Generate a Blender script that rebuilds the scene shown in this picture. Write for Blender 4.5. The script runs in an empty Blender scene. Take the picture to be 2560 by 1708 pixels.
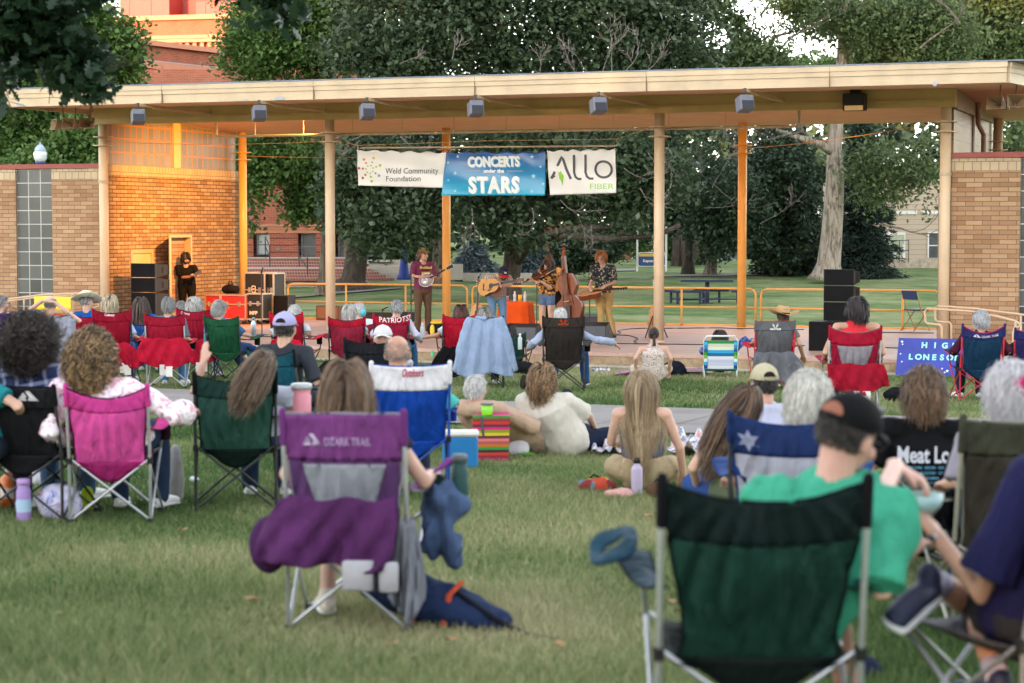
EXPO=3.62
import bpy,math,random
import numpy as np
from mathutils import Vector,Matrix
random.seed(7);rng=np.random.default_rng(7)
sc=bpy.context.scene
COL=sc.collection
R=math.radians
F=4978.0;PITCH=R(3.32);CAMZ=2.45
def ray(px,py):
 x=(px-1280)/F;y=(854-py)/F
 c,s=math.cos(PITCH),math.sin(PITCH)
 return Vector((x,c+y*s,y*c-s))
def at_Y(px,py,Y):
 d=ray(px,py);k=Y/d.y
 return Vector((d.x*k,Y,CAMZ+d.z*k))
def at_z(px,py,z):
 d=ray(px,py);k=(z-CAMZ)/d.z
 return Vector((d.x*k,d.y*k,z))
def at_X(px,Y):
 return(px-1280)/F*Y*1.0
TH=R(20.5);U=Vector((math.cos(TH),-math.sin(TH),0));V=Vector((math.sin(TH),math.cos(TH),0))
O=Vector((2.78,37.76,0));SZ=.25
TF=-3.4
def S(u,v,z=0):return O+U*u+V*v+Vector((0,0,z))
def toS(p):
 q=p-O;return Vector((q.dot(U),q.dot(V),p.z))
def on_v(px,py,v):
 d=ray(px,py);o=Vector((0,0,CAMZ))-O
 k=(v-o.dot(V))/d.dot(V)
 return toS(Vector((0,0,CAMZ))+d*k)
def on_u(px,py,u):
 d=ray(px,py);o=Vector((0,0,CAMZ))-O
 k=(u-o.dot(U))/d.dot(U)
 return toS(Vector((0,0,CAMZ))+d*k)
def on_floor(px,py,z=SZ):return toS(at_z(px,py,z))
_s=[-200,-110,-75,-30,0,8,16,20.5,25,28,33,60]
_z=[.55,.5,.42,.0,.0,.2,.36,.53,.65,.79,.97,1.25]
def zg(x,y):
 t=(x-O.x)*V.x+(y-O.y)*V.y-TF
 return float(np.interp(-t,_s,_z))
def zgv(x,y):
 t=(x-O.x)*V.x+(y-O.y)*V.y-TF
 return np.interp(-t,_s,_z)
def on_ground(px,py):
 z=.3
 for _ in range(25):
  p=at_z(px,py,z);z=.5*z+.5*zg(p.x,p.y)
 return at_z(px,py,z)
def gp(px,Y):
 x=at_X(px,Y);return Vector((x,Y,zg(x,Y)))
def _h(ix,iy,iz,s):
 n=(ix*374761393+iy*668265263+iz*2147483647+s*1274126177)&0xffffffff
 n=((n^(n>>13))*1274126177)&0xffffffff
 return((n^(n>>16))&0xffff)/65535.0
def vnoise(p,scale=1.0,seed=0):
 q=np.asarray(p,dtype=np.float64)*scale+1000.0
 i=np.floor(q).astype(np.int64);f=q-i;f=f*f*(3-2*f)
 r=0
 for dx in(0,1):
  for dy in(0,1):
   for dz in(0,1):
    w=(f[:,0]if dx else 1-f[:,0])*(f[:,1]if dy else 1-f[:,1])*(f[:,2]if dz else 1-f[:,2])
    r=r+w*_h(i[:,0]+dx,i[:,1]+dy,i[:,2]+dz,seed)
 return r
_mc={}
def nodes(m):
 m.use_nodes=True;nt=m.node_tree;nt.nodes.clear()
 out=nt.nodes.new('ShaderNodeOutputMaterial');b=nt.nodes.new('ShaderNodeBsdfPrincipled')
 nt.links.new(b.outputs[0],out.inputs[0]);return nt,b,out
def lin(c):
 return tuple(((v/12.92)if v<=.04045 else((v+.055)/1.055)**2.4)for v in c)
def rgb(h):
 h=h.lstrip('#');return lin(tuple(int(h[i:i+2],16)/255 for i in(0,2,4)))
def c4(c):return(c[0],c[1],c[2],1)
def ramp(nt,stops,interp='LINEAR'):
 r=nt.nodes.new('ShaderNodeValToRGB');e=r.color_ramp;e.interpolation=interp
 e.elements[0].position=stops[0][0];e.elements[0].color=c4(stops[0][1])
 e.elements[1].position=stops[1][0];e.elements[1].color=c4(stops[1][1])
 for p,c in stops[2:]:
  x=e.elements.new(p);x.color=c4(c)
 return r
def noi(nt,vec,scale,detail=3,rough=.55,dist=0):
 n=nt.nodes.new('ShaderNodeTexNoise');n.inputs['Scale'].default_value=scale
 n.inputs['Detail'].default_value=detail;n.inputs['Roughness'].default_value=rough
 n.inputs['Distortion'].default_value=dist
 nt.links.new(vec,n.inputs['Vector']);return n
def mapping(nt,vec,sc3=(1,1,1),rot=(0,0,0),loc=(0,0,0)):
 m=nt.nodes.new('ShaderNodeMapping');m.inputs['Scale'].default_value=sc3
 m.inputs['Rotation'].default_value=rot;m.inputs['Location'].default_value=loc
 nt.links.new(vec,m.inputs['Vector']);return m.outputs[0]
def bump(nt,b,h,strength=.3,dist=.01):
 u=nt.nodes.new('ShaderNodeBump');u.inputs['Strength'].default_value=strength
 u.inputs['Distance'].default_value=dist
 nt.links.new(h,u.inputs['Height']);nt.links.new(u.outputs[0],b.inputs['Normal']);return u
def mix(nt,f,a,b_,blend='MIX'):
 m=nt.nodes.new('ShaderNodeMix');m.data_type='RGBA';m.blend_type=blend
 for s,v in((m.inputs[0],f),(m.inputs[6],a),(m.inputs[7],b_)):
  if isinstance(v,(int,float)):s.default_value=v
  elif isinstance(v,(tuple,list)):s.default_value=c4(v)
  else:nt.links.new(v,s)
 return m.outputs[2]
def mat(name,col,rough=.6,var=.15,vs=5,bmp=.25,bs=60,bd=.004,metal=0,spec=.4,stretch=(1,1,1),coat=0,wr=0):
 if isinstance(col,str):col=rgb(col)
 key=(name,tuple(round(c,4)for c in col),rough,var,vs,bmp,bs,metal,wr)
 if key in _mc:return _mc[key]
 m=bpy.data.materials.new(name);nt,b,out=nodes(m)
 tc=nt.nodes.new('ShaderNodeTexCoord');v=mapping(nt,tc.outputs['Object'],stretch)
 n=noi(nt,v,vs,4)
 r=ramp(nt,[(.3,tuple(c*(1-var)for c in col)),(.7,tuple(min(1,c*(1+var))for c in col))])
 nt.links.new(n.outputs[0],r.inputs[0]);nt.links.new(r.outputs[0],b.inputs['Base Color'])
 b.inputs['Roughness'].default_value=rough;b.inputs['Metallic'].default_value=metal
 b.inputs['Specular IOR Level'].default_value=spec
 if coat:b.inputs['Coat Weight'].default_value=coat
 if bmp:
  n2=noi(nt,v,bs,2)
  u=bump(nt,b,n2.outputs[0],bmp,bd)
  if wr:
   n3=noi(nt,mapping(nt,tc.outputs['Object'],(1.6,1.6,.55)),9,2,.5,.6)
   u2=nt.nodes.new('ShaderNodeBump');u2.inputs['Strength'].default_value=wr;u2.inputs['Distance'].default_value=.03
   nt.links.new(n3.outputs[0],u2.inputs['Height']);nt.links.new(u2.outputs[0],u.inputs['Normal'])
 _mc[key]=m;return m
def cloth(col,name='fabric',wr=.35,var=.12,rough=.85,vs=4):return mat(name,col,rough,var,vs,.25,260,.002,0,.15,(1,1,1),0,wr)
def metal(col=(.45,.46,.48),rough=.35):return mat('metal',col,rough,.06,10,.05,90,.001,.85,.5)
def plastic(col,rough=.4,name='plastic'):return mat(name,col,rough,.08,8,.06,120,.001,0,.45)
def paint(col,rough=.45,name='paint',var=.06):return mat(name,col,rough,var,2.2,.12,40,.002,0,.4)
class MB:
 def __init__(s):s.v=[];s.f=[];s.m=[];s.cm=0
 def add(s,vs,fs):
  o=len(s.v);s.v+=[tuple(p)for p in vs];s.f+=[tuple(i+o for i in f)for f in fs];s.m+=[s.cm]*len(fs);return s
 def box(s,c,d,M=None,bev=0):
  x,y,z=d[0]/2,d[1]/2,d[2]/2;c=Vector(c)
  if bev and min(x,y,z)>bev:
   b=bev;pts=[]
   for sx in(-1,1):
    for sy in(-1,1):
     for sz in(-1,1):
      pts+=[(sx*(x-b),sy*(y-b),sz*z),(sx*(x-b),sy*y,sz*(z-b)),(sx*x,sy*(y-b),sz*(z-b))]
   import bmesh
   bm=bmesh.new();[bm.verts.new(p)for p in pts];bmesh.ops.convex_hull(bm,input=bm.verts)
   bm.verts.index_update()
   vs=[v.co.copy()for v in bm.verts];fs=[[v.index for v in f.verts]for f in bm.faces];bm.free()
  else:
   vs=[Vector((a*x,b*y,e*z))for a in(-1,1)for b in(-1,1)for e in(-1,1)]
   fs=[(0,1,3,2),(4,6,7,5),(0,4,5,1),(2,3,7,6),(0,2,6,4),(1,5,7,3)]
  vs=[((M@p)if M else p)+c for p in vs]
  return s.add(vs,fs)
 def grid(s,fn,nu,nv):
  vs=[fn(i/nu,j/nv)for j in range(nv+1)for i in range(nu+1)]
  fs=[(j*(nu+1)+i,j*(nu+1)+i+1,(j+1)*(nu+1)+i+1,(j+1)*(nu+1)+i)for j in range(nv)for i in range(nu)]
  return s.add(vs,fs)
 def sheet(s,fn,nu,nv,t=.004):
  a=[Vector(fn(i/nu,j/nv))for j in range(nv+1)for i in range(nu+1)]
  W=nu+1;ns=[]
  for j in range(nv+1):
   for i in range(W):
    i0,i1=max(i-1,0),min(i+1,nu);j0,j1=max(j-1,0),min(j+1,nv)
    n=(a[j*W+i1]-a[j*W+i0]).cross(a[j1*W+i]-a[j0*W+i])
    ns.append(n.normalized()if n.length>1e-9 else Vector((0,0,1)))
  b=[p-n*t for p,n in zip(a,ns)];k=len(a)
  fs=[]
  for j in range(nv):
   for i in range(nu):
    q=(j*W+i,j*W+i+1,(j+1)*W+i+1,(j+1)*W+i);fs.append(q);fs.append(tuple(x+k for x in reversed(q)))
  for i in range(nu):
   fs.append((i+1,i,i+k,i+1+k));q=nv*W;fs.append((q+i,q+i+1,q+i+1+k,q+i+k))
  for j in range(nv):
   fs.append((j*W,(j+1)*W,(j+1)*W+k,j*W+k));q=nu;fs.append(((j+1)*W+q,j*W+q,j*W+q+k,(j+1)*W+q+k))
  return s.add(a+b,fs)
 def sweep(s,pts,rad,n=10,side=(1,0,0),caps='round',flat=None):
  pts=[Vector(p)for p in pts];rad=[(r if isinstance(r,(tuple,list))else(r,r))for r in(rad if isinstance(rad,(list,tuple))else[rad]*len(pts))]
  P,Q,T=[],[],[]
  def tan(i):
   a=pts[max(i-1,0)];b=pts[min(i+1,len(pts)-1)];t=b-a
   return t.normalized()if t.length>1e-9 else Vector((0,0,1))
  t0,t1=tan(0),tan(len(pts)-1)
  if caps=='round':
   r=sum(rad[0])/2
   for a in(80,55,28):P.append(pts[0]-t0*r*math.sin(R(a)));Q.append((rad[0][0]*math.cos(R(a)),rad[0][1]*math.cos(R(a))));T.append(t0)
  for i,p in enumerate(pts):P.append(p);Q.append(rad[i]);T.append(tan(i))
  if caps=='round':
   r=sum(rad[-1])/2
   for a in(28,55,80):P.append(pts[-1]+t1*r*math.sin(R(a)));Q.append((rad[-1][0]*math.cos(R(a)),rad[-1][1]*math.cos(R(a))));T.append(t1)
  sd=Vector(side);vs=[]
  for p,q,t in zip(P,Q,T):
   x=sd-t*sd.dot(t)
   if x.length<.15:x=Vector((0,1,0))-t*t.y
   if x.length<.15:x=Vector((0,0,1))-t*t.z
   x.normalize();y=t.cross(x)
   for k in range(n):
    a=2*math.pi*k/n;vs.append(p+x*q[0]*math.cos(a)+y*q[1]*math.sin(a))
  m=len(P);fs=[(j*n+k,j*n+(k+1)%n,(j+1)*n+(k+1)%n,(j+1)*n+k)for j in range(m-1)for k in range(n)]
  if caps:fs+=[tuple(reversed(range(n))),tuple((m-1)*n+k for k in range(n))]
  return s.add(vs,fs)
 def tube(s,pts,r,n=8):return s.sweep(pts,r,n,caps='flat')
 def lathe(s,prof,c=(0,0,0),n=20,M=None,cap=True):
  c=Vector(c);vs=[]
  for r,z in prof:
   for k in range(n):
    a=2*math.pi*k/n;p=Vector((r*math.cos(a),r*math.sin(a),z));vs.append((M@p if M else p)+c)
  m=len(prof);fs=[(j*n+k,j*n+(k+1)%n,(j+1)*n+(k+1)%n,(j+1)*n+k)for j in range(m-1)for k in range(n)]
  if cap:fs+=[tuple(reversed(range(n))),tuple((m-1)*n+k for k in range(n))]
  return s.add(vs,fs)
 def ell(s,c,r,n=14,m=9,M=None):
  c=Vector(c);vs=[]
  for j in range(m+1):
   t=math.pi*(j+.02)/(m+.04)
   for k in range(n):
    a=2*math.pi*k/n;p=Vector((r[0]*math.sin(t)*math.cos(a),r[1]*math.sin(t)*math.sin(a),-r[2]*math.cos(t)))
    vs.append((M@p if M else p)+c)
  fs=[(j*n+k,j*n+(k+1)%n,(j+1)*n+(k+1)%n,(j+1)*n+k)for j in range(m)for k in range(n)]
  fs+=[tuple(reversed(range(n))),tuple(m*n+k for k in range(n))]
  return s.add(vs,fs)
 def prism(s,poly,h0,h1,f=lambda a,b,h:(a,h,b)):
  n=len(poly);vs=[f(a,b,h0)for a,b in poly]+[f(a,b,h1)for a,b in poly]
  fs=[tuple(range(n)),tuple(reversed(range(n,2*n)))]+[(i,i+n,(i+1)%n+n,(i+1)%n)for i in range(n)]
  return s.add(vs,fs)
 def build(s,name,mats,parent=None,smooth=False,loc=None,kind=None):
  me=bpy.data.meshes.new(name);me.from_pydata(s.v,[],s.f)
  mats=mats if isinstance(mats,(list,tuple))else[mats]
  for m in mats:me.materials.append(m)
  if len(mats)>1:me.polygons.foreach_set('material_index',s.m)
  if smooth:me.polygons.foreach_set('use_smooth',[True]*len(me.polygons))
  me.update();me.validate()
  o=bpy.data.objects.new(name,me);COL.objects.link(o)
  if parent:o.parent=parent
  if loc is not None:o.location=loc
  if kind:o['kind']=kind
  return o
def obj_np(name,vs,fs,mats,parent=None,attr=None,smooth=False):
 me=bpy.data.meshes.new(name);vs=np.asarray(vs,dtype=np.float32);fs=np.asarray(fs,dtype=np.int32)
 n,k=fs.shape
 me.vertices.add(len(vs));me.vertices.foreach_set('co',vs.ravel())
 me.loops.add(n*k);me.loops.foreach_set('vertex_index',fs.ravel())
 me.polygons.add(n);me.polygons.foreach_set('loop_start',np.arange(0,n*k,k,dtype=np.int32))
 me.update(calc_edges=True)
 if smooth:me.polygons.foreach_set('use_smooth',np.ones(n,dtype=bool))
 if attr is not None:
  a=me.attributes.new('rnd','FLOAT','FACE');a.data.foreach_set('value',np.asarray(attr,dtype=np.float32))
 for m in(mats if isinstance(mats,(list,tuple))else[mats]):me.materials.append(m)
 o=bpy.data.objects.new(name,me);COL.objects.link(o)
 if parent:o.parent=parent
 return o
def thing(name,label,cat,loc=(0,0,0),rz=0,group=None,scale=None):
 o=bpy.data.objects.new(name,None);COL.objects.link(o);o.empty_display_size=.1
 o.location=loc;o.rotation_euler=(0,0,rz);o['label']=label;o['category']=cat
 if group:o['group']=group
 if scale:o.scale=(scale,)*3
 return o
def tag(o,label,cat,group=None):
 o['label']=label;o['category']=cat
 if group:o['group']=group
 return o
def fuse(name,mb,voxel,mt,parent,smooth=2,wr=0,wsc=7,seed=0,cut=None):
 """one continuous skin over overlapping closed shapes"""
 me=bpy.data.meshes.new('tmp');me.from_pydata(mb.v,[],mb.f);me.update()
 t=bpy.data.objects.new('tmp',me);COL.objects.link(t)
 r=t.modifiers.new('r','REMESH');r.mode='VOXEL';r.voxel_size=voxel
 if smooth:q=t.modifiers.new('s','SMOOTH');q.factor=.5;q.iterations=smooth
 dg=bpy.context.evaluated_depsgraph_get();ev=t.evaluated_get(dg)
 new=bpy.data.meshes.new_from_object(ev)
 bpy.data.objects.remove(t);bpy.data.meshes.remove(me)
 n=len(new.vertices);co=np.empty(n*3,dtype=np.float32);new.vertices.foreach_get('co',co);co=co.reshape(-1,3)
 if wr:
  no=np.empty(n*3,dtype=np.float32);new.vertex_normals.foreach_get('vector',no);no=no.reshape(-1,3)
  q=co*np.array([1.5,1.5,.8])+seed
  d=(vnoise(q,wsc,seed)-.5)+.5*(vnoise(q,wsc*2.3,seed+1)-.5)
  d=np.sign(d)*np.abs(d)**.8
  co=co+no*(d*wr*2)[:,None]
  new.vertices.foreach_set('co',co.ravel().astype(np.float32))
 new.polygons.foreach_set('use_smooth',np.ones(len(new.polygons),dtype=bool))
 new.materials.clear();new.materials.append(mt);new.update();new.name=name
 o=bpy.data.objects.new(name,new);COL.objects.link(o);o.parent=parent
 return o
def text_obj(name,s,size,mt,parent,loc,rot=(R(90),0,0),ext=.002,bold=0,sx=1,align='CENTER',space=1,shear=0):
 c=bpy.data.curves.new('txt','FONT');c.body=s;c.size=size;c.extrude=ext;c.offset=bold
 c.align_x=align;c.space_character=space;c.shear=shear;c.resolution_u=3
 t=bpy.data.objects.new('txt',c);COL.objects.link(t)
 me=bpy.data.meshes.new_from_object(t.evaluated_get(bpy.context.evaluated_depsgraph_get()))
 bpy.data.objects.remove(t);bpy.data.curves.remove(c)
 me.materials.clear();me.materials.append(mt);me.name=name
 if sx!=1:
  for v in me.vertices:v.co.x*=sx
 o=bpy.data.objects.new(name,me);COL.objects.link(o);o.parent=parent
 o.location=loc;o.rotation_euler=rot
 return o
def bend(o,fn):
 M=Matrix.LocRotScale(o.location,o.rotation_euler,o.scale)
 for v in o.data.vertices:v.co=Vector(fn(M@v.co))
 o.location=(0,0,0);o.rotation_euler=(0,0,0);return o
def star(r,n=5,ir=.42):
 return[((r if k%2==0 else r*ir)*math.sin(math.pi*k/n),(r if k%2==0 else r*ir)*math.cos(math.pi*k/n))for k in range(2*n)]
def brick_mat(name,c1,c2,mortar,axis='x',w=.30,h=.085,ms=.006,seed=0,bias=0,stain=.25):
 m=bpy.data.materials.new(name);nt,b,out=nodes(m)
 tc=nt.nodes.new('ShaderNodeTexCoord');sp=nt.nodes.new('ShaderNodeSeparateXYZ');nt.links.new(tc.outputs['Object'],sp.inputs[0])
 cb=nt.nodes.new('ShaderNodeCombineXYZ');nt.links.new(sp.outputs[0 if axis=='x' else 1],cb.inputs[0]);nt.links.new(sp.outputs[2],cb.inputs[1])
 bt=nt.nodes.new('ShaderNodeTexBrick');nt.links.new(cb.outputs[0],bt.inputs['Vector'])
 bt.inputs['Scale'].default_value=1;bt.inputs['Brick Width'].default_value=w;bt.inputs['Row Height'].default_value=h
 bt.inputs['Mortar Size'].default_value=ms;bt.inputs['Mortar Smooth'].default_value=.2;bt.inputs['Bias'].default_value=bias
 bt.inputs['Color1'].default_value=c4(c1);bt.inputs['Color2'].default_value=c4(c2);bt.inputs['Mortar'].default_value=c4(mortar)
 n=noi(nt,tc.outputs['Object'],1.1,4);n2=noi(nt,tc.outputs['Object'],35,3)
 a=mix(nt,stain,bt.outputs[0],ramp_out(nt,n.outputs[0],[(.3,(.35,.33,.31)),(.65,(1,1,1))]),'MULTIPLY')
 a=mix(nt,.25,a,ramp_out(nt,n2.outputs[0],[(.3,(.6,.6,.6)),(.7,(1,1,1))]),'MULTIPLY')
 nt.links.new(a,b.inputs['Base Color']);b.inputs['Roughness'].default_value=.85;b.inputs['Specular IOR Level'].default_value=.2
 iv=nt.nodes.new('ShaderNodeMath');iv.operation='SUBTRACT';iv.inputs[0].default_value=1;nt.links.new(bt.outputs['Fac'],iv.inputs[1])
 bump(nt,b,iv.outputs[0],.6,.008);return m
def ramp_out(nt,src,stops):
 r=ramp(nt,stops);nt.links.new(src,r.inputs[0]);return r.outputs[0]
def glassblock_mat(name,c1,c2,wx,wz,axis='x',ox=0,oz=0,joint=(.62,.6,.56),js=.012,rib=70):
 m=bpy.data.materials.new(name);nt,b,out=nodes(m)
 tc=nt.nodes.new('ShaderNodeTexCoord');sp=nt.nodes.new('ShaderNodeSeparateXYZ');nt.links.new(tc.outputs['Object'],sp.inputs[0])
 cb=nt.nodes.new('ShaderNodeCombineXYZ');nt.links.new(sp.outputs[0 if axis=='x' else 1],cb.inputs[0]);nt.links.new(sp.outputs[2],cb.inputs[1])
 v=mapping(nt,cb.outputs[0],(1,1,1),(0,0,0),(-ox,-oz,0))
 bt=nt.nodes.new('ShaderNodeTexBrick');bt.offset=0;nt.links.new(v,bt.inputs['Vector']);bt.inputs['Scale'].default_value=1
 bt.inputs['Brick Width'].default_value=wx;bt.inputs['Row Height'].default_value=wz;bt.inputs['Mortar Size'].default_value=js;bt.inputs['Mortar Smooth'].default_value=.1
 bt.inputs['Color1'].default_value=c4(c1);bt.inputs['Color2'].default_value=c4(c2);bt.inputs['Mortar'].default_value=c4(joint)
 w=nt.nodes.new('ShaderNodeTexWave');w.bands_direction='X';w.inputs['Scale'].default_value=rib/3;w.inputs['Distortion'].default_value=.4;nt.links.new(v,w.inputs['Vector'])
 a=mix(nt,.45,bt.outputs[0],ramp_out(nt,w.outputs[1],[(.2,(.35,.35,.35)),(.8,(1,1,1))]),'MULTIPLY')
 a=mix(nt,bt.outputs['Fac'],a,joint)
 nt.links.new(a,b.inputs['Base Color']);b.inputs['Roughness'].default_value=.18;b.inputs['Specular IOR Level'].default_value=.6
 bump(nt,b,w.outputs[1],.3,.01);return m
M_brick=brick_mat('tan_brick',(.50,.32,.19),(.34,.185,.10),(.17,.12,.09),'x')
M_brick_y=brick_mat('tan_brick',(.48,.31,.16),(.30,.165,.07),(.10,.065,.045),'y',ms=.010)
M_head=brick_mat('cream_header_brick',(.60,.47,.32),(.52,.40,.26),(.2,.16,.13),'x',.155,.24,.006)
M_head_y=brick_mat('cream_header_brick',(.58,.44,.27),(.50,.37,.22),(.2,.15,.1),'y',.13,.24,.006)
M_cream=paint((.53,.40,.265),.42,'cream_paint',.14)
M_cream_shade=paint((.50,.36,.15),.5,'cream_paint_shade',.1)  # same cream paint as the fascia, beam shade put into the colour
M_ceil=paint((.70,.42,.29),.6,'peach_paint',.08)
M_orange=paint((.76,.43,.12),.4,'orange_paint',.06)
M_tan=paint((.60,.42,.28),.4,'tan_paint',.06)
M_red=paint((.27,.05,.04),.4,'red_metal',.1)
M_grey=paint((.15,.155,.20),.5,'grey_housing')
M_black=plastic((.006,.006,.007),.45,'black_plastic')
M_blackm=mat('black_grille',(.006,.006,.007),.8,.2,8,.5,400,.002,0,.15)
M_dark=paint((.03,.03,.033),.4,'dark_metal')
M_white=paint((.75,.75,.74),.4,'white_paint')
zC=4.58;zB=4.905;zF=4.80;zR=4.62
VF=-2.7;VR=6.1;VCR=5.55
uL=on_v(262,700,0).x;uA=on_v(826,700,0).x;uB=on_v(1647,700,0).x;uR=on_v(2360,700,0).x
shell=thing('bandshell','tan brick open air bandshell with flat cream roof on slim columns','bandstand',O,-TH)
ufl=on_v(20,256,VF).x;ufr=on_v(2517,195,VF).x
def soff(v):return float(np.interp(v,[VF,-.3,.3,VR],[zF,zB,zB,zR]))
mb=MB()
for v0,v1 in((VF+.02,-.3),(-.3,.3),(.3,VR-.02)):
 f=lambda v:ufr-.02+(v-VF)*.17
 a=[(ufl+.02,v0,soff(v0)+.003),(f(v0),v0,soff(v0)+.003),(f(v1),v1,soff(v1)+.003),(ufl+.02,v1,soff(v1)+.003)]
 b_=[(x,y,5.12+.02)for x,y,z in a]
 mb.add(a+b_,[(3,2,1,0),(4,5,6,7),(0,1,5,4),(1,2,6,5),(2,3,7,6),(3,0,4,7)])
mb.build('ceiling',M_ceil,shell)
mb=MB()
seg=[(zF,zF+.165,0),(zF+.165,zF+.25,.022),(zF+.25,zF+.345,.04)]
for z0,z1,pr in seg:
 mb.box(((ufl+ufr)/2,VF-.01-pr,(z0+z1)/2),(ufr-ufl+pr,.06,z1-z0-.003))
mb.build('fascia',M_cream,shell)
mb=MB()
for i in range(1,6):mb.box((ufl+(ufr-ufl)*i/6+.3,VF-.046,zF+.17),(.008,.074,.343))
mb.build('panel_joint',paint((.25,.18,.11),.6),shell)
mb=MB()
L=VR-VF;M_side=Matrix.Rotation(-math.atan(.17),3,'Z')
for z0,z1,pr in seg:
 mb.box((ufr+.17*L/2+.02+pr*.7,(VF+VR)/2,(z0+z1)/2),(.06,L*1.014,z1-z0-.003),M_side)
MB().box((ufl-.01,(VF+VR)/2,zF+.17),(.05,L-.1,.34)).build('side_fascia',M_cream,shell)
mb.build('side_fascia',M_cream,shell)
mb=MB();mb.box(((ufl+ufr)/2,VF-.035,zF+.355),(ufr-ufl+.14,.12,.018))
mb.box(((ufl+ufr)/2+.6,(VF+VR)/2,zF+.362),(ufr-ufl+.5,L+.05,.02));mb.build('roof_edge',paint((.16,.2,.27),.4,'blue_grey_metal'),shell)
mb=MB()
for px,py,w,h in((50,262,30,9),(700,246,34,10),(612,250,20,5),(2337,209,12,13)):
 q=on_v(px,py,VF-.045);k=.0073
 pts=[]
 for i in range(11):
  a=2*math.pi*i/11;rr=.75+.35*random.random();pts.append((q.x+w*k*.5*rr*math.cos(a),q.z+h*k*.5*rr*math.sin(a)))
 mb.prism(pts,VF-.043,VF-.05)
mb.build('peeled_patch',paint((.33,.37,.43),.6,'bare_primer',.2),shell)
mb=MB();mb.box(((uL+uR)/2,-.02,(zC+zB)/2),(uR-uL+.36,.24,zB-zC+.01));mb.box(((uL+uR)/2,-.155,zC+.12),(uR-uL+.36,.02,.02));mb.build('front_beam',M_cream_shade,shell)
mb=MB();mb.box((uR+.1,2.9,zC+.14),(.16,5.5,.34));MB().box((uL-.05,2.9,zC+.2),(.12,5.5,.22)).build('side_beam',M_cream_shade,shell);mb.build('side_beam',paint((.33,.23,.16),.5,'brown_paint'),shell)
def column(u,v,m,top,r=.097,cz=(4.13,4.31),base=SZ):
 mb=MB();mb.lathe([(r,base),(r,top)],(u,v,0),24)
 c=mb.build('column',m,shell,smooth=False)
 for p in c.data.polygons:p.use_smooth=len(p.vertices)==4
 for z in cz:MB().lathe([(.0,z),(r*2.15,z),(r*2.15,z+.016),(0,z+.016)],(u,v,0),20,cap=False).build('collar',m,c)
 MB().lathe([(r+.012,base+.0),(r+.012,base+.02),(r+.002,base+.03)],(u,v,0),20,cap=False).build('base_ring',m,c)
for u in(uL,uA,uB,uR):column(u,0,paint((.68,.51,.34),.42,'column_cream'),zC-.004,.098)
urear=[on_v(px,600,VCR).x for px in(608,1116,1855)]
for u in urear:column(u,VCR,M_orange,soff(VCR),.095,(4.0,4.17))
column(uR+.25,VCR,M_tan,soff(VCR),.095,(4.0,4.17))
mb=MB()
for u,z in((uL,3.35),(uR,3.35)):mb.lathe([(.112,z),(.112,z+.06)],(u,0,0),20)
mb.build('column_band',M_cream,shell)
uW=uL+.03
dv0=on_u(421,650,uW).y;dv1=on_u(478,650,uW).y;dz=on_u(450,587,uW).z
hv0=on_u(325,650,uW).y;hv1=on_u(381,650,uW).y;hz=on_u(352,624,uW).z
zCL=3.75
def wallseg(mb,u0,u1,v0,v1,z0,z1):mb.box(((u0+u1)/2,(v0+v1)/2,(z0+z1)/2),(u1-u0,v1-v0,z1-z0))
wt=.28;mb=MB();v1W=on_u(599,600,uW).y
wallseg(mb,uW-wt,uW,.1,hv0,0,zCL-.22);wallseg(mb,uW-wt,uW,hv0,hv1,0,.9+SZ);wallseg(mb,uW-wt,uW,hv0,hv1,hz,zCL-.22)
wallseg(mb,uW-wt,uW,hv1,dv0,0,zCL-.22);wallseg(mb,uW-wt,uW,dv0,dv1,dz,zCL-.22);wallseg(mb,uW-wt,uW,dv1,v1W,0,zCL-.22)
mb.build('side_wall',M_brick_y,shell)
mb=MB();wallseg(mb,uW-wt,uW+.012,.1,v1W,zCL-.217,zCL-.004);mb.build('header_course',M_head_y,shell)
mb=MB();wallseg(mb,uW-.1,uW+.002,hv0+.08,hv1-.08,SZ+.9,hz-.08);mb.build('hatch',paint((.62,.38,.18),.5),shell)
mb=MB()
for a,b_ in((hv0,hv0+.08),(hv1-.08,hv1)):wallseg(mb,uW-.12,uW+.03,a,b_,SZ+.9,hz)
wallseg(mb,uW-.12,uW+.032,hv0+.08,hv1-.08,hz-.08,hz);mb.build('hatch_frame',paint((.55,.33,.16),.5),shell)
mb=MB();fw=.06
for a,b_ in((dv0,dv0+fw),(dv1-fw,dv1)):wallseg(mb,uW-wt-.01,uW+.03,a,b_,SZ,dz)
wallseg(mb,uW-wt-.01,uW+.032,dv0+fw,dv1-fw,dz-fw,dz);mb.build('door_frame',paint((.60,.38,.19),.5),shell)
dl=thing('door','x','x',(uW+.035,dv0+.03,SZ),R(-60));dl.parent=shell
for k in('label','category'):del dl[k]
mb=MB();mb.box((.42,0,.98),(.84,.045,1.94),bev=.004);mb.build('door_leaf',paint((.62,.40,.24),.5),dl)
mb=MB();mb.tube([(.77,.0,.92),(.77,.08,.92),(.70,.08,.92)],.012);mb.box((.78,0,.95),(.06,.06,.22));mb.build('door_handle',metal(),dl)
mb=MB();wallseg(mb,uW-2.2,uW-2.1,dv0-1.5,dv1+1.5,0,3.4);mb.build('room_wall',paint((.015,.012,.01),.9,'room_shade'),shell)  # darkness of the unlit room put into this wall colour
wv=.20;gl=glassblock_mat('glass_block_clear',(.27,.27,.27),(.21,.21,.205),.24,.29,'y',.12,zCL-.02,(.45,.20,.04),.02,60)
pv=(on_u(434,380,uW).y,on_u(451,380,uW).y)
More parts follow.
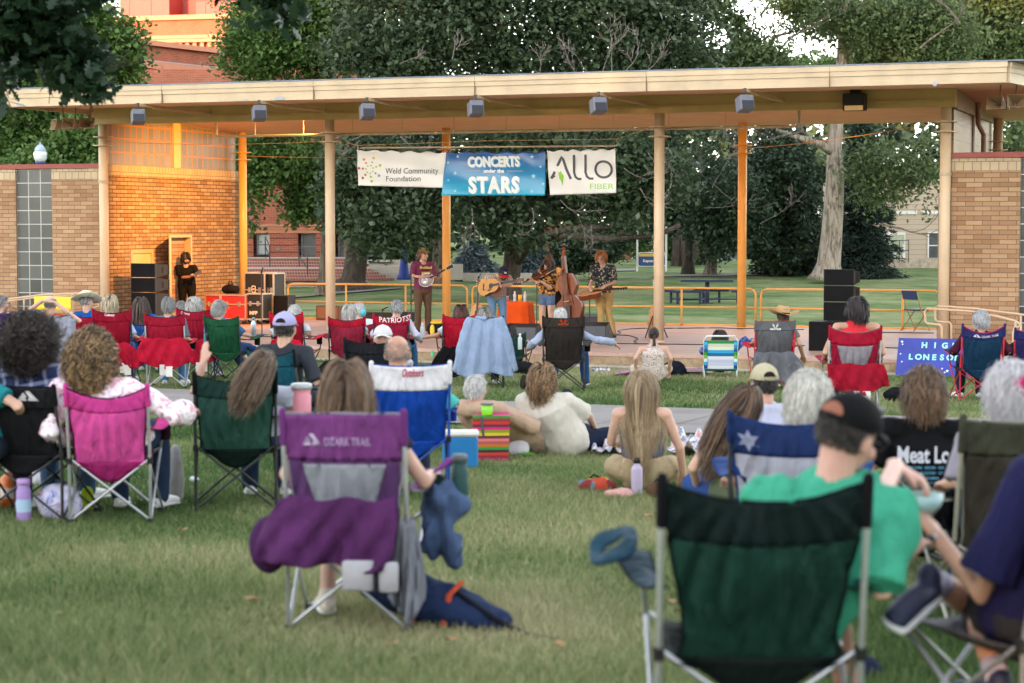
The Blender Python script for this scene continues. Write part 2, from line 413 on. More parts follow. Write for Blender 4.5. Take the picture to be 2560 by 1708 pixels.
for a,b_ in((.12,pv[0]),(pv[1],v1W-.13)):
 mb=MB();t0,t1=soff(a),soff(b_)
 mb.add([(uW-.1,a,zCL),(uW-.1,b_,zCL),(uW-.1,b_,t1),(uW-.1,a,t0),(uW-.02,a,zCL),(uW-.02,b_,zCL),(uW-.02,b_,t1),(uW-.02,a,t0)],[(0,1,2,3),(7,6,5,4),(0,4,5,1),(2,6,7,3),(0,3,7,4),(1,5,6,2)])
 mb.build('glass_block_window',gl,shell)
mb=MB();wallseg(mb,uW-.16,uW+.01,pv[0],pv[1],zCL,zR+.12)
for a in(.12,):wallseg(mb,uW-.14,uW+.004,a-.03,a+.03,zCL,zR+.2)
mb.build('window_mullion',M_orange,shell)
gr=glassblock_mat('glass_block_backlit',(.42,.28,.13),(.36,.24,.12),.19,.29,'y',.12,3.72,(.14,.11,.09),.012,60)  # golden backlight through the blocks is put into their colour
for a,b_ in((.15,2.55),(2.75,v1W-.1)):
 mb=MB();t0,t1=soff(a)-.02,soff(b_)-.02;x0,x1=uR+.02,uR+.12
 mb.add([(x0,a,3.0),(x0,b_,3.0),(x0,b_,t1),(x0,a,t0),(x1,a,3.0),(x1,b_,3.0),(x1,b_,t1),(x1,a,t0)],[(0,1,2,3),(7,6,5,4),(0,4,5,1),(2,6,7,3),(0,3,7,4),(1,5,6,2)])
 mb.build('glass_block_window',gr,shell)
mb=MB();wallseg(mb,uR-.1,uR+.15,2.55,2.75,0,4.75);wallseg(mb,uR-.14,uR+.02,.15,v1W,0,3.0);mb.build('side_post',paint((.30,.23,.18),.6),shell)
mb=MB();mb.tube([(uR+.3,2.9,3.6),(uR+.3,2.9,4.2),(uR+.22,2.7,4.4),(uR+.25,2.5,4.85)],.05,10)
MB().tube([(uR+1.9,3.2,3.6),(uR+2.0,3.2,4.75)],.03,8).build('downpipe',paint((.33,.2,.14),.5),shell);mb.build('downpipe',paint((.33,.2,.14),.5),shell)
gb=glassblock_mat('glass_block_dark',(.14,.15,.15),(.20,.21,.21),.2567,.2935,'x',0,3.68,(.60,.60,.57),.009,75)
def wing(x0,x1,gpx,name,uu0,uu1):
 w0,w1=uu0,uu1;g0,g1=gpx
 mb=MB();vv=.06
 for a,b_ in((w0,g0),(g1,w1)):
  if b_-a>.02:wallseg(mb,a,b_,vv,vv+.3,0,zCL-.31)
 mb.build(name,M_brick,shell)
 mb=MB()
 for a,b_ in((w0,g0),(g1,w1)):
  if b_-a>.02:wallseg(mb,a,b_,vv-.008,vv+.3,zCL-.307,zCL-.085)
 mb.build('header_course',M_head,shell)
 gm=glassblock_mat('glass_block_dark',(.045,.05,.05),(.10,.11,.11),(g1-g0)/3,.2935,'x',g0,3.66-.2935*13,(.42,.42,.40),.010,75)
 mb=MB();wallseg(mb,g0+.004,g1-.004,vv+.03,vv+.12,.05,zCL-.09);mb.build('glass_block_window',gm,shell)
 mb=MB();wallseg(mb,w0-.02,w1,vv-.05,vv+3.5,zCL-.08,zCL+.015);mb.build('coping',M_red,shell)
 mb=MB();wallseg(mb,w0,w1,vv+3.2,vv+3.45,0,zCL-.09);wallseg(mb,w0,w0+.2,vv+.31,vv+3.19,0,zCL-.09);wallseg(mb,w1-.2,w1,vv+.31,vv+3.19,0,zCL-.09);mb.build('rear_wall',M_brick,shell)
g0=on_v(41,600,.06).x;g1=on_v(131,600,.06).x
wing(0,0,(g0,g1),'wing_wall',uL-5.5,uL-.1)
g0=on_v(2549,600,.06).x
wing(0,0,(g0,g0+.77),'wing_wall',uR+.1,uR+6)
mb=MB();q=on_v(2364,400,.03).x;mb.tube([(q,.02,SZ),(q,.02,4.7)],.016,6);z=on_v(2364,820,.02).z;mb.box((q,.0,z),(.09,.05,.16));mb.build('conduit',M_dark,shell)
stage=MB()
fl=uL-.3;fr=uR+1.0
M_floor=bpy.data.materials.new('stage_concrete');nt,b,_=nodes(M_floor)
tc=nt.nodes.new('ShaderNodeTexCoord');n=noi(nt,tc.outputs['Object'],.7,6,.65);n2=noi(nt,tc.outputs['Object'],14,4)
a=ramp_out(nt,n.outputs[0],[(.3,(.40,.235,.18)),(.55,(.52,.33,.265)),(.8,(.46,.29,.24))])
a=mix(nt,.25,a,ramp_out(nt,n2.outputs[0],[(.35,(.6,.6,.6)),(.6,(1,1,1))]),'MULTIPLY')
nt.links.new(a,b.inputs['Base Color']);b.inputs['Roughness'].default_value=.45;bump(nt,b,n2.outputs[0],.15,.003)
M_kerb=mat('rough_concrete',(.34,.24,.15),.9,.3,9,.8,50,.02);M_conc=mat('concrete',(.47,.43,.38),.85,.12,3,.4,60,.004)
mb=MB();mb.box(((fl+fr)/2,(TF+6.4)/2,SZ-.03),(fr-fl,6.4-TF,.06));mb.build('stage_floor',M_floor,shell)
mb=MB();mb.box(((fl+fr)/2,(TF+6.4)/2,SZ/2-.075),(fr-fl-.03,6.4-TF-.03,SZ+.03));mb.build('stage_base',M_kerb,shell)
mb=MB();mb.box(((fl+fr)/2,TF-.12,-.14),(fr-fl+.6,.42,.34));mb.build('kerb_strip',M_conc,None);k=bpy.data.objects['kerb_strip'];k['kind']='structure';k.location=O;k.rotation_euler=(0,0,-TH)
mb=MB();mb.box(((fl+fr)/2,6.34,SZ+.018),(fr-fl-.05,.07,.04));mb.build('floor_edge',M_orange,shell)
pipe=thing('hanging_pipe','long thin cream pipe hung below the beam on drop rods','pipe',O,-TH)
a=on_v(541,342,.25);b_=on_v(1997,322,.25)
mb=MB();mb.tube([(a.x,.25,zC+.2),(a.x,.25,a.z+.04),(a.x+.05,.25,a.z),(b_.x-.05,.25,a.z),(b_.x,.25,a.z+.05),(b_.x,.25,zC+.2)],.026,8);mb.build('pipe',M_cream,pipe)
mb=MB()
for i in range(10):
 u=a.x+.9+i*(b_.x-a.x-1.2)/10;mb.tube([(u,.25,a.z),(u,.25,zB)],.006,5)
mb.build('rod',M_cream,pipe)
M_lens=paint((.02,.02,.03),.2,'dark_lens')
arms=[((345,293),'leftmost in the row, near the left column'),((648,284),'second from the left'),((918,280),'above the yellow dotted white banner'),((1189,272),'directly above the blue banner'),((1496,265),'above the right white banner'),((1862,260),'rightmost in the row, beside the black flood light')]
for(px,py),d in arms:
 vt=VF+.0;q=on_v(px,py,-2.95)
 t=thing('stage_light','grey box light under the roof edge, '+d,'light',S(q.x,q.y,q.z),-TH,'box lights on arms under the roof edge')
 up=zF-.035-q.z
 mb=MB();M_=Matrix.Rotation(R(-22),3,'Y')@Matrix.Rotation(0,3,'Z');Mx=Matrix.Rotation(R(38),3,'Z')@Matrix.Rotation(R(-14),3,'X')
 mb.box((0,0,0),(.25,.25,.26),Mx,.014);mb.build('housing',M_grey,t)
 mb=MB();mb.box(Mx@Vector((0,-.128,-.05)),(.21,.012,.15),Mx);mb.build('lens',M_lens,t)
 mb=MB();mb.tube([(0,0,.1),(0,0,up-.01)],.012,6);mb.box((0,0,up-.0),(.05,.05,.07));mb.build('mount',M_dark,t)
 mb=MB();L2=-.16-q.y
 mb.add(*[(lambda bb:(bb.v,bb.f))(MB().box((0,L2*.5,up),(.055,L2,.05)))][0]);mb.box((.06,L2*.5+.2,up-.045),(.022,L2-.5,.022));mb.build('arm',M_cream,t)
q=on_v(2137,258,-.3)
t=thing('flood_light','large black flood light with warm glowing glass on the roof beam at right','light',S(q.x,q.y,q.z),-TH)
mb=MB();mb.box((0,0,.06),(.40,.28,.22),bev=.015);mb.box((0,.02,-.09),(.40,.22,.1),bev=.01);mb.box((.0,.05,.2),(.18,.1,.08));mb.build('housing',M_black,t)
m=bpy.data.materials.new('lamp_glass');nt,b,_=nodes(m);b.inputs['Base Color'].default_value=(.3,.2,.1,1);b.inputs['Emission Color'].default_value=(1,.55,.2,1);b.inputs['Emission Strength'].default_value=.03;b.inputs['Roughness'].default_value=.3
mb=MB();mb.box((0,-.1,-.09),(.33,.03,.09));mb.build('glass',m,t)
def horn(mb,c,yaw,pitch=-12,w=.32,h=.22,d=.3):
 M_=Matrix.Rotation(R(yaw),3,'Z')@Matrix.Rotation(R(pitch),3,'X');c=Vector(c)
 o=[Vector((a*w/2,-d/2,b_*h/2))for a,b_ in((-1,-1),(1,-1),(1,1),(-1,1))];i=[Vector((p.x*.22,d/2,p.z*.22))for p in o]
 o2=[Vector((p.x*.95,-d/2,p.z*.93))for p in o];i2=[Vector((p.x*.8,d/2-.04,p.z*.8))for p in i]
 vs=[M_@p+c for p in o+i+o2+i2];fs=[]
 for k in range(4):
  n=(k+1)%4;fs+=[(k,n,4+n,4+k),(8+n,8+k,12+k,12+n),(k,8+k,8+n,n)]
 fs+=[(4,5,6,7),(15,14,13,12)];mb.add(vs,fs)
def horn_set(q,items,lab,off):
 t=thing('horn_speaker',lab,'loudspeaker',S(q.x,q.y,q.z),-TH)
 for i,(c,yaw)in enumerate(items):
  mb=MB();horn(mb,c,yaw);h=mb.build('horn',paint((.36,.24,.15),.5,'brown_horn_paint'),t)
  mb=MB();mb.tube([(c[0],c[1]+.1,c[2]+.06),(c[0],c[1]+.1,soff(-1)-q.z+.02)],.014,6)
  M_=Matrix.Rotation(R(yaw),3,'Z');e=M_@Vector((0,.17,.02));mb.lathe([(.0,-.07),(.07,-.07),(.07,.07),(0,.07)],(c[0]+e.x,c[1]+e.y,c[2]),12,cap=False);mb.build('driver',paint((.25,.16,.1),.5),h)
horn_set(on_v(195,315,-1.2),[((-.42,0,.0),-38),((-.12,0,.02),-8),((.22,.02,.02),26)],'cluster of three tan square horn loudspeakers under the left roof overhang',0)
horn_set(on_v(2500,265,-1.4),[((-.02,.1,.02),-30),((.26,0,.04),14)],'pair of tan square horn loudspeakers under the right roof overhang',0)
def rail(name,label,u0,u1,v,top,midz,posts,m,ends=(1,1),grp=None):
 t=thing(name,label,'railing',S(0,0,0),-TH,grp);mb=MB();r=.024;c=.12
 pts=[]
 pts+=([(u0,v,SZ),(u0,v,top-c),(u0+.035,v,top-.035),(u0+c,v,top)]if ends[0]else[(u0,v,top)])
 pts+=([(u1-c,v,top),(u1-.035,v,top-.035),(u1,v,top-c),(u1,v,SZ)]if ends[1]else[(u1,v,top)])
 mb.tube(pts,r,8);mb.build('top_rail',m,t,True)
 mb=MB();mb.tube([(u0,v,midz),(u1,v,midz)],r*.9,8);mb.build('mid_rail',m,t,True)
 for p in posts:
  mb=MB();mb.tube([(p,v,SZ),(p,v,top-.01)],r*.95,8);mb.build('post',m,t,True)
ux=lambda px,v=6.25:on_v(px,740,v).x
rail('railing','orange pipe railing behind the road cases, at the left end of the stage back edge',ux(615),ux(707),6.25,1.08,.66,[],M_orange,(0,1),'orange railings along the back of the stage')
rail('railing','orange pipe railing behind the maroon shirted mandolin player',ux(720),ux(1168),6.25,1.08,.66,[ux(865),ux(1014)],M_orange,grp='orange railings along the back of the stage')
rail('railing','orange pipe railing behind the fiddler, bassist and picnic table',ux(1181),ux(1889),6.25,1.08,.66,[ux(1350),ux(1526),ux(1704)],M_orange,grp='orange railings along the back of the stage')
rail('railing','orange pipe railing behind the right black speaker stack and blue folding chair',ux(1903),ux(2352),6.25,1.08,.66,[ux(2257)],M_orange,(1,1),'orange railings along the back of the stage')
t=thing('handrail','tan pipe ramp handrail in front of the right brick wall','railing',S(0,0,0),-TH)
def pxtube(pts,v,r=.02):
 out=[]
 for px,py in pts:q=on_v(px,py,v);out.append((q.x,v,q.z))
 return MB().tube(out,r,8)
pxtube([(2354,880),(2354,818),(2350,812),(2318,809),(2313,803),(2313,777),(2318,771),(2440,780),(2490,790),(2540,803),(2551,811),(2548,816),(2536,821),(2533,830),(2533,866),(2545,868)],-2.2).build('front_rail',M_tan,t,True)
pxtube([(2378,880),(2378,812),(2373,806),(2343,804),(2338,798),(2338,770),(2345,764),(2440,772),(2700,805)],-.9).build('rear_rail',M_tan,t,True)
for px,v,y0 in((2539,-2.2,803),(2552,-.9,788)):pxtube([(px,y0),(px,900)],v,.022).build('post',M_tan,t,True)
pxtube([(2515,880),(2620,888)],-.9).build('lower_rail',M_tan,t,True)
t=thing('handrail','tan pipe ramp handrail in front of the left brick wall','railing',S(0,0,0),-TH)
pxtube([(-80,765),(0,750),(105,737),(200,733),(242,733),(247,738),(247,765),(240,769),(225,769)],-.8).build('rear_rail',M_tan,t,True)
pxtube([(-80,772),(0,756),(100,742),(180,739)],-1.6).build('front_rail',M_tan,t,True)
for px,v,y0 in((180,-1.6,739),(60,-1.6,747),(182,-.8,735),(20,-.8,748)):pxtube([(px,y0),(px,860)],v).build('post',M_tan,t,True)
mb=MB();a=on_v(-200,800,-.3);
mb.add([(uL-6,-2.2,0),(uL-6,-.1,0),(uL-.3,-.1,0),(uL-.3,-2.2,0),(uL-6,-2.2,.05),(uL-6,-.1,.05),(uL-.3,-.1,SZ-.01),(uL-.3,-2.2,SZ-.01)],[(3,2,1,0),(4,5,6,7),(0,1,5,4),(2,3,7,6),(0,4,7,3),(1,2,6,5)])
x=uR+1.0
mb.add([(x,-3,-.1),(x,-.1,-.1),(x+5,-.1,-.1),(x+5,-3,-.1),(x,-3,SZ-.01),(x,-.1,SZ-.01),(x+5,-.1,.03),(x+5,-3,.03)],[(3,2,1,0),(4,5,6,7),(0,1,5,4),(2,3,7,6),(0,4,7,3),(1,2,6,5)])
k=mb.build('ramp_pavement',M_conc);k['kind']='structure';k.location=O;k.rotation_euler=(0,0,-TH)
M_vinyl=mat('white_vinyl',(.74,.71,.68),.35,.03,2,.15,4,.02)
M_ink=paint((.05,.05,.055),.5,'black_ink');M_grn=paint((.25,.55,.05),.5,'green_ink');M_wink=paint((.8,.8,.78),.5,'white_ink')
pole=thing('banner_pole','thin cream pole holding three banners, slung on wires between columns','pole',O,-TH)
VB=.02
pa=on_v(893,370,VB);pb=on_v(1542,365,VB);mb=MB();mb.tube([(pa.x,VB,pa.z),(pb.x,VB,pb.z)],.017,8);mb.build('bar',M_cream,pole,True)
mb=MB();w1=on_v(1680,333,VB);e1=on_v(1540,348,VB)
mb.tube([(uA,0,4.2),(pa.x,VB,pa.z+.05),((pa.x+e1.x)/2,VB,pa.z+.1),(e1.x,VB,e1.z),(uB,0,4.35)],.006,5);mb.tube([(pa.x,VB,pa.z),(pa.x,VB,pa.z+.12)],.006,5);mb.tube([(pb.x,VB,pb.z),(pb.x,VB,e1.z)],.006,5)
mb.build('wire',paint((.5,.3,.12),.5,'rusty_wire'),pole)
mb=MB()
for(p,q)in(((uL,0,4.22),(uA,0,4.15)),((urear[0],VCR,4.1),(urear[1],VCR,4.08)),((urear[1],VCR,4.1),(uA+1.2,3,4.25)),((urear[2],VCR,4.1),(uR,0,4.33))):
 p,q=Vector(p),Vector(q);mb.tube([p.lerp(q,i/8)-Vector((0,0,.06*math.sin(math.pi*i/8)))for i in range(9)],.006,5)
k=mb.build('wire',paint((.6,.3,.08),.5,'orange_wire'),pole)
def banner(name,label,cor,mt,seed):
 tl,tr,br,bl=[on_v(x,y,VB)for x,y in cor]
 t=thing(name,label,'banner',O,-TH)
 def f(a,b_):
  p=(bl*(1-a)+br*a)*(1-b_)+(tl*(1-a)+tr*a)*b_
  s_=math.sin(a*math.pi*5)**2
  y=-.03+.02*math.sin(a*7+seed)*(1.2-b_)+.022*math.sin(a*19+seed*2+b_*2)*b_**2+.012*math.sin(b_*9+a*5)
  return Vector((p.x,y+VB-.02,p.z-.035*s_*b_**6))
 MB().sheet(f,60,24,.003).build('cloth',mt,t,True)
 def loc(px,py):
  q=on_v(px,py,VB);a=max(0,min(1,(q.x-tl.x)/(tr.x-tl.x)));b_=max(0,min(1,(q.z-bl.z)/(tl.z-bl.z)));return q,f(a,b_)
 def wrap(p,off=.006):
  a=max(0,min(1,(p.x-tl.x)/(tr.x-tl.x)));b_=max(0,min(1,(p.z-bl.z)/(tl.z-bl.z)));return Vector((p.x,f(a,b_).y-off+p.y,p.z))
 g=MB()
 for i in range(5):
  a=.03+.94*i/4;p=f(a,.985);g.tube([p+Vector((0,-.012,0)),p+Vector((0,-.03,.03)),p+Vector((0,.03,.06))],.008,5)
 g.build('tie',M_ink,t)
 return t,wrap
K=lambda px:px*O.y/F*1.02
def btext(t,wrap,name,s,px,py,hpx,mt,sx=1,bold=0,ext=.001,off=.006,align='CENTER',space=1,shear=0,width=None):
 q=on_v(px,py,VB);size=K(hpx)/.70
 o=text_obj(name,s,size,mt,t,(q.x,0,q.z),ext=ext,bold=bold,sx=1,align=align,space=space,shear=shear)
 if width:
  xs=[v.co.x for v in o.data.vertices];w=max(xs)-min(xs);k=K(width)/w
  for v in o.data.vertices:v.co.x*=k
 import bmesh
 bm=bmesh.new();bm.from_mesh(o.data);bmesh.ops.subdivide_edges(bm,edges=[e for e in bm.edges if e.calc_length()>.06],cuts=3);bm.to_mesh(o.data);bm.free()
 bend(o,lambda p:wrap(p,off));return o
def bshape(t,wrap,name,polys,mt,off=.006):
 mb=MB()
 for P in polys:
  pts=[on_v(x,y,VB)for x,y in P];mb.prism([(p.x,p.z)for p in pts],0,.002)
 o=mb.build(name,mt,t);bend(o,lambda p:wrap(p,off));return o
t,w=banner('banner','white banner with a burst of coloured dots beside thin grey words',[(895,374),(1118,380),(1112,470),(897,464)],M_vinyl,1)
btext(t,w,'lettering','Weld Community',967,435,15,M_ink,align='LEFT',width=145)
btext(t,w,'lettering','Foundation',967,454,14,M_ink,align='LEFT',width=97)
cx,cy=927,424
pal=['#7d8a94','#8fae4a','#b6c233','#d8b22a','#d77f22','#c4501c','#a85a28','#9aa83a']
dots={}
for k in range(7):
 a=2*math.pi*k/7+.35
 for j,(rr,rad)in enumerate(((9,2.3),(17,2.8),(27,3.4))):
  px,py=cx+rr*math.cos(a),cy-rr*math.sin(a)*1.1
  c=pal[(k+2)%8]if j else '#a9b94a'
  dots.setdefault(c,[]).append([(px+rad*math.cos(q),py+rad*math.sin(q))for q in np.linspace(0,2*math.pi,11)[:-1]])
for c,P in dots.items():bshape(t,w,'dot',P,paint(rgb(c),.5,'ink'))
m=bpy.data.materials.new('blue_print');nt,b,_=nodes(m);tc=nt.nodes.new('ShaderNodeTexCoord');sp=nt.nodes.new('ShaderNodeSeparateXYZ');nt.links.new(tc.outputs['Object'],sp.inputs[0])
q0=on_v(1240,455,VB);mp=mapping(nt,tc.outputs['Object'],(1,1,1),(0,0,0),(-q0.x,0,-q0.z));s2=nt.nodes.new('ShaderNodeSeparateXYZ');nt.links.new(mp,s2.inputs[0])
at=nt.nodes.new('ShaderNodeMath');at.operation='ARCTAN2';nt.links.new(s2.outputs[2],at.inputs[0]);nt.links.new(s2.outputs[0],at.inputs[1])
ml=nt.nodes.new('ShaderNodeMath');ml.operation='MULTIPLY';ml.inputs[1].default_value=14;nt.links.new(at.outputs[0],ml.inputs[0])
sn=nt.nodes.new('ShaderNodeMath');sn.operation='SINE';nt.links.new(ml.outputs[0],sn.inputs[0])
zt,zb_=on_v(1240,380,VB).z,on_v(1240,488,VB).z
mr=nt.nodes.new('ShaderNodeMapRange');mr.inputs['From Min'].default_value=zb_;mr.inputs['From Max'].default_value=zt;nt.links.new(sp.outputs[2],mr.inputs[0])
g=ramp_out(nt,mr.outputs[0],[(0,rgb('#2fa6c6')),(.45,rgb('#1f84b6')),(1,rgb('#1d4f96'))])
a=mix(nt,.35,g,ramp_out(nt,sn.outputs[0],[(.45,(.55,.7,.8)),(.55,(1,1,1))]),'MULTIPLY')
nt.links.new(a,b.inputs['Base Color']);b.inputs['Roughness'].default_value=.3
t,w=banner('banner','bright blue banner with bold white words and small stars, between two white banners',[(1119,380),(1367,378),(1366,489),(1106,489)],m,4)
M_shadow=paint(rgb('#9fc9dc'),.5,'pale_blue_ink')
for dx,dy,mt_,of in((2.2,1.6,M_shadow,.005),(0,0,M_wink,.009)):
 btext(t,w,'lettering','CONCERTS',1236+dx,416+dy,24,mt_,bold=.012,width=142,off=of)
 btext(t,w,'lettering','STARS',1237+dx,481+dy,38,mt_,bold=.02,width=136,off=of,space=1.15)
btext(t,w,'lettering','under the',1236,432,9,M_wink,bold=.004,width=54)
bshape(t,w,'rule',[[(1166,427.4),(1204,427.4),(1204,428.6),(1166,428.6)],[(1268,427.4),(1310,427.4),(1310,428.6),(1268,428.6)]],paint(rgb('#c9b574'),.5,'gold_ink'))
st=[]
for x,y,r in((1147,392,4.5),(1123,407,4),(1142,434,6),(1124,451,4),(1141,478,4.5),(1332,393,6.5),(1354,417,4),(1336,441,7),(1361,460,4.5),(1333,479,5.5)):st.append([(x+a,y-b_)for a,b_ in star(r)])
bshape(t,w,'star',st,M_shadow)
t,w=banner('banner','white banner with dark grey lettering and a green word, right of the blue banner',[(1369,376),(1540,371),(1542,483),(1376,488)],M_vinyl,7)
M_char=paint((.07,.065,.07),.5,'charcoal_ink')
def stroke(pts,wd):
 P=[Vector((x,y))for x,y in pts];L_,R_=[],[]
 for i,p in enumerate(P):
  d=(P[min(i+1,len(P)-1)]-P[max(i-1,0)]).normalized();n=Vector((-d.y,d.x));L_.append(p+n*wd/2);R_.append(p-n*wd/2)
 return[[tuple(L_[i]),tuple(L_[i+1]),tuple(R_[i+1]),tuple(R_[i])]for i in range(len(P)-1)]
P=stroke([(1380,447),(1386,437),(1402,400),(1405,393),(1409,399),(1418,424),(1430,448)],6.5)
P+=stroke([(1382,446),(1405,430)],3)
P+=stroke([(1438,388),(1438,432),(1442,443),(1449,448),(1457,448)],6)+stroke([(1466,387),(1466,431),(1470,442),(1477,447),(1486,447)],6)
P+=stroke([(1511+20*math.cos(a),424+20*math.sin(a))for a in np.linspace(0,2*math.pi,25)],6)
bshape(t,w,'lettering',P,M_char)
bshape(t,w,'leaf_mark',[[(1398,431),(1404,430),(1412,440),(1408,464),(1405,452),(1400,446)]],M_grn)
btext(t,w,'lettering','FIBER',1536,473,14,M_grn,align='RIGHT',width=60)
def lawn_mat():
 m=bpy.data.materials.new('lawn');nt,b,_=nodes(m);tc=nt.nodes.new('ShaderNodeTexCoord')
 n=noi(nt,tc.outputs['Object'],.22,5,.6,.6);n2=noi(nt,mapping(nt,tc.outputs['Object'],(1,.5,1)),1.3,4,.6);n3=noi(nt,mapping(nt,tc.outputs['Object'],(1,.35,1)),22,3,.7)
 a=ramp_out(nt,n.outputs[0],[(.38,(.07,.15,.04)),(.48,(.17,.24,.085)),(.60,(.36,.36,.20))])
 a2=ramp_out(nt,n2.outputs[0],[(.38,(.075,.15,.045)),(.60,(.26,.29,.15))])
 a=mix(nt,.45,a,a2);a=mix(nt,.6,a,ramp_out(nt,n3.outputs[0],[(.3,(.45,.5,.4)),(.7,(1.15,1.15,1.1))]),'MULTIPLY')
 nt.links.new(a,b.inputs['Base Color']);b.inputs['Roughness'].default_value=.95;b.inputs['Specular IOR Level'].default_value=.1
 bump(nt,b,n3.outputs[0],.8,.03);return m
xs=np.concatenate([[-900,-300,-120],np.arange(-70,90.1,1.25),[140,300,900]]);ys=np.concatenate([[-80,-20],np.arange(-5,45,.5),np.arange(45,200,2.5),[260,400,1200]])
X,Y_=np.meshgrid(xs,ys);Z=zgv(X,Y_);W_=len(xs)
vs=np.stack([X.ravel(),Y_.ravel(),Z.ravel()],1)
i=np.arange((len(ys)-1)*(W_-1));r_,c_=i//(W_-1),i%(W_-1);a=r_*W_+c_
g=obj_np('ground',vs,np.stack([a,a+1,a+W_+1,a+W_],1),lawn_mat(),smooth=True);g['kind']='structure'
def strip(name,far,near,mt,off=.03,seams=None):
 mb=MB();n=60
 fx=[p.x for p in far];fy=[p.y for p in far];nx=[p.x for p in near];ny=[p.y for p in near]
 def f(s,t):
  k=s
  x=np.interp(k,np.linspace(0,1,len(far)),fx)*t+np.interp(k,np.linspace(0,1,len(near)),nx)*(1-t)
  y=np.interp(k,np.linspace(0,1,len(far)),fy)*t+np.interp(k,np.linspace(0,1,len(near)),ny)*(1-t)
  return(x,y,zg(x,y)+off)
 mb.grid(f,n,6);o=mb.build(name,mt,None,True);o['kind']='structure';return o
def ext(a,b_,k):return a+(a-b_)*k
def pave_mat():
 m=bpy.data.materials.new('path_concrete');nt,b,_=nodes(m);tc=nt.nodes.new('ShaderNodeTexCoord')
 n=noi(nt,tc.outputs['Object'],1.2,5,.65);n2=noi(nt,tc.outputs['Object'],60,3)
 a=ramp_out(nt,n.outputs[0],[(.3,(.20,.18,.175)),(.7,(.28,.255,.25))]);a=mix(nt,.25,a,n2.outputs[1],'OVERLAY')
 nt.links.new(a,b.inputs['Base Color']);b.inputs['Roughness'].default_value=.9;bump(nt,b,n2.outputs[0],.3,.004);return m
M_pave=pave_mat()
A,B=on_ground(457,979),on_ground(1796,1029);C,D=on_ground(457,1034),on_ground(1700,1088)
k1=.6
strip('path',[ext(A,B,k1),A,B,ext(B,A,k1)],[ext(C,D,k1+.05),C,D,ext(D,C,k1+.3)],M_pave)
E1,E2=on_ground(457,1019),on_ground(1700,1066)
mb=MB();d=(E2-E1).normalized();n=Vector((-d.y,d.x,0))*.008
for j in range(60):
 p,q=E1+(E2-E1)*(-.5+j*2/60),E1+(E2-E1)*(-.5+(j+1)*2/60)
 mb.add([(v.x,v.y,zg(v.x,v.y)+.036)for v in(p-n,q-n,q+n,p+n)],[(0,1,2,3)])
for j in range(-2,12):
 p=E1.lerp(E2,j/8);w_=Vector((-d.y,d.x,0));q=p+w_*1.25;p=p-w_*.75;e=d*.006
 mb.add([(v.x,v.y,zg(v.x,v.y)+.038)for v in(p-e,p+e,q+e,q-e)],[(0,1,2,3)])
k=mb.build('path_joint',paint((.09,.085,.08),.9));k['kind']='structure'
for pts,th,nm in(([(1285,687),(1350,684),(1450,680),(1590,676)],4.5,'back_path'),([(1630,692),(1800,690),(1930,687),(2050,685)],4,'back_path'),([(620,752),(720,746),(820,737),(1000,722)],3.5,'back_path')):
 strip(nm,[on_ground(x,y-th/2)for x,y in pts],[on_ground(x,y+th/2)for x,y in pts],M_pave,.045)
M_rb=brick_mat('red_brick',(.36,.10,.055),(.28,.075,.045),(.30,.2,.15),'x',.24,.075,.008)
M_rb_y=brick_mat('red_brick',(.36,.10,.055),(.28,.075,.045),(.30,.2,.15),'y',.24,.075,.008)
M_ob=brick_mat('orange_brick',(.34,.12,.065),(.29,.10,.055),(.30,.17,.11),'x',.24,.075,.006)
M_terra=paint((.45,.19,.11),.6,'terracotta');M_glassd=mat('window_glass',(.10,.11,.115),.12,.3,1.5,.0,10,.001,0,.8)
M_glassl=mat('window_blind',(.34,.37,.36),.35,.2,1.2,0,10,.001,0,.6);M_wframe=paint((.13,.14,.16),.5,'window_frame')
def window(parent,x0,x1,z0,z1,y,pane=M_glassd,frame=M_wframe,split=(.48,)):
 w=MB();t=.06
 w.box(((x0+t/2),y,(z0+z1)/2),(t,.12,z1-z0));w.box(((x1-t/2),y,(z0+z1)/2),(t,.12,z1-z0));w.box(((x0+x1)/2,y,z1-t/2),(x1-x0-2*t,.12,t));w.box(((x0+x1)/2,y,z0+t/2),(x1-x0-2*t,.12,t))
 for s in split:w.box(((x0+x1)/2,y,z0+(z1-z0)*s),(x1-x0-2*t,.1,.05))
 f=w.build('window',frame,parent)
 MB().box(((x0+x1)/2,y+.03,(z0+z1)/2),(x1-x0-.1,.02,z1-z0-.1)).build('pane',pane,f)
def face(name,label,Yd,rz=0,cat='building'):
 return thing(name,label,cat,(0,Yd,0),rz)
def L2(px,py,Yd):p=at_Y(px,py,Yd);return p.x,p.z
Y1=84;t=face('brick_building','red brick campus building with dark windows behind brick steps at left',Y1)
zt=L2(600,651,Y1)[1]
cols=[(560,633),(674,745),(790,838),(862,905)]
wz0,wz1=L2(0,648,Y1)[1],L2(0,583,Y1)[1];wz0b=L2(0,638,Y1)[1]
mb=MB()
for a,b_ in cols[1:]:x0,x1=L2(a,600,Y1)[0],L2(b_,600,Y1)[0];mb.box(((x0+x1)/2,.25,(zt+wz1)/2),(x1-x0,.5,wz1-zt))
x0,x1=L2(540,600,Y1)[0],L2(633,600,Y1)[0];mb.box(((x0+x1)/2,.25,(zt+wz1)/2),(x1-x0,.5,wz1-zt))
X0,X1=L2(300,600,Y1)[0],L2(905,600,Y1)[0]
mb.box(((X0+X1)/2,.25,(wz1+9)/2),(X1-X0,.5,9-wz1));mb.build('wall',M_rb,t)
mb=MB();mb.box(((X0+X1)/2,4,4.9),(X1-X0-.1,6.8,8));mb.build('building_core',M_rb_y,t)
mb=MB()
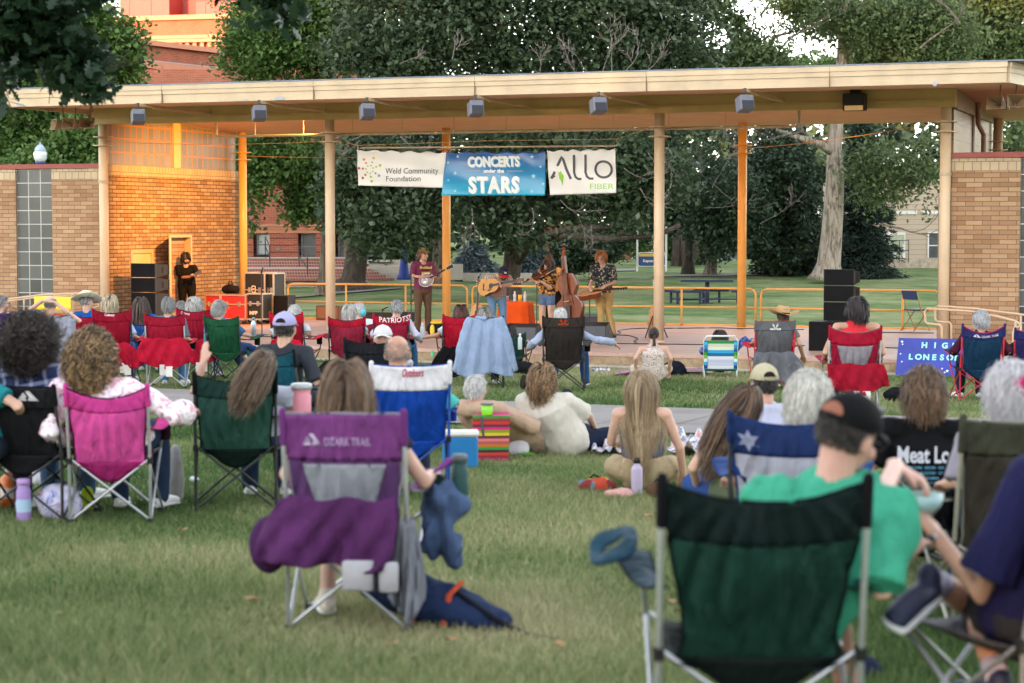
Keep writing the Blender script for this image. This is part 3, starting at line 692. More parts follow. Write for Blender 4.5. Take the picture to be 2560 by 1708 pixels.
for y0,y1,pr in((574,566,.18),(566,561,.3),(583,574,.08)):z0,z1=L2(0,y0,Y1)[1],L2(0,y1,Y1)[1];mb.box(((X0+X1)/2,-pr/2-.002,(z0+z1)/2),(X1-X0+.1,pr,z1-z0-.004))
mb.build('cornice',M_terra,t)
mb=MB()
for yy in(596,613,631):
 for a,b_ in cols:x0,x1=L2(max(a,560),600,Y1)[0],L2(b_,600,Y1)[0];mb.box(((x0+x1)/2,-.004,L2(0,yy,Y1)[1]),(x1-x0-.02,.03,.035))
mb.build('brick_course',paint((.12,.03,.02),.9),t)
for a,b_,pn in((636,672,M_glassl),(748,788,M_glassd),(841,859,M_glassd)):
 window(t,L2(a,0,Y1)[0],L2(b_,0,Y1)[0],wz0b if a==636 else wz0,wz1,.25,pn)
mb=MB();mb.box((L2(691,0,Y1)[0],-.02,L2(0,623,Y1)[1]),(.12,.03,.12));mb.build('wall_box',M_grey,t)
t=thing('brick_steps','two flights of red brick steps with pale landings below the red building','steps',(0,0,0))
M_tile=brick_mat('brick_tile',(.36,.11,.09),(.30,.09,.07),(.42,.3,.26),'x',.11,.11,.012,stain=.1)
ends=[984,965,945,925];XL=at_X(540,77)
zb=.33;mb=MB();mt_=MB();y=77
for k in range(4):
 x1=at_X(ends[k],y);mb.box(((XL+x1)/2,y+.2,zb+.06),(x1-XL,.4,.108));zb+=.11;mt_.box(((XL+x1)/2,y+.21,zb+.0),(x1-XL+.01,.42,.012));y+=.34
mt_.box(((XL+at_X(925,80))/2,79.8,zb+.0),(at_X(925,80)-XL,3,.02))
y=81
for k in range(3):
 x1=at_X(905,y);mb.box(((XL+x1)/2,y+.2,zb+.065),(x1-XL,.4,.118));zb+=.12;mt_.box(((XL+x1)/2,y+.21,zb),(x1-XL+.01,.42,.012));y+=.34
mt_.box(((XL+at_X(900,83))/2,83.6,zb),(at_X(905,83)-XL,4,.02))
s=mb.build('riser',M_tile,t);mt_.build('tread',M_conc,t)
mb=MB();mb.box(((XL+at_X(900,80))/2,80.9,.2),(at_X(900,80)-XL,6.6,.5));mb.build('base',M_conc,t)
for x0,x1,Ya,z0,Yb,z1 in((664,675,82.2,1.15,80.2,.8),(748,769,80.8,.8,77.4,.35)):
 h=thing('handrail','thin dark steel handrail on the '+('upper' if x0==664 else 'lower')+' flight of brick steps','railing',(0,0,0));mb=MB()
 a=Vector((at_X(x0,Ya),Ya,z0));b_=Vector((at_X(x1,Yb),Yb,z1))
 for zz in(.85,.45):mb.tube([a+Vector((0,0,zz)),b_+Vector((0,0,zz))],.025,6)
 mb.build('rail',M_dark,h)
 for p in(a,b_):MB().tube([p,p+Vector((0,0,.86))],.025,6).build('post',M_dark,h)
t=thing('retaining_wall','pale concrete retaining walls stepping down right of the brick steps','wall',(0,0,0));mb=MB()
def wbox(mb,px0,px1,y0,y1,Yd,dep=1.0):a=at_Y(px0,y0,Yd);b_=at_Y(px1,y1,Yd);mb.box(((a.x+b_.x)/2,Yd+dep/2,(a.z+b_.z)/2),(b_.x-a.x,dep,a.z-b_.z))
wbox(mb,925,1060,666,704,78.5,.4);wbox(mb,905,1000,650,690,80,.4);wbox(mb,1000,1157,661,700,79.2,.4);wbox(mb,1157,1330,683,704,79.5,.3);mb.build('wall',M_conc,t)
Y2=112;t=face('brick_hall','tall orange brick hall with dentil cornice and red rooftop box, lit by low sun',Y2,-R(14))
tx=lambda px:at_X(px,Y2)*1.0
def Lr(px,py,dy=0):
 n=Vector((math.sin(R(14)),math.cos(R(14)),0));o=Vector((0,Y2,0));d=ray(px,py);k=((o-Vector((0,0,CAMZ))).dot(n)+dy)/d.dot(n)
 p=Vector((0,0,CAMZ))+d*k-o;return p.x*math.cos(R(14))-p.y*math.sin(R(14)),p.z
xl,xr=Lr(200,60)[0],Lr(760,60)[0];zT=Lr(320,43)[1];zc=Lr(320,96)[1];zd0=Lr(400,108)[1];zd1=Lr(400,121)[1]
mb=MB();mb.box(((xl+xr)/2,6,(zT)/2-.1),(xr-xl,12,zT));mb.build('wall',M_ob,t)
M_orng=paint((.40,.17,.09),.6,'orange_stone')
mb=MB();mb.box(((xl+xr)/2,-.1,zT-.12),(xr-xl+.3,.4,.28));mb.box(((xl+xr)/2,-.15,zc-.02),(xr-xl+.2,.3,.2));mb.box(((xl+xr)/2,-.25,zc-.26),(xr-xl+.3,.5,.2));mb.build('cornice',M_orng,t)
mb=MB();x=xl
while x<xr:mb.box((x,-.14,(zd0+zd1)/2),(.22,.27,zd0-zd1));x+=.46
mb.build('dentil',M_orng,t)
M_redm=paint((.36,.04,.03),.5,'red_cladding')
for a,b_,top,dy,dep in((300,423,-60,2,5),(490,640,10,3,3)):
 x0,z0=Lr(a,40,dy);x1,_=Lr(b_,40,dy);zz=Lr(400,top,dy)[1];mb=MB();mb.box(((x0+x1)/2,dy+dep/2,(zT+zz)/2),(x1-x0,dep,zz-zT+.1));bb=mb.build('penthouse',M_redm,t)
 mb=MB();x=x0+.6
 while x<x1:mb.box((x,dy-.01,(zT+zz)/2),(.05,.04,zz-zT));x+=1.4
 mb.build('seam',paint((.3,.04,.03),.5),bb)
x0=Lr(300,40,2)[0];x1=Lr(423,40,2)[0];mb=MB();mb.box((x1+1.2,5.5,zT+1.6),(2.4,3,3.4));mb.build('penthouse',paint((.30,.05,.04),.6,'red_cladding_shade'),t)  # side of the red rooftop box turned from the sun, shade in its colour
Aw=at_Y(300,102,89);t=thing('brick_wing','lower red brick wing with stone ledges running back from behind the left trees','building',(Aw.x,Aw.y,0),-R(31))
zt=at_Y(320,107,89.5).z;L=16
mb=MB();mb.box((-.5*8-.0,L/2,zt/2-.05),(8,L,zt));mb.build('wall',M_rb_y,t)
mb=MB();mb.box((-4,L/2,zt+.08),(8.5,L+.5,.22));z2=at_Y(345,160,90).z;mb.box((.12,L/2,z2),(.28,L+.3,.34));z3=at_Y(350,214,90).z;mb.box((.1,L/2,z3),(.2,L+.3,.2));mb.build('ledge',M_terra,t)
mb=MB();mb.box((.12,L/2,z2+.185),(.3,L+.3,.03));mb.build('flashing',paint((.3,.34,.4),.4),t)
mb=MB();mb.box((.14,8.6,(z2+z3)/2-.2),(.28,.34,z2-z3+.4));mb.box((.17,8.6,z2-.5),(.34,.5,.2));mb.build('pilaster',M_terra,t)
Y3=100;t=face('beige_building','pale beige sided building with white double door, beyond the lawn at right',Y3)
m=bpy.data.materials.new('beige_siding');nt,b,_=nodes(m);tc=nt.nodes.new('ShaderNodeTexCoord');sp=nt.nodes.new('ShaderNodeSeparateXYZ');nt.links.new(tc.outputs['Object'],sp.inputs[0])
wv=nt.nodes.new('ShaderNodeTexWave');wv.bands_direction='Z';wv.wave_profile='SAW';wv.inputs['Scale'].default_value=1.25;wv.inputs['Distortion'].default_value=.5;nt.links.new(tc.outputs['Object'],wv.inputs['Vector'])
nt.links.new(ramp_out(nt,wv.outputs[1],[(.03,(.28,.2,.15)),(.12,(.52,.42,.33))]),b.inputs['Base Color']);b.inputs['Roughness'].default_value=.8
def fr_(px,py):return L2(px,py,Y3)
mb=MB();x0,z1=fr_(2120,480);x1,z0=fr_(2470,650);mb.box(((x0+x1)/2,4,(z1+.6+z0)/2),(x1-x0,8,z1+.6-z0));mb.build('wall',m,t)
mb=MB();mb.box(((x0+x1)/2,-.1,z0-.3),(x1-x0,.6,.8));mb.build('foundation',mat('stone',(.45,.38,.3),.9,.3,6,.6,20,.03),t)
a,za=fr_(2206,581);b2,zb_=fr_(2262,656)
mb=MB();mb.box(((a+b2)/2,-.04,(za+zb_)/2),(b2-a,.1,za-zb_));d=mb.build('door',M_white,t)
mb=MB();mb.box(((a+b2)/2,-.1,za-.36),((b2-a)*.9,.02,.48));[mb.box(((a+b2)/2+s_*(b2-a)*.24,-.1,(za+zb_)/2-.3),((b2-a)*.3,.02,.9))for s_ in(-1,1)];mb.build('pane',mat('pale_blind',(.42,.44,.34),.4,.1),d)
mb=MB()
for s_ in(-.55,0.1,.5):mb.tube([((a+b2)/2+s_*(b2-a),-.9,zb_),((a+b2)/2+s_*(b2-a),-.9,zb_+1.1)],.02,5)
mb.tube([((a+b2)/2-.7,-.9,zb_+1.1),((a+b2)/2+.6,-.9,zb_+1.1)],.02,5);mb.tube([((a+b2)/2-.7,-.9,zb_+.6),((a+b2)/2+.6,-.9,zb_+.6)],.02,5);mb.build('guard_rail',M_dark,t)
x0,z1=fr_(2319,580);x1,z0=fr_(2350,648);window(t,x0,x1,z0,z1,-.04,M_glassd,M_white,(.5,))
x0,z1=fr_(2215,528);x1,z0=fr_(2250,535)
mb=MB();mb.box((fr_(2240,0)[0],-.05,fr_(0,532)[1]),(2.3,.12,.16));mb.box((fr_(2340,0)[0],-.05,fr_(0,532)[1]),(1.2,.12,.16));mb.build('sill',M_white,t)
Y4=118;t=face('brick_block','narrow red brick end wall between trees, left of the blue sign',Y4)
mb=MB();wb=lambda x0,x1,y0,y1:(L2(x0,y0,Y4),L2(x1,y1,Y4))
(a,za),(b2,zb_)=wb(1544,1578,540,678);mb.box(((a+b2)/2,3,(za+zb_)/2),(b2-a,6,za-zb_));mb.build('wall',M_rb,t)
(a,za),(b2,zb_)=wb(1520,1544,600,678);mb=MB();mb.box(((a+b2)/2,2,(za+zb_)/2),(b2-a,3,za-zb_));mb.build('service_door',paint((.45,.46,.48),.5),t)
(a,za),(b2,zb_)=wb(1360,1520,560,680);mb=MB();mb.box(((a+b2)/2,4,(za+zb_)/2),(b2-a,6,za-zb_));mb.build('side_wall',M_rb,t)
t=face('white_building','white rendered house end glimpsed behind the trees above the blue sign',120)
a=at_Y(1578,598,120);b2=at_Y(1640,675,120);mb=MB();mb.box(((a.x+b2.x)/2,3,(a.z+b2.z)/2),(b2.x-a.x,6,a.z-b2.z));mb.build('wall',M_white,t)
t=face('brick_house','low red brick house behind the parked car',125)
a=at_Y(1780,625,125);b2=at_Y(1880,675,125);mb=MB();mb.box(((a.x+b2.x)/2,3,(a.z+b2.z)/2),(b2.x-a.x,6,a.z-b2.z));mb.build('wall',M_rb,t)
def lamp_globe():
 q=at_Y(101,404,55);zb_=zg(q.x,q.y);t=thing('street_lamp','dark blue lamp post with frosted acorn globe above the left brick wing','street lamp',(q.x,q.y,zb_))
 t.scale=(.68,.68,1);h=q.z-zb_-.0;M_bl=paint((.02,.04,.16),.35,'blue_paint')
 mb=MB();mb.lathe([(.2,0),(.2,.12),(.12,.3),(.07,.6),(.06,h-.35),(.1,h-.3),(.12,h-.15),(.2,h-.05),(.19,h)],n=16);mb.build('pole',M_bl,t,True)
 g=mat('frosted_globe',(.62,.66,.68),.2,.1,3,0,10,.001,0,.6)
 mb=MB();mb.lathe([(.19,h),(.26,h+.08),(.28,h+.22),(.24,h+.28),(.1,h+.3)],n=16);mb.build('globe',g,t,True)
 mb=MB();mb.lathe([(.25,h+.27),(.2,h+.37),(.1,h+.45),(.03,h+.48),(.03,h+.52),(0,h+.53)],n=16);mb.build('cap',paint((.35,.42,.55),.3,'pale_blue_paint'),t,True)
lamp_globe()
q=at_Y(1010,699,76);t=thing('street_lamp','royal blue fluted lamp post behind the mandolin player, head hidden in leaves','street lamp',(q.x,q.y,q.z))
mb=MB();mb.lathe([(.28,0),(.28,.1),(.2,.25),(.16,.6),(.15,.62),(.15,.9),(.1,.95),(.08,3.6),(.12,3.7),(.18,3.8)],n=14);mb.build('pole',paint((.02,.05,.28),.35,'royal_blue_paint'),t,True)
mb=MB();mb.lathe([(.18,3.8),(.25,4.0),(.26,4.2),(.1,4.35),(.0,4.4)],n=14);mb.build('globe',mat('frosted_globe',(.62,.66,.68),.2,.1,3,0,10,.001,0,.6),t,True)
Ys=72;q=at_Y(1593,678,Ys);t=thing('campus_sign','blue and yellow rounded sign reading Kepner Hall behind the stage column','sign',(q.x,q.y,q.z))
k=Ys/F;mb=MB()
mb.box((0,0,.8),(.07,.07,1.62));mb.box((72*k,0,.8),(.07,.07,1.62));mb.build('post',M_white,t)
def rrect(x0,x1,z0,z1,r):return[(cx_+r*math.cos(a),cz_+r*math.sin(a))for cx_,cz_,a0 in((x1-r,z1-r,0),(x0+r,z1-r,90),(x0+r,z0+r,180),(x1-r,z0+r,270))for a in[R(a0+j*22.5)for j in range(5)]]
x0,x1=3*k,69*k;z1=45*k;z0=13*k
MB().prism(rrect(x0-.03,x1+.03,z0-.03,z1+.03,.09),-.05,.02).build('sign_edge',M_white,t)
MB().prism(rrect(x0,x1,z0,z1,.07),-.06,-.051).build('sign_panel',paint((.03,.07,.22),.4,'sign_blue'),t)
MB().prism([(x0+.01,z1-.12),(x1-.01,z1-.12),(x1-.02,z1-.02),(x0+.02,z1-.02)],-.066,-.0605).build('yellow_band',paint((.75,.5,.08),.4),t)
text_obj('lettering','Kepner Hall',.13,M_white,t,((x0+x1)/2,-.064,(z0+z1)/2-.09),ext=.002,bold=.004)
def picnic():
 Yp=63;q=at_Y(1768,760,Yp);t=thing('picnic_table','dark blue slatted metal picnic table on the lawn behind the stage','picnic table',(q.x,q.y,q.z),R(-8));k=Yp/F
 m=paint((.015,.025,.06),.4,'navy_metal')
 def slats(n_,cx_,cy,z,w,d_):
  mb=MB();n2=9
  for i in range(n2):mb.box((cx_,cy-d_/2+d_*(i+.5)/n2,z),(w,d_/n2*.62,.03))
  mb.box((cx_,cy-d_/2,z-.025),(w,.03,.07));mb.box((cx_,cy+d_/2,z-.025),(w,.03,.07));mb.box((cx_-w/2,cy,z-.025),(.03,d_,.07));mb.box((cx_+w/2,cy,z-.025),(.03,d_,.07))
  for s_ in np.linspace(-.4,.4,14):mb.box((cx_+w*s_,cy-d_/2-.018,z-.01),(.03,.01,.05))
  return mb.build(n_,m,t)
 slats('tabletop',0,0,.76,1.62,.8)
 slats('bench',-.55,-.62,.43,.95,.3);slats('bench',.1,.75,.43,1.1,.3);slats('bench',.95,.1,.43,.34,.8);slats('bench',-1.15,.1,.43,.34,.7)
 mb=MB();mb.box((0,0,.37),(.13,.13,.74));mb.box((0,0,.02),(.4,.4,.03))
 for x,y in((-.9,-.62),(-.2,-.62),(.35,.75),(-.15,.75),(.95,.1),(-1.15,.1)):mb.box((x,y,.2),(.08,.08,.42));mb.tube([(x,y,.15),(0,0,.15)],.025,5)
 mb.build('leg',m,t)
picnic()
q=at_Y(925,662,80.5);t=thing('picnic_table','green picnic table on the raised concrete terrace beside the big trunk','picnic table',(q.x,q.y,q.z-.0));m=paint((.05,.09,.08),.5)
MB().box((0,0,.36),(1.3,.7,.06)).build('tabletop',m,t);MB().box((.5,-.5,.1),(1.0,.25,.05)).build('bench',m,t);MB().box((-.3,0,.15),(.1,.1,.4)).build('leg',m,t)
def car():
 Yc=122;q=at_Y(1837,673,Yc);t=thing('parked_car','grey blue sedan parked beyond the lawn beside the gnarled trunk','car',(q.x,q.y,q.z));k=1
 m=mat('car_paint',(.16,.19,.24),.25,.05,2,0,10,.001,.4,.6)
 prof=[(-2.2,.35),(-2.25,.7),(-1.9,.85),(-1.3,.95),(-.6,1.38),(.5,1.42),(1.3,1.05),(2.0,.98),(2.2,.7),(2.2,.35)]
 MB().prism(prof,-.85,.85).build('body',m,t)
 MB().prism([(-1.15,.96),(-.58,1.33),(.45,1.36),(1.1,1.04)],-.86,-.852).build('window',M_glassd,t)
 for x in(-1.4,1.35):
  for y in(-.8,.8):
   Mx=Matrix.Rotation(R(90),3,'X');w=MB().lathe([(.0,-.1),(.32,-.1),(.32,.1),(0,.1)],(x,y,.32),16,Mx,cap=False).build('wheel',M_black,t)
   MB().lathe([(.0,-.105),(.18,-.105),(.18,.105),(0,.105)],(x,y,.32),12,Mx,cap=False).build('rim',metal(),w)
 for y in(-.6,.6):MB().box((-2.22,y,.68),(.06,.3,.12)).build('headlight',M_white,t)
car()
def leaf_mat(name,dark,light,trans=.25,rough=.5):
 m=bpy.data.materials.new(name);nt,b,out=nodes(m)
 at=nt.nodes.new('ShaderNodeAttribute');at.attribute_name='rnd'
 tc=nt.nodes.new('ShaderNodeTexCoord');n=noi(nt,tc.outputs['Object'],.9,3)
 md=nt.nodes.new('ShaderNodeMath');md.operation='MULTIPLY_ADD';md.inputs[1].default_value=.75;nt.links.new(at.outputs['Fac'],md.inputs[0])
 m2=nt.nodes.new('ShaderNodeMath');m2.operation='MULTIPLY_ADD';m2.inputs[1].default_value=.9;m2.inputs[2].default_value=-.32;nt.links.new(n.outputs[0],m2.inputs[0]);nt.links.new(m2.outputs[0],md.inputs[2])
 r=ramp(nt,[(0,dark),(1,light)]);nt.links.new(md.outputs[0],r.inputs[0])
 nt.links.new(r.outputs[0],b.inputs['Base Color']);b.inputs['Roughness'].default_value=rough;b.inputs['Specular IOR Level'].default_value=.35
 tr=nt.nodes.new('ShaderNodeBsdfTranslucent');nt.links.new(r.outputs[0],tr.inputs[0]);mx=nt.nodes.new('ShaderNodeMixShader');mx.inputs[0].default_value=trans
 nt.links.new(b.outputs[0],mx.inputs[1]);nt.links.new(tr.outputs[0],mx.inputs[2]);nt.links.new(mx.outputs[0],out.inputs[0]);return m
def bark_mat(name,c1,c2,sc=9,st=.18):
 m=bpy.data.materials.new(name);nt,b,_=nodes(m);tc=nt.nodes.new('ShaderNodeTexCoord')
 v=mapping(nt,tc.outputs['Object'],(1,1,st));w=noi(nt,v,sc,5,.65,1.2);n=noi(nt,tc.outputs['Object'],1.2,3)
 a=ramp_out(nt,w.outputs[0],[(.38,c1),(.56,c2)]);a=mix(nt,.4,a,ramp_out(nt,n.outputs[0],[(.3,(.55,.55,.55)),(.7,(1,1,1))]),'MULTIPLY')
 nt.links.new(a,b.inputs['Base Color']);b.inputs['Roughness'].default_value=.95;bump(nt,b,w.outputs[0],1.0,.06);return m
LM={'maple':leaf_mat('dark_maple_leaf',(.016,.032,.017),(.085,.125,.065),.18,.38),'green':leaf_mat('green_leaf',(.028,.07,.016),(.13,.22,.055),.3,.5),'olive':leaf_mat('olive_leaf',(.035,.055,.018),(.14,.17,.055),.3),'cotton':leaf_mat('ash_leaf',(.035,.065,.026),(.16,.215,.085),.25),'spruce':leaf_mat('spruce_needle',(.010,.024,.018),(.035,.06,.045),.05,.7),'blue':leaf_mat('blue_spruce_needle',(.05,.075,.085),(.17,.22,.24),.05,.6),'oak':leaf_mat('oak_leaf',(.008,.022,.012),(.03,.065,.03),.15,.35),'deep':leaf_mat('deep_green_leaf',(.016,.038,.024),(.075,.12,.065),.12,.5)}
BK={'dark':bark_mat('dark_bark',(.03,.022,.017),(.09,.07,.055)),'pale':bark_mat('pale_bark',(.14,.11,.085),(.42,.36,.30),7),'mid':bark_mat('mid_bark',(.07,.055,.042),(.20,.165,.13)),'twig':paint((.17,.145,.135),.9,'dead_twig',.2)}
def crown(lobes,n,size,seed,gap=.42,gs=1.0,clump=.22,nclump=None,droop=.3,aspect=.62,ret=False,fuzz=.12):
 """leaf blades scattered in clumps through ellipsoid lobes: (centre, radii, weight)"""
 g=np.random.default_rng(seed);vol=np.array([l[2]*(l[1][0]*l[1][1]*l[1][2])**(2/3)for l in lobes]);vol/=vol.sum()
 P=[]
 ncl=nclump or max(30,n//28)
 which=g.choice(len(lobes),ncl*2,p=vol)
 c=np.array([l[0]for l in lobes],dtype=float)[which];r=np.array([l[1]for l in lobes],dtype=float)[which]
 d=g.normal(size=(ncl*2,3));d/=np.linalg.norm(d,axis=1)[:,None];rad=g.random(ncl*2)**.45*(1+fuzz*(g.random(ncl*2)-.5)*2)
 rad*=.78+.5*vnoise(d*2.2+c*.13,1.3,seed)
 q=c+d*r*rad[:,None]
 keep=vnoise(q,gs,seed+5)>gap;q=q[keep][:ncl]
 if len(q)==0:q=c[:10]
 per=max(4,n//len(q));pts=np.repeat(q,per,0)+np.clip(g.normal(size=(len(q)*per,3)),-2.2,2.2)*np.array([clump,clump,clump*.6])
 tone=np.repeat(g.random(len(q)),per)*.55+g.random(len(pts))*.45
 m=len(pts);nrm=g.normal(size=(m,3));nrm[:,2]=np.abs(nrm[:,2])+.35;nrm/=np.linalg.norm(nrm,axis=1)[:,None]
 t=np.cross(nrm,g.normal(size=(m,3)));t/=np.linalg.norm(t,axis=1)[:,None];b_=np.cross(nrm,t);t[:,2]-=droop*np.abs(g.random(m));s=(size*(.6+.8*g.random(m)))[:,None]
 v=np.stack([pts-t*s*.5,pts-b_*s*.5*aspect+nrm*s*.06,pts+t*s*.5,pts+b_*s*.5*aspect+nrm*s*.06],1).reshape(-1,3)
 f=np.arange(m*4).reshape(-1,4);return v,f,tone
def branchy(mb,p,d,L,r,depth,seed,spread=.6,seg=5,up=.15,n=5,minr=.006,gnarl=.25):
 g=random.Random(seed);pts=[Vector(p)];d=Vector(d).normalized();rs=[r]
 for i in range(seg):
  d=(d+Vector((g.uniform(-1,1),g.uniform(-1,1),g.uniform(-1,1)+up))*gnarl).normalized();pts.append(pts[-1]+d*L/seg);rs.append(max(minr,r*(1-(i+1)/seg*.55)))
 mb.sweep(pts,rs,n if r>.03 else 4,caps='flat')
 if depth>0:
  for k in range(g.choice((2,3,3))):
   i=g.randint(max(1,seg//2),seg);a=(d+Vector((g.uniform(-1,1),g.uniform(-1,1),g.uniform(-.7,1)))*spread).normalized()
   branchy(mb,pts[i],a,L*g.uniform(.5,.78),rs[i]*.6,depth-1,g.random(),spread,seg,up,n,minr,gnarl)
def lobe(px,py,rx,ry,Y,dY=None,w=1,rd=None):
 c=at_Y(px,py,Y);k=Y/F;return(tuple(c),(rx*k,(rd or max(rx,ry)*.8)*k if dY is None else dY,ry*k),w)
def make_tree(label,trunk,lobes,n,size,leaf,bark,seed,name='tree',group=None,limbs=(),twigs=(),gap=.42,gs=1.0,clump=.25,cat='tree',aspect=.62,droop=.3,nclump=None):
 base=Vector(trunk[0]);t=thing(name,label,cat,base,0,group)
 mb=MB();pts=[Vector(p)-base for p in trunk[1]];mb.sweep(pts,trunk[2],18,caps='flat')
 for L_ in limbs:mb.sweep([Vector(p)-base for p in L_[0]],L_[1],10,caps='flat')
 o=mb.build('trunk',BK[bark],t,True)
 if twigs:
  mb=MB()
  for(p,d,L,r,dep,sd)in twigs:branchy(mb,Vector(p)-base,d,L,r,dep,sd)
  mb.build('branch',BK['twig']if leaf!='cotton' else BK['mid'],t)
 if lobes:
  v,f,a=crown(lobes,n,size,seed,gap,gs,clump,nclump,droop,aspect);v=v-np.array(base)
  obj_np('crown',v,f,LM[leaf],t,a)
 return t
def trunk_px(px0,pyb,pxt,pyt,Y,w0,w1,flare=1.5,lean=0):
 k=Y/F;b_=at_Y(px0,pyb,Y);t=at_Y(pxt,pyt,Y);z0=zg(b_.x,b_.y);b_.z=min(b_.z,z0+.1);n=9;P=[];Q=[]
 for i in range(n):
  s=i/(n-1);p=b_.lerp(t,s);p.x+=math.sin(s*3)*.08;P.append(p);Q.append(k*.5*((w0*(1-s)+w1*s))*(1+(flare-1)*max(0,1-s*7)**2))
 P.insert(0,b_-Vector((0,0,.3)));Q.insert(0,Q[0]*1.15)
 return(tuple(b_),P,Q)
Tseed=100
Y=67;k=Y/F
limb=lambda pts,w0,w1,Yd=Y:([at_Y(x,y,Yd+dy)for x,y,dy in pts],[(w0+(w1-w0)*i/(len(pts)-1))*Yd/F*.5 for i in range(len(pts))])
tw=[(at_Y(x,y,Y-6),d,L*.6,.012,3,s_)for x,y,d,L,s_ in((1130,150,(.3,0,.6),1.0,1),(1500,190,(.2,0,.8),1.5,2),(1560,185,(.5,0,.6),1.6,3),(1470,185,(-.4,0,.8),1.3,4),(1350,180,(0,0,1),.9,5),(1600,190,(.6,0,.4),1.2,6),(1330,520,(.3,0,-.8),1.2,7),(1400,500,(.6,0,-.4),1.5,8),(1560,420,(.6,0,-.4),1.4,9),(1600,470,(.3,0,-.6),1.2,10),(900,350,(-.3,0,-.5),1.2,11),(1000,340,(.3,0,-.3),1.3,12),(1180,520,(.1,0,-.8),1.1,13),(1480,560,(0,0,-1),.9,14),(1000,160,(.6,0,.3),1,15),(1530,180,(.1,0,.9),1.7,21),(1450,195,(-.6,0,.6),1.2,22),(1380,470,(.4,0,-.2),1.6,23),(1620,380,(.3,0,-.7),1.3,24),(880,350,(.6,0,.1),1.5,25))]
lobes=[lobe(1300,60,420,260,Y,rd=170),lobe(1000,120,170,160,Y-2),lobe(1600,60,190,200,Y-1),lobe(1130,-60,250,180,Y),lobe(930,460,110,150,Y-3,w=1.1),lobe(1060,500,130,110,Y-2),lobe(1230,440,180,130,Y-1),lobe(1420,470,190,120,Y-1),lobe(1590,440,130,120,Y-2),lobe(950,560,90,70,Y-4,w=1.3),lobe(1150,580,110,45,Y-3,w=1),lobe(1330,575,140,35,Y-2,w=.7),lobe(1300,400,330,130,Y+3,w=.9),lobe(1700,200,70,120,Y,w=.7)]
tr=trunk_px(1272,748,1300,300,Y,46,40,1.6)
make_tree('huge dark leaved maple with low spreading limbs directly behind the banners',tr,lobes,120000,.20,'maple','dark',11,gap=.30,gs=.55,clump=.34,twigs=tw,limbs=[limb([(1285,610,0),(1330,596,-1),(1420,588,-2),(1520,596,-2),(1640,590,-2),(1700,562,-2)],24,12),limb([(1290,660,0),(1320,620,-1),(1370,585,-2),(1440,570,-2),(1540,568,-2)],22,10),limb([(1285,560,0),(1200,480,0),(1100,420,0)],26,12),limb([(1290,420,0),(1310,345,0),(1335,200,0)],30,14),limb([(1290,440,0),(1240,350,1),(1160,320,1)],22,10),limb([(1290,460,0),(1400,380,1),(1500,250,1)],20,10)])
Y=70
tr=trunk_px(806,702,812,480,Y,30,20,1.3)
make_tree('bright green tree with slim trunk standing behind the left cream column',tr,[lobe(740,70,180,150,Y+4),lobe(640,120,90,90,Y+4,w=1.2),lobe(830,60,110,130,Y+4),lobe(720,430,120,130,Y-2),lobe(640,440,60,130,Y-2,w=1.3),lobe(650,530,50,60,Y-2,w=1.6),lobe(650,400,60,70,Y-1,w=1.5),lobe(745,520,60,45,Y-2,w=1.1),lobe(780,-40,160,80,Y+4)],62000,.17,'green','mid',21,gap=.36,gs=.6,clump=.3,limbs=[limb([(808,500,4),(830,300,4),(800,80,5)],14,7,Y),limb([(812,480,2),(700,160,4),(640,110,5)],12,5,Y),limb([(812,420,2),(760,160,4),(720,20,5)],12,5,Y)])
Y=78
tr=trunk_px(880,702,892,560,75,62,46,2.0)
make_tree('thick dark trunk tree with flared base beside the brick steps',tr,[lobe(900,470,90,90,Y,w=1),lobe(870,560,50,40,Y-4)],9000,.2,'maple','dark',31,gap=.4)
tr=trunk_px(1092,708,1094,500,76,34,30,1.5)
make_tree('grey trunk tree directly left of the orange rear column',tr,[lobe(1090,520,90,60,76)],7000,.2,'maple','mid',32,gap=.4)
Y=80
b_=at_Y(2068,686,Y);P=[(2068,700),(2069,684),(2072,660),(2078,600),(2084,520),(2088,440),(2086,370),(2092,300),(2105,180),(2110,100),(2112,20),(2120,-60)];Wd=[105,78,60,54,50,46,38,34,34,30,26,20]
pts=[at_Y(x,y,Y)for x,y in P]
tw=[(at_Y(x,y,Y-3),d,L,.05,4,s_)for x,y,d,L,s_ in((1880,100,(-.6,0,.7),2.5,41),(1900,40,(.5,0,.8),2,42),(2000,330,(-.8,0,-.2),1.8,43),(1780,40,(.6,0,.3),1.8,44),(2300,120,(.5,0,.5),2,45),(2200,560,(.5,0,-.2),2,46),(2400,60,(-.4,0,.6),2,47),(1860,150,(.2,0,.8),1.8,48),(1960,110,(.7,0,.6),1.8,49))]
make_tree('tall cottonwood with furrowed pale trunk on the lawn at right',(tuple(b_),pts,[w_*Y/F*.5 for w_ in Wd]),[lobe(2050,60,160,110,Y,w=1.1),lobe(2250,90,170,110,Y,w=1.1),lobe(1930,130,70,70,Y,w=.7),lobe(2225,430,100,80,Y-1,w=1.2),lobe(2300,430,80,110,Y-2,w=1),lobe(2010,330,50,30,Y+2,w=.5),lobe(2200,335,120,40,Y+2,w=1)],40000,.21,'cotton','pale',41,gap=.48,gs=.45,clump=.42,aspect=.45,limbs=[limb([(2086,385,0),(2050,360,-.5),(1990,342,-1),(1940,325,-1)],24,10,Y),limb([(2112,60,0),(2150,20,-1),(2200,-20,-1)],22,12,Y),limb([(2105,150,0),(2170,70,-1),(2160,10,-1)],16,8,Y)],twigs=tw)
Y=76
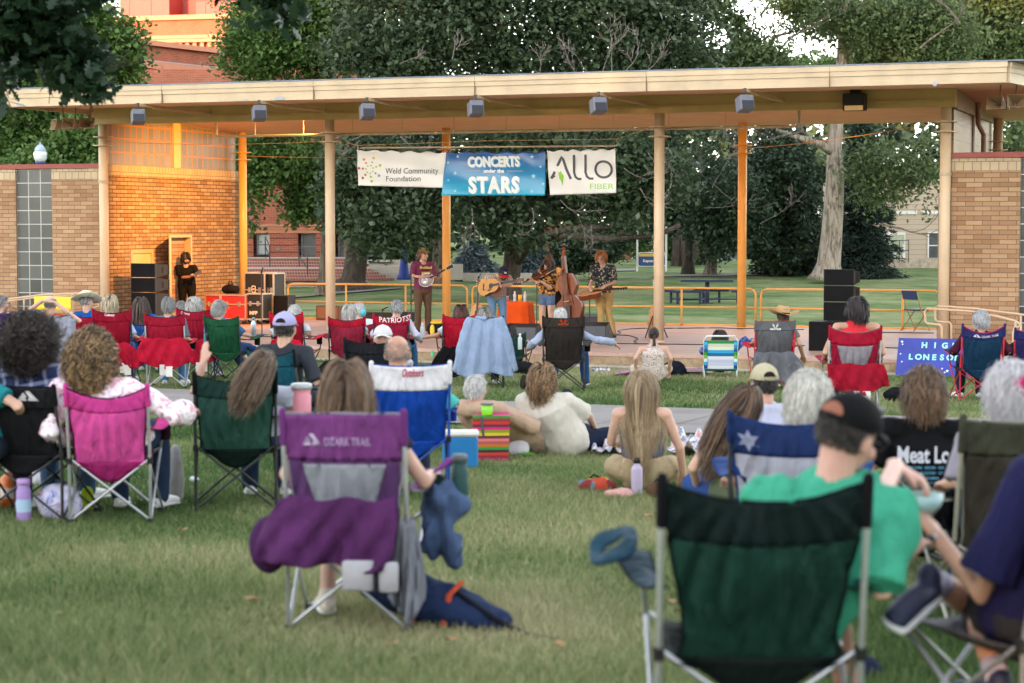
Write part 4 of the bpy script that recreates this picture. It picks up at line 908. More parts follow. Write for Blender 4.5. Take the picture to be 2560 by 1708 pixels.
make_tree('tree with a long bare leaning limb against the sky, right of centre',trunk_px(1716,677,1910,180,Y+18,24,26,1.1),[lobe(1770,20,60,50,Y,w=.6),lobe(1900,130,90,60,Y,w=.7),lobe(1760,150,50,50,Y,w=.6),lobe(1990,10,60,50,Y,w=.5),lobe(1850,60,30,30,Y,w=.25)],9000,.22,'cotton','mid',51,gap=.48,gs=.8,clump=.3,aspect=.45,limbs=[limb([(1910,200,18),(1893,130,2),(1860,112,1),(1840,105,0),(1815,65,0),(1785,40,0),(1750,15,0),(1720,-20,0)],26,8,Y),limb([(1905,180,18),(1915,120,2),(1940,90,1),(1975,82,1)],14,6,Y),limb([(1815,68,0),(1790,72,0),(1765,90,0)],8,4,Y)],twigs=[(at_Y(x,y,Y),d,L,.03,3,s_)for x,y,d,L,s_ in((1800,70,(-.5,0,-.3),1.2,61),(1760,90,(-.3,0,-.6),1.0,62),(1900,110,(.2,0,.9),1.6,63),(1850,110,(.5,0,.9),1.3,64),(1930,95,(.6,0,.7),1.4,65))])
Y=95
make_tree('leafy tree filling the top right corner behind the roof',trunk_px(2440,680,2440,200,Y,34,26),[lobe(2380,60,150,110,Y),lobe(2520,110,130,120,Y),lobe(2480,-20,170,80,Y),lobe(2350,180,90,60,Y),lobe(2560,400,70,120,Y-20,w=1.3),lobe(2430,300,70,60,Y,w=1)],30000,.26,'cotton','mid',71,gap=.43,gs=.4,clump=.45)
make_tree('bushy green tree crown above the roof between the sky gap and the cottonwood',trunk_px(2000,684,2000,200,98,30,26),[lobe(1960,190,160,50,98),lobe(2200,180,160,60,98),lobe(1780,175,60,40,98,w=.6),lobe(2250,60,90,60,98,w=.7)],16000,.26,'green','mid',72,gap=.42,gs=.4,clump=.45)
Y=88
make_tree('dark leafy tree behind the right orange column',trunk_px(1720,676,1720,400,92,24,20),[lobe(1700,420,110,130,Y,w=1.2),lobe(1800,480,110,150,Y-2,w=1.2),lobe(1920,480,110,160,Y),lobe(1950,600,80,80,Y,w=1.2),lobe(1680,540,80,60,Y),lobe(1820,345,140,60,Y),lobe(1790,590,60,40,Y,w=.7)],46000,.2,'deep','dark',81,gap=.40,gs=.5,clump=.36,twigs=[(at_Y(x,y,Y-10),d,L,.015,3,s_)for x,y,d,L,s_ in((1780,470,(.3,0,.4),1.6,82),(1830,500,(-.4,0,.4),1.5,83),(1760,520,(.4,0,.1),1.5,84),(1900,560,(.3,0,.2),1.2,85))])
def spruce(label,px,pyb,pyt,hw,Y,n,leaf,seed):
 b_=at_Y(px,pyb,Y);t_=at_Y(px,pyt,Y);H=t_.z-b_.z;w=hw*Y/F;g=np.random.default_rng(seed)
 t=thing('spruce_tree',label,'tree',b_);MB().sweep([(0,0,-.2),(0,0,H*.5),(0,0,H*.98)],[.22,.14,.03],10,caps='flat').build('trunk',BK['dark'],t,True)
 nb=int(n/55);hz=g.random(nb)**1.3*.97+.02;an=g.random(nb)*2*math.pi;rl=w*(1-hz)**.8*(.75+.4*g.random(nb))
 s=g.random((nb,55))**.7;rad=rl[:,None]*s;z=H*hz[:,None]-.22*rad+g.normal(size=s.shape)*.07;lat=g.normal(size=s.shape)*.13*(.3+s)*1.3
 x=rad*np.cos(an)[:,None]-lat*np.sin(an)[:,None];y=rad*np.sin(an)[:,None]+lat*np.cos(an)[:,None]
 pts=np.stack([x,y,z],-1).reshape(-1,3);m=len(pts)
 dirv=np.stack([np.cos(an)[:,None]+g.normal(size=s.shape)*.5,np.sin(an)[:,None]+g.normal(size=s.shape)*.5,-.35+g.normal(size=s.shape)*.35],-1).reshape(-1,3);dirv/=np.linalg.norm(dirv,axis=1)[:,None]
 sd=np.cross(dirv,g.normal(size=(m,3)));sd/=np.linalg.norm(sd,axis=1)[:,None];L=(.22*(.6+.7*g.random(m)))[:,None]
 v=np.stack([pts-sd*.035,pts+sd*.035,pts+dirv*L+sd*.012,pts+dirv*L-sd*.012],1).reshape(-1,3)
 obj_np('crown',v,np.arange(m*4).reshape(-1,4),LM[leaf],t,np.clip(g.random(m)*.5+np.repeat(g.random(nb),55)*.5,0,1));return t
spruce('dark spruce with drooping boughs right of the cottonwood trunk',2150,684,300,110,86,26000,'spruce',91)
spruce('dark spruce left of the cottonwood trunk, boughs touching the grass',1985,684,330,110,90,24000,'spruce',92)
spruce('silvery blue spruce between the mandolin player and the guitarist',1185,712,612,95,84,12000,'blue',93)
spruce('silvery blue spruce glimpsed behind the dark maple trunk at its right',1330,700,580,55,84,9000,'blue',94)
Y=84
make_tree('small dark rounded tree behind the bassist and dobro player',trunk_px(1425,690,1430,600,Y,10,8),[lobe(1460,620,90,50,Y,w=1.2),lobe(1420,660,40,28,Y),lobe(1530,600,50,40,Y)],12000,.17,'deep','dark',95,gap=.38,gs=.8,clump=.22)
Y=104
make_tree('green tree with twin dark trunks behind the blue sign',trunk_px(1686,676,1690,560,Y,22,20,1.1),[lobe(1640,600,70,50,Y+3),lobe(1730,590,80,45,Y+3),lobe(1740,640,35,30,Y+3,w=1.2),lobe(1600,560,60,40,Y+3)],13000,.24,'green','dark',96,gap=.42,gs=.5,clump=.35,limbs=[([at_Y(1708,678,Y),at_Y(1708,560,Y)],[.22,.2])])
b_=at_Y(1775,680,90);pt=[at_Y(x,y,90)for x,y in((1775,690),(1776,678),(1780,650),(1772,628),(1765,610),(1768,596))]
t=thing('tree_stump','gnarled hollow grey trunk standing on the lawn left of the parked car','tree trunk',b_)
mb=MB();mb.sweep([p-b_ for p in pt],[.42,.30,.24,.27,.2,.09],12,caps='flat');mb.sweep([p-b_ for p in[at_Y(1774,635,90),at_Y(1785,612,90),at_Y(1784,600,90)]],[.2,.13,.08],10);mb.build('trunk',BK['pale'],t,True)
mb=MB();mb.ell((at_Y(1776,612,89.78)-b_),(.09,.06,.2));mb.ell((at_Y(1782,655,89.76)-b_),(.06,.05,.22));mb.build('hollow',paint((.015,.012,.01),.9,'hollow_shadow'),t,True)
Y=66
make_tree('broad green tree behind the left wing, right edge against the orange hall',trunk_px(150,690,150,300,Y,34,24),[lobe(100,200,170,200,Y),lobe(260,190,80,90,Y,w=1),lobe(300,110,40,60,Y,w=.7),lobe(60,380,130,90,Y),lobe(200,360,60,80,Y),lobe(20,80,120,120,Y),lobe(230,60,60,70,Y,w=.7)],46000,.19,'green','mid',101,gap=.42,gs=.6,clump=.33)
make_tree('low olive tree between the horn speakers and the left column',trunk_px(215,690,215,400,60,20,14),[lobe(200,360,60,60,60),lobe(150,395,110,35,60)],9000,.17,'green','mid',102,gap=.40,gs=.7)
Y=88
for(px,py,rx,ry,sd,lab)in((950,635,60,25,103,'pale green shrubs on the terrace behind the big trunk'),(1060,632,60,24,104,'light green shrubs on the terrace behind the blue lamp post')):
 v,f,a=crown([lobe(px,py,rx,ry,Y)],6000,.13,sd,.3,1.2,.16);c=at_Y(px,py,Y);o=obj_np('shrub',v-np.array(c),f,LM['olive'],None,a);o.location=c;tag(o,lab,'shrub')
v,f,a=crown([((x,165+10*math.sin(x),7),(14,6,(8 if 24<x<42 else 11+2*math.sin(x*.7))),1)for x in range(-80,110,8)],70000,1.0,105,.1,.2,1.2)
o=obj_np('distant_trees',v,f,LM['deep'],None,a);o['kind']='stuff';tag(o,'far line of trees closing the view beyond the campus lawn','trees')
Y=15
lo=[lobe(90,35,140,75,Y,w=1.2),lobe(195,95,70,70,Y),lobe(35,130,55,60,Y,w=.8),lobe(150,15,160,50,Y),lobe(222,215,26,55,Y,w=1.1),lobe(262,75,40,65,Y,w=.8),lobe(0,250,22,60,Y,w=.6),lobe(195,165,38,40,Y,w=.9),lobe(282,258,18,14,Y,w=.8)]
k0=at_Y(-1500,1100,17);k0.z=zg(k0.x,k0.y)
t=thing('oak_tree','dark out of focus oak boughs hanging into the top left of the view','tree',k0)
mb=MB();tb=at_Y(-1450,-300,17)
mb.sweep([Vector((0,0,-.2)),Vector((0,0,1.5)),tb-k0],[.4,.32,.2],14,caps='flat');mb.build('trunk',BK['dark'],t,True)
mb=MB();P=[tb-k0]+[at_Y(x,y,Y)-k0 for x,y in((-500,-120),(-100,0),(60,50),(150,120),(215,210),(232,280))];mb.sweep(P,[.2,.1,.05,.03,.02,.012,.005],8,caps='flat')
P2=[tb-k0]+[at_Y(x,y,Y)-k0 for x,y in((-500,-160),(100,-110),(450,-60),(640,-10),(690,30))];mb.sweep(P2,[.2,.09,.05,.03,.015,.005],8,caps='flat')
for q in((60,50,.3,-.5),(0,30,-.2,-.8),(150,120,.6,-.2),(100,80,.4,.5),(-60,10,.1,-1)):branchy(mb,at_Y(q[0],q[1],Y)-k0,(q[2],.1,q[3]),.55,.012,2,q[0],up=-.1,minr=.003)
mb.build('branch',BK['dark'],t,True)
def oak_leaves(lobes,n,size,seed,gap):
 g=np.random.default_rng(seed);v,f,a=crown(lobes,n,size,seed,gap,3.0,.10,droop=.35,aspect=1.0)
 q=v.reshape(-1,4,3);c=(q[:,0]+q[:,2])/2;ax=(q[:,2]-q[:,0])/2;sd=(q[:,3]-q[:,1])/2;m=len(c)
 prof=[(-1,.0),(-.6,.42),(-.45,.16),(-.1,.72),(.05,.26),(.42,.7),(.52,.25),(.85,.42),(1,.0)]
 out=[c+ax*s+sd*w_ for s,w_ in prof]+[c+ax*s-sd*w_ for s,w_ in prof[1:-1]][::-1]
 V_=np.stack(out,1);K_=V_.shape[1]
 tone=a;cen=c[:,None];V_=V_.reshape(-1,3)
 base=np.arange(m)*K_;fs=[];n0=len(prof)
 for i in range(n0-1):
  j=(K_-i)%K_;j2=K_-i-1
  if i==0:fs.append(np.stack([base,base+1,base+K_-1,base+K_-1],1)[:,:3]);continue
  if i==n0-2:fs.append(np.stack([base+i,base+i+1,base+i+2],1));continue
  fs.append(np.stack([base+i,base+i+1,base+j2],1));fs.append(np.stack([base+i,base+j2,base+j],1))
 F_=np.concatenate(fs);A_=np.concatenate([tone]*len(fs));return V_,F_,A_
v,f,a=oak_leaves(lo,2600,.115,111,.44);v2,f2,a2=oak_leaves([lobe(680,10,40,45,Y,w=1),lobe(620,-20,60,30,Y),lobe(500,-60,120,30,Y)],420,.13,112,.2)
obj_np('leaves',np.concatenate([v,v2])-np.array(k0),np.concatenate([f,f2+len(v)]),LM['oak'],t,np.concatenate([a,a2]))
def blades(n,y0,y1,h,w,seed,wfun=None,name='lawn_grass'):
 g=np.random.default_rng(seed)
 u=g.random(n);y=y0+(y1-y0)*u;hw=y*.268+.6;x=(g.random(n)*2-1)*hw
 t=(x-O.x)*V.x+(y-O.y)*V.y-TF
 keep=t<-.42
 a0=np.array([C.x,C.y]);d0=np.array([D.x-C.x,D.y-C.y]);L0=np.linalg.norm(d0);d0/=L0;nn=np.array([-d0[1],d0[0]])
 rel=np.stack([x,y],1)-a0;dist=rel@nn;wd=(np.array([A.x-C.x,A.y-C.y])@nn);wd2=(np.array([B.x-D.x,B.y-D.y])@nn);along=np.clip((rel@d0)/L0,-.6,1.4);ww=wd+(wd2-wd)*along
 keep&=~((dist>.0)&(dist<ww))
 x,y=x[keep],y[keep];m=len(x);z=zgv(x,y)
 P=np.stack([x,y,z],1);dens=vnoise(P*np.array([1,1,0]),1.1,seed);dr=vnoise(P*np.array([1,.8,0]),.35,3)*.6+vnoise(P*np.array([1,.7,0]),1.3,4)*.4
 hh=h*(.45+.9*g.random(m))*(.6+.7*dens);an=g.random(m)*2*math.pi;ww_=w*(.6+.8*g.random(m))
 s=np.stack([np.cos(an),np.sin(an),np.zeros(m)],1)*ww_[:,None]/2;lean=np.stack([g.normal(size=m)*.5,g.normal(size=m)*.5,np.ones(m)],1)*hh[:,None]
 v=np.stack([P-s,P+s,P+lean],1).reshape(-1,3)
 return v,np.arange(m*3).reshape(-1,3),np.clip(dr*.75+g.random(m)*.35-.05,0,1)
gm=bpy.data.materials.new('grass_blade');nt,b,out=nodes(gm);at=nt.nodes.new('ShaderNodeAttribute');at.attribute_name='rnd'
r=ramp(nt,[(.22,(.03,.072,.02)),(.42,(.115,.18,.06)),(.60,(.25,.275,.125)),(.88,(.50,.45,.28))]);nt.links.new(at.outputs['Fac'],r.inputs[0]);nt.links.new(r.outputs[0],b.inputs['Base Color']);b.inputs['Roughness'].default_value=.7;b.inputs['Specular IOR Level'].default_value=.2
tr_=nt.nodes.new('ShaderNodeBsdfTranslucent');nt.links.new(r.outputs[0],tr_.inputs[0]);mx=nt.nodes.new('ShaderNodeMixShader');mx.inputs[0].default_value=.25;nt.links.new(b.outputs[0],mx.inputs[1]);nt.links.new(tr_.outputs[0],mx.inputs[2]);nt.links.new(mx.outputs[0],out.inputs[0])
parts=[blades(170000,4.2,10,.062,.0075,201),blades(230000,10,20,.045,.008,202),blades(230000,20,41,.045,.013,203)]
v,f,a,o_=[],[],[],0
for p in parts:v.append(p[0]);f.append(p[1]+o_);a.append(p[2]);o_+=len(p[0])
g=obj_np('lawn_grass',np.concatenate(v),np.concatenate(f),gm,None,np.concatenate(a));g['kind']='stuff';tag(g,'short worn summer grass, green with dry straw patches','grass')
def skin_mat(tone):
 m=bpy.data.materials.new('skin');nt,b,_=nodes(m);tc=nt.nodes.new('ShaderNodeTexCoord');n=noi(nt,tc.outputs['Object'],9,3)
 c={'fair':(.62,.37,.28),'tan':(.50,.27,.18),'brown':(.22,.11,.07),'pink':(.60,.33,.26)}[tone]
 nt.links.new(ramp_out(nt,n.outputs[0],[(.3,tuple(x*.86 for x in c)),(.7,tuple(min(1,x*1.1)for x in c))]),b.inputs['Base Color'])
 b.inputs['Roughness'].default_value=.5;b.inputs['Subsurface Weight'].default_value=.12;b.inputs['Subsurface Radius'].default_value=(.03,.012,.006);b.inputs['Subsurface Scale'].default_value=.3;return m
SK={k:skin_mat(k)for k in('fair','tan','brown','pink')}
_hm={}
def hair_mat(c1,c2):
 if(c1,c2)in _hm:return _hm[(c1,c2)]
 m=bpy.data.materials.new('hair');nt,b,_=nodes(m);at=nt.nodes.new('ShaderNodeAttribute');at.attribute_name='rnd'
 nt.links.new(ramp_out(nt,at.outputs['Fac'],[(.15,rgb(c1)),(.85,rgb(c2))]),b.inputs['Base Color']);b.inputs['Roughness'].default_value=.42;b.inputs['Specular IOR Level'].default_value=.45
 b.inputs['Sheen Weight'].default_value=.15;_hm[(c1,c2)]=m;return m
HAIR={'white':('#a9a6a6','#ecebea'),'grey':('#5d5a5b','#b4b1b0'),'dgrey':('#3c3a3b','#9a9796'),'blond':('#8a6f4d','#dcc49a'),'dblond':('#5d4632','#b8986d'),'brown':('#2c1e16','#6e5138'),'lbrown':('#46332a','#8a6b52'),'dark':('#120d0b','#33261f'),'black':('#0b0909','#26201e'),'auburn':('#2b1210','#643029'),'ginger':('#6b3412','#b8702c'),'sand':('#5f4936','#c9a878'),'silver':('#8f8d8c','#dad6d0')}
def Mh(yaw=0,pitch=0,roll=0):return Matrix.Rotation(R(yaw),3,'Z')@Matrix.Rotation(R(pitch),3,'X')@Matrix.Rotation(R(roll),3,'Y')
def lerp(a,b_,t):return a+(b_-a)*t
def hair_strands(H,M,st,seed,kscale,gravity=(0,0,-1),back=None):
 """strands as tapered ribbons rooted on the scalp; st: dict(kind, L, vol, n, w, curl, part, fringe, cover)"""
 g=np.random.default_rng(seed);Mn=np.array(M);H=np.array(H)
 E=np.array([.079,.100,.098])*st.get('sk',1);c0=np.array([0,-.008,.024])
 n=st['n'];d=g.normal(size=(n*3,3));d/=np.linalg.norm(d,axis=1)[:,None]
 low=st.get('low',-.72)
 front=(d[:,1]>.30)
 keep=np.where(front,d[:,2]>st.get('hairline',.55)-.25*(1-np.minimum(1,d[:,1])),d[:,2]>low+np.maximum(0,d[:,1]+.15)*1.6)
 if st.get('bald'):keep&=(d[:,2]<.45+.2*g.random(n*3))&(d[:,1]<.3)
 d=d[keep][:n];n=len(d)
 root=c0+E*d;K_=st.get('seg',7);L=st['L']*(.75+.5*g.random(n));ds=L/K_
 lift=st['vol']*g.random(n)**.7
 nrm=d/E;nrm/=np.linalg.norm(nrm,axis=1)[:,None]
 gl=np.array(st.get('grav',gravity),dtype=float)@Mn
 away=np.stack([np.sign(d[:,0]+.001+st.get('part',0))*np.where(d[:,2]>.5,1,.3),-.35*np.ones(n)-.0*d[:,1],-.3*np.ones(n)],1)
 if st.get('swirl'):away=np.stack([g.normal(size=n)*.6,g.normal(size=n)*.5-.3,np.zeros(n)],1)
 dr=away+gl*.8;dr-=nrm*(dr*nrm).sum(1)[:,None]*(1-st.get('stand',.12));dr+=nrm*st.get('stand',.12);dr+=g.normal(size=dr.shape)*st.get('mess',.12);dr/=np.linalg.norm(dr,axis=1)[:,None]
 pos=root.copy();P=[pos.copy()];ph=g.random(n)*6.28;cf=st.get('cf',0);ca=st.get('curl',0)
 gb=np.array(st.get('gather',(0,0,0)),dtype=float)
 ctr=None
 for k in range(K_):
  t=(k+1)/K_
  dr=dr*(1-st.get('g',.35))+gl*st.get('g',.35)+g.normal(size=dr.shape)*st.get('mess',.12)*.5
  if st.get('kind')=='pony':
   tgt=np.array([0,-.125,.03]);v_=tgt-pos;dist=np.linalg.norm(v_,axis=1)[:,None];reached=(k>=K_*.42)
   dr=np.where(reached,gl*1.0+g.normal(size=dr.shape)*.12,v_/np.maximum(dist,1e-3))
   if reached:ds=np.full(n,st['L']/K_*1.1)
   else:ds=np.maximum(dist[:,0]/(max(1,K_*.42-k)),.004)
  dr/=np.linalg.norm(dr,axis=1)[:,None]
  pos=pos+dr*ds[:,None]
  if st.get('narrow'):pos[:,0]*=np.where(pos[:,2]<-.06,1-st['narrow'],1)
  q=(pos-c0)/(E*(1.02)+lift[:,None]);rr=np.linalg.norm(q,axis=1)
  ins=rr<1
  pos=np.where(ins[:,None],c0+q/rr[:,None]*(E*1.02+lift[:,None]),pos)
  face=(pos[:,1]>.045)&(pos[:,2]<.05)&(np.abs(pos[:,0])<.07)
  if not st.get('facehair'):pos[:,0]=np.where(face,np.sign(pos[:,0]+1e-4)*.075,pos[:,0])
  if st['L']>.2:
   wpos=pos@Mn.T
   tq=(wpos-np.array([0,st.get('bky',-.02),-.40]))/np.array([.20,.135+.0*lift[0],.27]);tr=np.linalg.norm(tq,axis=1);tin=tr<1
   wp2=np.array([0,st.get('bky',-.02),-.40])+tq/np.maximum(tr,1e-4)[:,None]*np.array([.20,.135,.27]);wpos=np.where(tin[:,None],wp2+np.array([0,-.5,0])*lift[:,None],wpos);pos=wpos@Mn
  pp=pos
  if ca:pp=pos+np.stack([np.cos(ph+cf*t*6.28),np.sin(ph*1.7+cf*t*6.28),np.sin(ph+cf*t*6.28)],1)*ca*min(1,t*2.5)
  P.append(pp.copy())
 P=np.stack(P,1)
 T=np.gradient(P,axis=1);T/=np.maximum(np.linalg.norm(T,axis=2,keepdims=True),1e-6)
 out=P-c0;out/=np.maximum(np.linalg.norm(out,axis=2,keepdims=True),1e-6);S_=np.cross(T,out+g.normal(size=(n,1,3))*.5);S_/=np.maximum(np.linalg.norm(S_,axis=2,keepdims=True),1e-6)
 w=st['w']*np.linspace(1,.35,K_+1)[None,:,None]*(.6+.8*g.random(n))[:,None,None]
 A_=P-S_*w/2;B_=P+S_*w/2;V_=np.stack([A_,B_],2).reshape(-1,3)
 b0=(np.arange(n)*(K_+1)*2)[:,None]+np.arange(K_)[None]*2;b0=b0.ravel();Fc=np.stack([b0,b0+1,b0+3,b0+2],1)
 tone=np.repeat(g.random(n)*.8+.1*g.random(n),K_)
 if st.get('roots'):tone=np.clip(tone+np.tile(np.linspace(-st['roots'],.15,K_),n),0,1)
 tone+=(vnoise(P[:,0]*1.0,28,seed)-.5).repeat(K_)*.5
 V_=(V_@Mn.T)+H
 return V_,Fc,np.clip(tone,0,1)
ST={'short':dict(kind='short',L=.045,vol=.014,n=1500,w=.006,stand=.35,mess=.25,low=-.5,seg=3),'crop':dict(kind='short',L=.02,vol=.006,n=1300,w=.006,stand=.5,mess=.25,low=-.5,seg=2),'fluffy':dict(kind='short',L=.07,vol=.022,n=1900,w=.006,stand=.3,mess=.25,low=-.62,curl=.008,cf=1.2,seg=5,swirl=1),'bobshort':dict(kind='bob',L=.15,vol=.03,n=1500,w=.008,stand=.15,mess=.14,low=-.75,seg=6,curl=.006,cf=.8),'bob':dict(kind='bob',L=.25,vol=.03,n=1500,w=.009,stand=.1,mess=.08,low=-.75,seg=8),'long':dict(kind='long',L=.46,vol=.030,n=1500,w=.010,stand=.06,mess=.06,low=-.75,seg=11,curl=.006,cf=1),'vlong':dict(kind='long',L=.62,vol=.030,n=1700,w=.010,stand=.05,mess=.045,low=-.75,seg=13),'wavy':dict(kind='wavy',L=.30,vol=.045,n=1900,w=.010,stand=.15,mess=.14,low=-.75,seg=10,curl=.014,cf=2.2),'curls':dict(kind='curls',L=.18,vol=.055,n=3200,w=.008,stand=.5,mess=.35,low=-.8,seg=9,curl=.02,cf=2.6,swirl=1),'afro':dict(kind='afro',L=.22,vol=.07,n=4200,w=.0075,stand=.7,mess=.5,low=-.85,seg=10,curl=.026,cf=3.2,swirl=1,g=.22),'pony':dict(kind='pony',L=.30,vol=.006,n=1300,w=.008,stand=.0,mess=.04,low=-.7,seg=14,g=.0),'bald':dict(kind='short',L=.02,vol=.004,n=700,w=.005,stand=.4,mess=.2,low=-.55,seg=2,bald=1)}
def person(label,loc,rz=0,pose=None,look=None,scale=1,vox=.012,group=None,seed=0):
 """one figure facing local +y. pose: joint overrides; look: clothes, hair, hats"""
 p=dict(P=(0,.17,.50),N=(0,0,1.02),H=(0,.02,1.17),hy=0,hp=0,hr=0,sw=.185,sit=1);p.update(pose or{});k=dict(skin='fair',hair='short',hc='grey',shirt='#808080',pants='#30384a',sleeve=.5,build=1.0,shoes='#dddddd',socks=None,leg=1.0,hem=None);k.update(look or{})
 P,N,H=Vector(p['P']),Vector(p['N']),Vector(p['H']);B=k['build']
 t=thing('person',label,'person',loc,rz,group,scale)
 sw=p['sw']
 ax=(N-P).normalized();C1=P.lerp(N,.33)+Vector(p.get('curve',(0,-.02,0)));C2=P.lerp(N,.70)+Vector(p.get('curve',(0,-.02,0)))
 twist=Mh(p.get('sy',0),0,p.get('sr',0))
 side=twist@Vector((1,0,0))
 base=N-ax*.055
 sh={s:Vector(p['sh'+n])if 'sh'+n in p else base+side*sw*s+Vector((0,0,p.get('shz',0)))for s,n in((-1,'L'),(1,'R'))}
 if p['sit']:dfl=dict(elL=(-.27,.04,P.z+.20),elR=(.27,.04,P.z+.20),wrL=(-.27,.29,P.z+.16),wrR=(.27,.29,P.z+.16),hiL=(-.095,P.y-.02,P.z-.03),hiR=(.095,P.y-.02,P.z-.03),knL=(-.13,P.y+.43,P.z+.02),knR=(.13,P.y+.43,P.z+.02),anL=(-.13,P.y+.46,.085),anR=(.13,P.y+.46,.085))
 else:dfl=dict(elL=sh[-1]+Vector((-.05,.02,-.29)),elR=sh[1]+Vector((.05,.02,-.29)),wrL=sh[-1]+Vector((-.07,.08,-.54)),wrR=sh[1]+Vector((.07,.08,-.54)),hiL=(P.x-.095,P.y,P.z-.04),hiR=(P.x+.095,P.y,P.z-.04),knL=(-.11,.03,.49),knR=(.11,.03,.49),anL=(-.12,0,.085),anR=(.12,0,.085))
 dfl.update({a:p[a]for a in p if a in dfl});J={a:Vector(b_)for a,b_ in dfl.items()}
 for s in 'LR':
  if 'toe'+s not in p:
   d=Vector((0,1,0))if not p['sit']or J['an'+s].z<.2 else Vector((0,1,0));J['toe'+s]=J['an'+s]+Vector((.03*(-1 if s=='L' else 1),.17,-.045))
  else:J['toe'+s]=Vector(p['toe'+s])
 def torso(mb,o,bottom=True,top=True,f0=-.12):
  pts=[P.lerp(C1,f0),P.lerp(C1,.4),C1,C2,N-ax*.10,N-ax*.045];rr=[(.165*B+o,.115*B+o),(.165*B+o,.115*B+o),(.148*B+o,.105*B+o),(.165*B**.7+o,.108*B**.7+o),(sw*.90+o,.085+o),(sw*.5+o,.06+o)]
  mb.sweep(pts,rr,20,side=side,caps='flat' if o>.01 and f0<-.2 else 'round')
 def arm(mb,s,n,o,frac=1.0,loose=0):
  a,e,w_=sh[s],J['el'+n],J['wr'+n];mb.sweep([base+side*s*sw*.5,a],[.060+o,.058+o],12)
  if frac<=.5:q=a.lerp(e,frac*2);mb.sweep([a,q],[.055+o,.046+o+loose],12,caps='flat')
  else:q=e.lerp(w_,frac*2-1);mb.sweep([a,a.lerp(e,.5),e,q],[.054+o,.048+o,.042+o,.034+(1-frac)*.02+o+loose],12)
 def leg(mb,n,o,frac=1.0,loose=0):
  h,kn,an=J['hi'+n],J['kn'+n],J['an'+n]
  if frac<=.5:mb.sweep([h,h.lerp(kn,frac*2)],[.090*B+o,.075+o+loose],14,caps='flat')
  else:mb.sweep([h,h.lerp(kn,.5),kn,kn.lerp(an,(frac*2-1)*.45),kn.lerp(an,frac*2-1)],[.090*B+o,.078*B+o,.057+o,.054+o+loose*.5,.040+o+loose],14)
 M=Mh(p['hy'],p['hp'],p['hr'])
 hs=k.get('hs',1.0)
 def hp(v):return H+M@(Vector(v)*hs)
 mb=MB();torso(mb,0)
 for s,n in((-1,'L'),(1,'R')):
  arm(mb,s,n,-.006)
  h,kn,an,to=J['hi'+n],J['kn'+n],J['an'+n],J['toe'+n]
  mb.sweep([h,h.lerp(kn,.5),kn,kn.lerp(an,.35),an],[.088*B,.074*B,.052,.050,.034],12);mb.sweep([an+Vector((0,0,-.03)),to],[(.034,.03),(.038,.022)],10)
  e,w_=J['el'+n],J['wr'+n];hd=Vector(p.get('hd'+n,(w_-e))).normalized();up=Vector(p.get('hu'+n,(0,0,1)));x=hd.cross(up)
  x=x.normalized()if x.length>.1 else Vector((1,0,0));up=x.cross(hd).normalized();cur=p.get('curl'+n,.5)
  pc=w_+hd*.055;mb.sweep([w_-hd*.01,w_+hd*.03,w_+hd*.085],[(.027,.020),(.036,.016),(.040,.014)],12,side=x)
  for i in range(4):
   o_=(i-1.5)*.0205;b0=w_+hd*.082+x*o_;l=(.062,.074,.070,.054)[i]*(1 if s>0 else 1);d1=(hd-up*cur*.6).normalized();d2=(hd-up*cur*2.0).normalized();d3=(hd*.6-up*cur*3).normalized()
   fr=max(.0082,vox*.72);mb.sweep([b0,b0+d1*l*.48,b0+d1*l*.48+d2*l*.3,b0+d1*l*.48+d2*l*.3+d3*l*.25],[fr*1.05,fr,fr*.95,fr*.85],8)
  tx=x*(-s if p.get('thumb'+n,1)>0 else s);b0=w_+hd*.02+tx*.026;mb.sweep([b0,b0+hd*.035+tx*.022-up*.008,b0+hd*.062+tx*.024-up*.02],[.013,.0105,.009],8)
 mb.sweep([N-ax*.05,N.lerp(hp((0,-.03,-.06)),.5),hp((0,-.022,-.03))],[.066,.056*B**.5,.054*B**.5],14)
 mb.ell(hp((0,-.008,.024)),(.077*hs,.098*hs,.096*hs),18,12,M);mb.ell(hp((0,.030,-.045)),(.058*hs,.062*hs,.070*hs),14,9,M)
 mb.sweep([hp((0,.082,.012)),hp((0,.108,-.022)),hp((0,.096,-.032))],[.010*hs,.015*hs,.012*hs],8)
 mb.ell(hp((0,.083,.028)),(.045*hs,.016*hs,.012*hs),10,6,M);mb.ell(hp((0,.084,-.062)),(.024*hs,.012*hs,.011*hs),10,6,M);mb.ell(hp((0,.078,-.098)),(.022*hs,.016*hs,.016*hs),10,6,M)
 for s in(-1,1):mb.ell(hp((s*.078,-.004,-.006)),(.011*hs,.022*hs,.033*hs),10,7,M@Matrix.Rotation(R(-12*s),3,'Z'));mb.ell(hp((s*.045,.066,-.03)),(.025*hs,.02*hs,.026*hs),10,6,M)
 body=fuse('body',mb,vox,SK[k['skin']],t,1)
 if k.get('face'):
  for s in(-1,1):
   e=MB().ell(hp((s*.031,.085,.008)),(.014*hs,.009*hs,.0085*hs),10,6,M).build('eye',M_dark,t,True)
  MB().ell(hp((0,.094,-.062)),(.022*hs,.006*hs,.007*hs),10,6,M).build('mouth',plastic((.32,.10,.08),.5,'lip'),t,True)
 if k.get('beard'):
  st=MB();st.ell(hp((0,.042,-.075)),(.060*hs,.062*hs,.048*hs),14,8,M);st.sweep([hp((-.06,.03,-.03)),hp((0,.088,-.045)),hp((.06,.03,-.03))],[.022,.014,.022],8)
  fuse('beard',st,.008,hair_mat(*HAIR[k['beard']]),t,1,.003,60)
 sc_=k['shirt']
 sm=sc_ if not isinstance(sc_,str)else cloth(sc_)
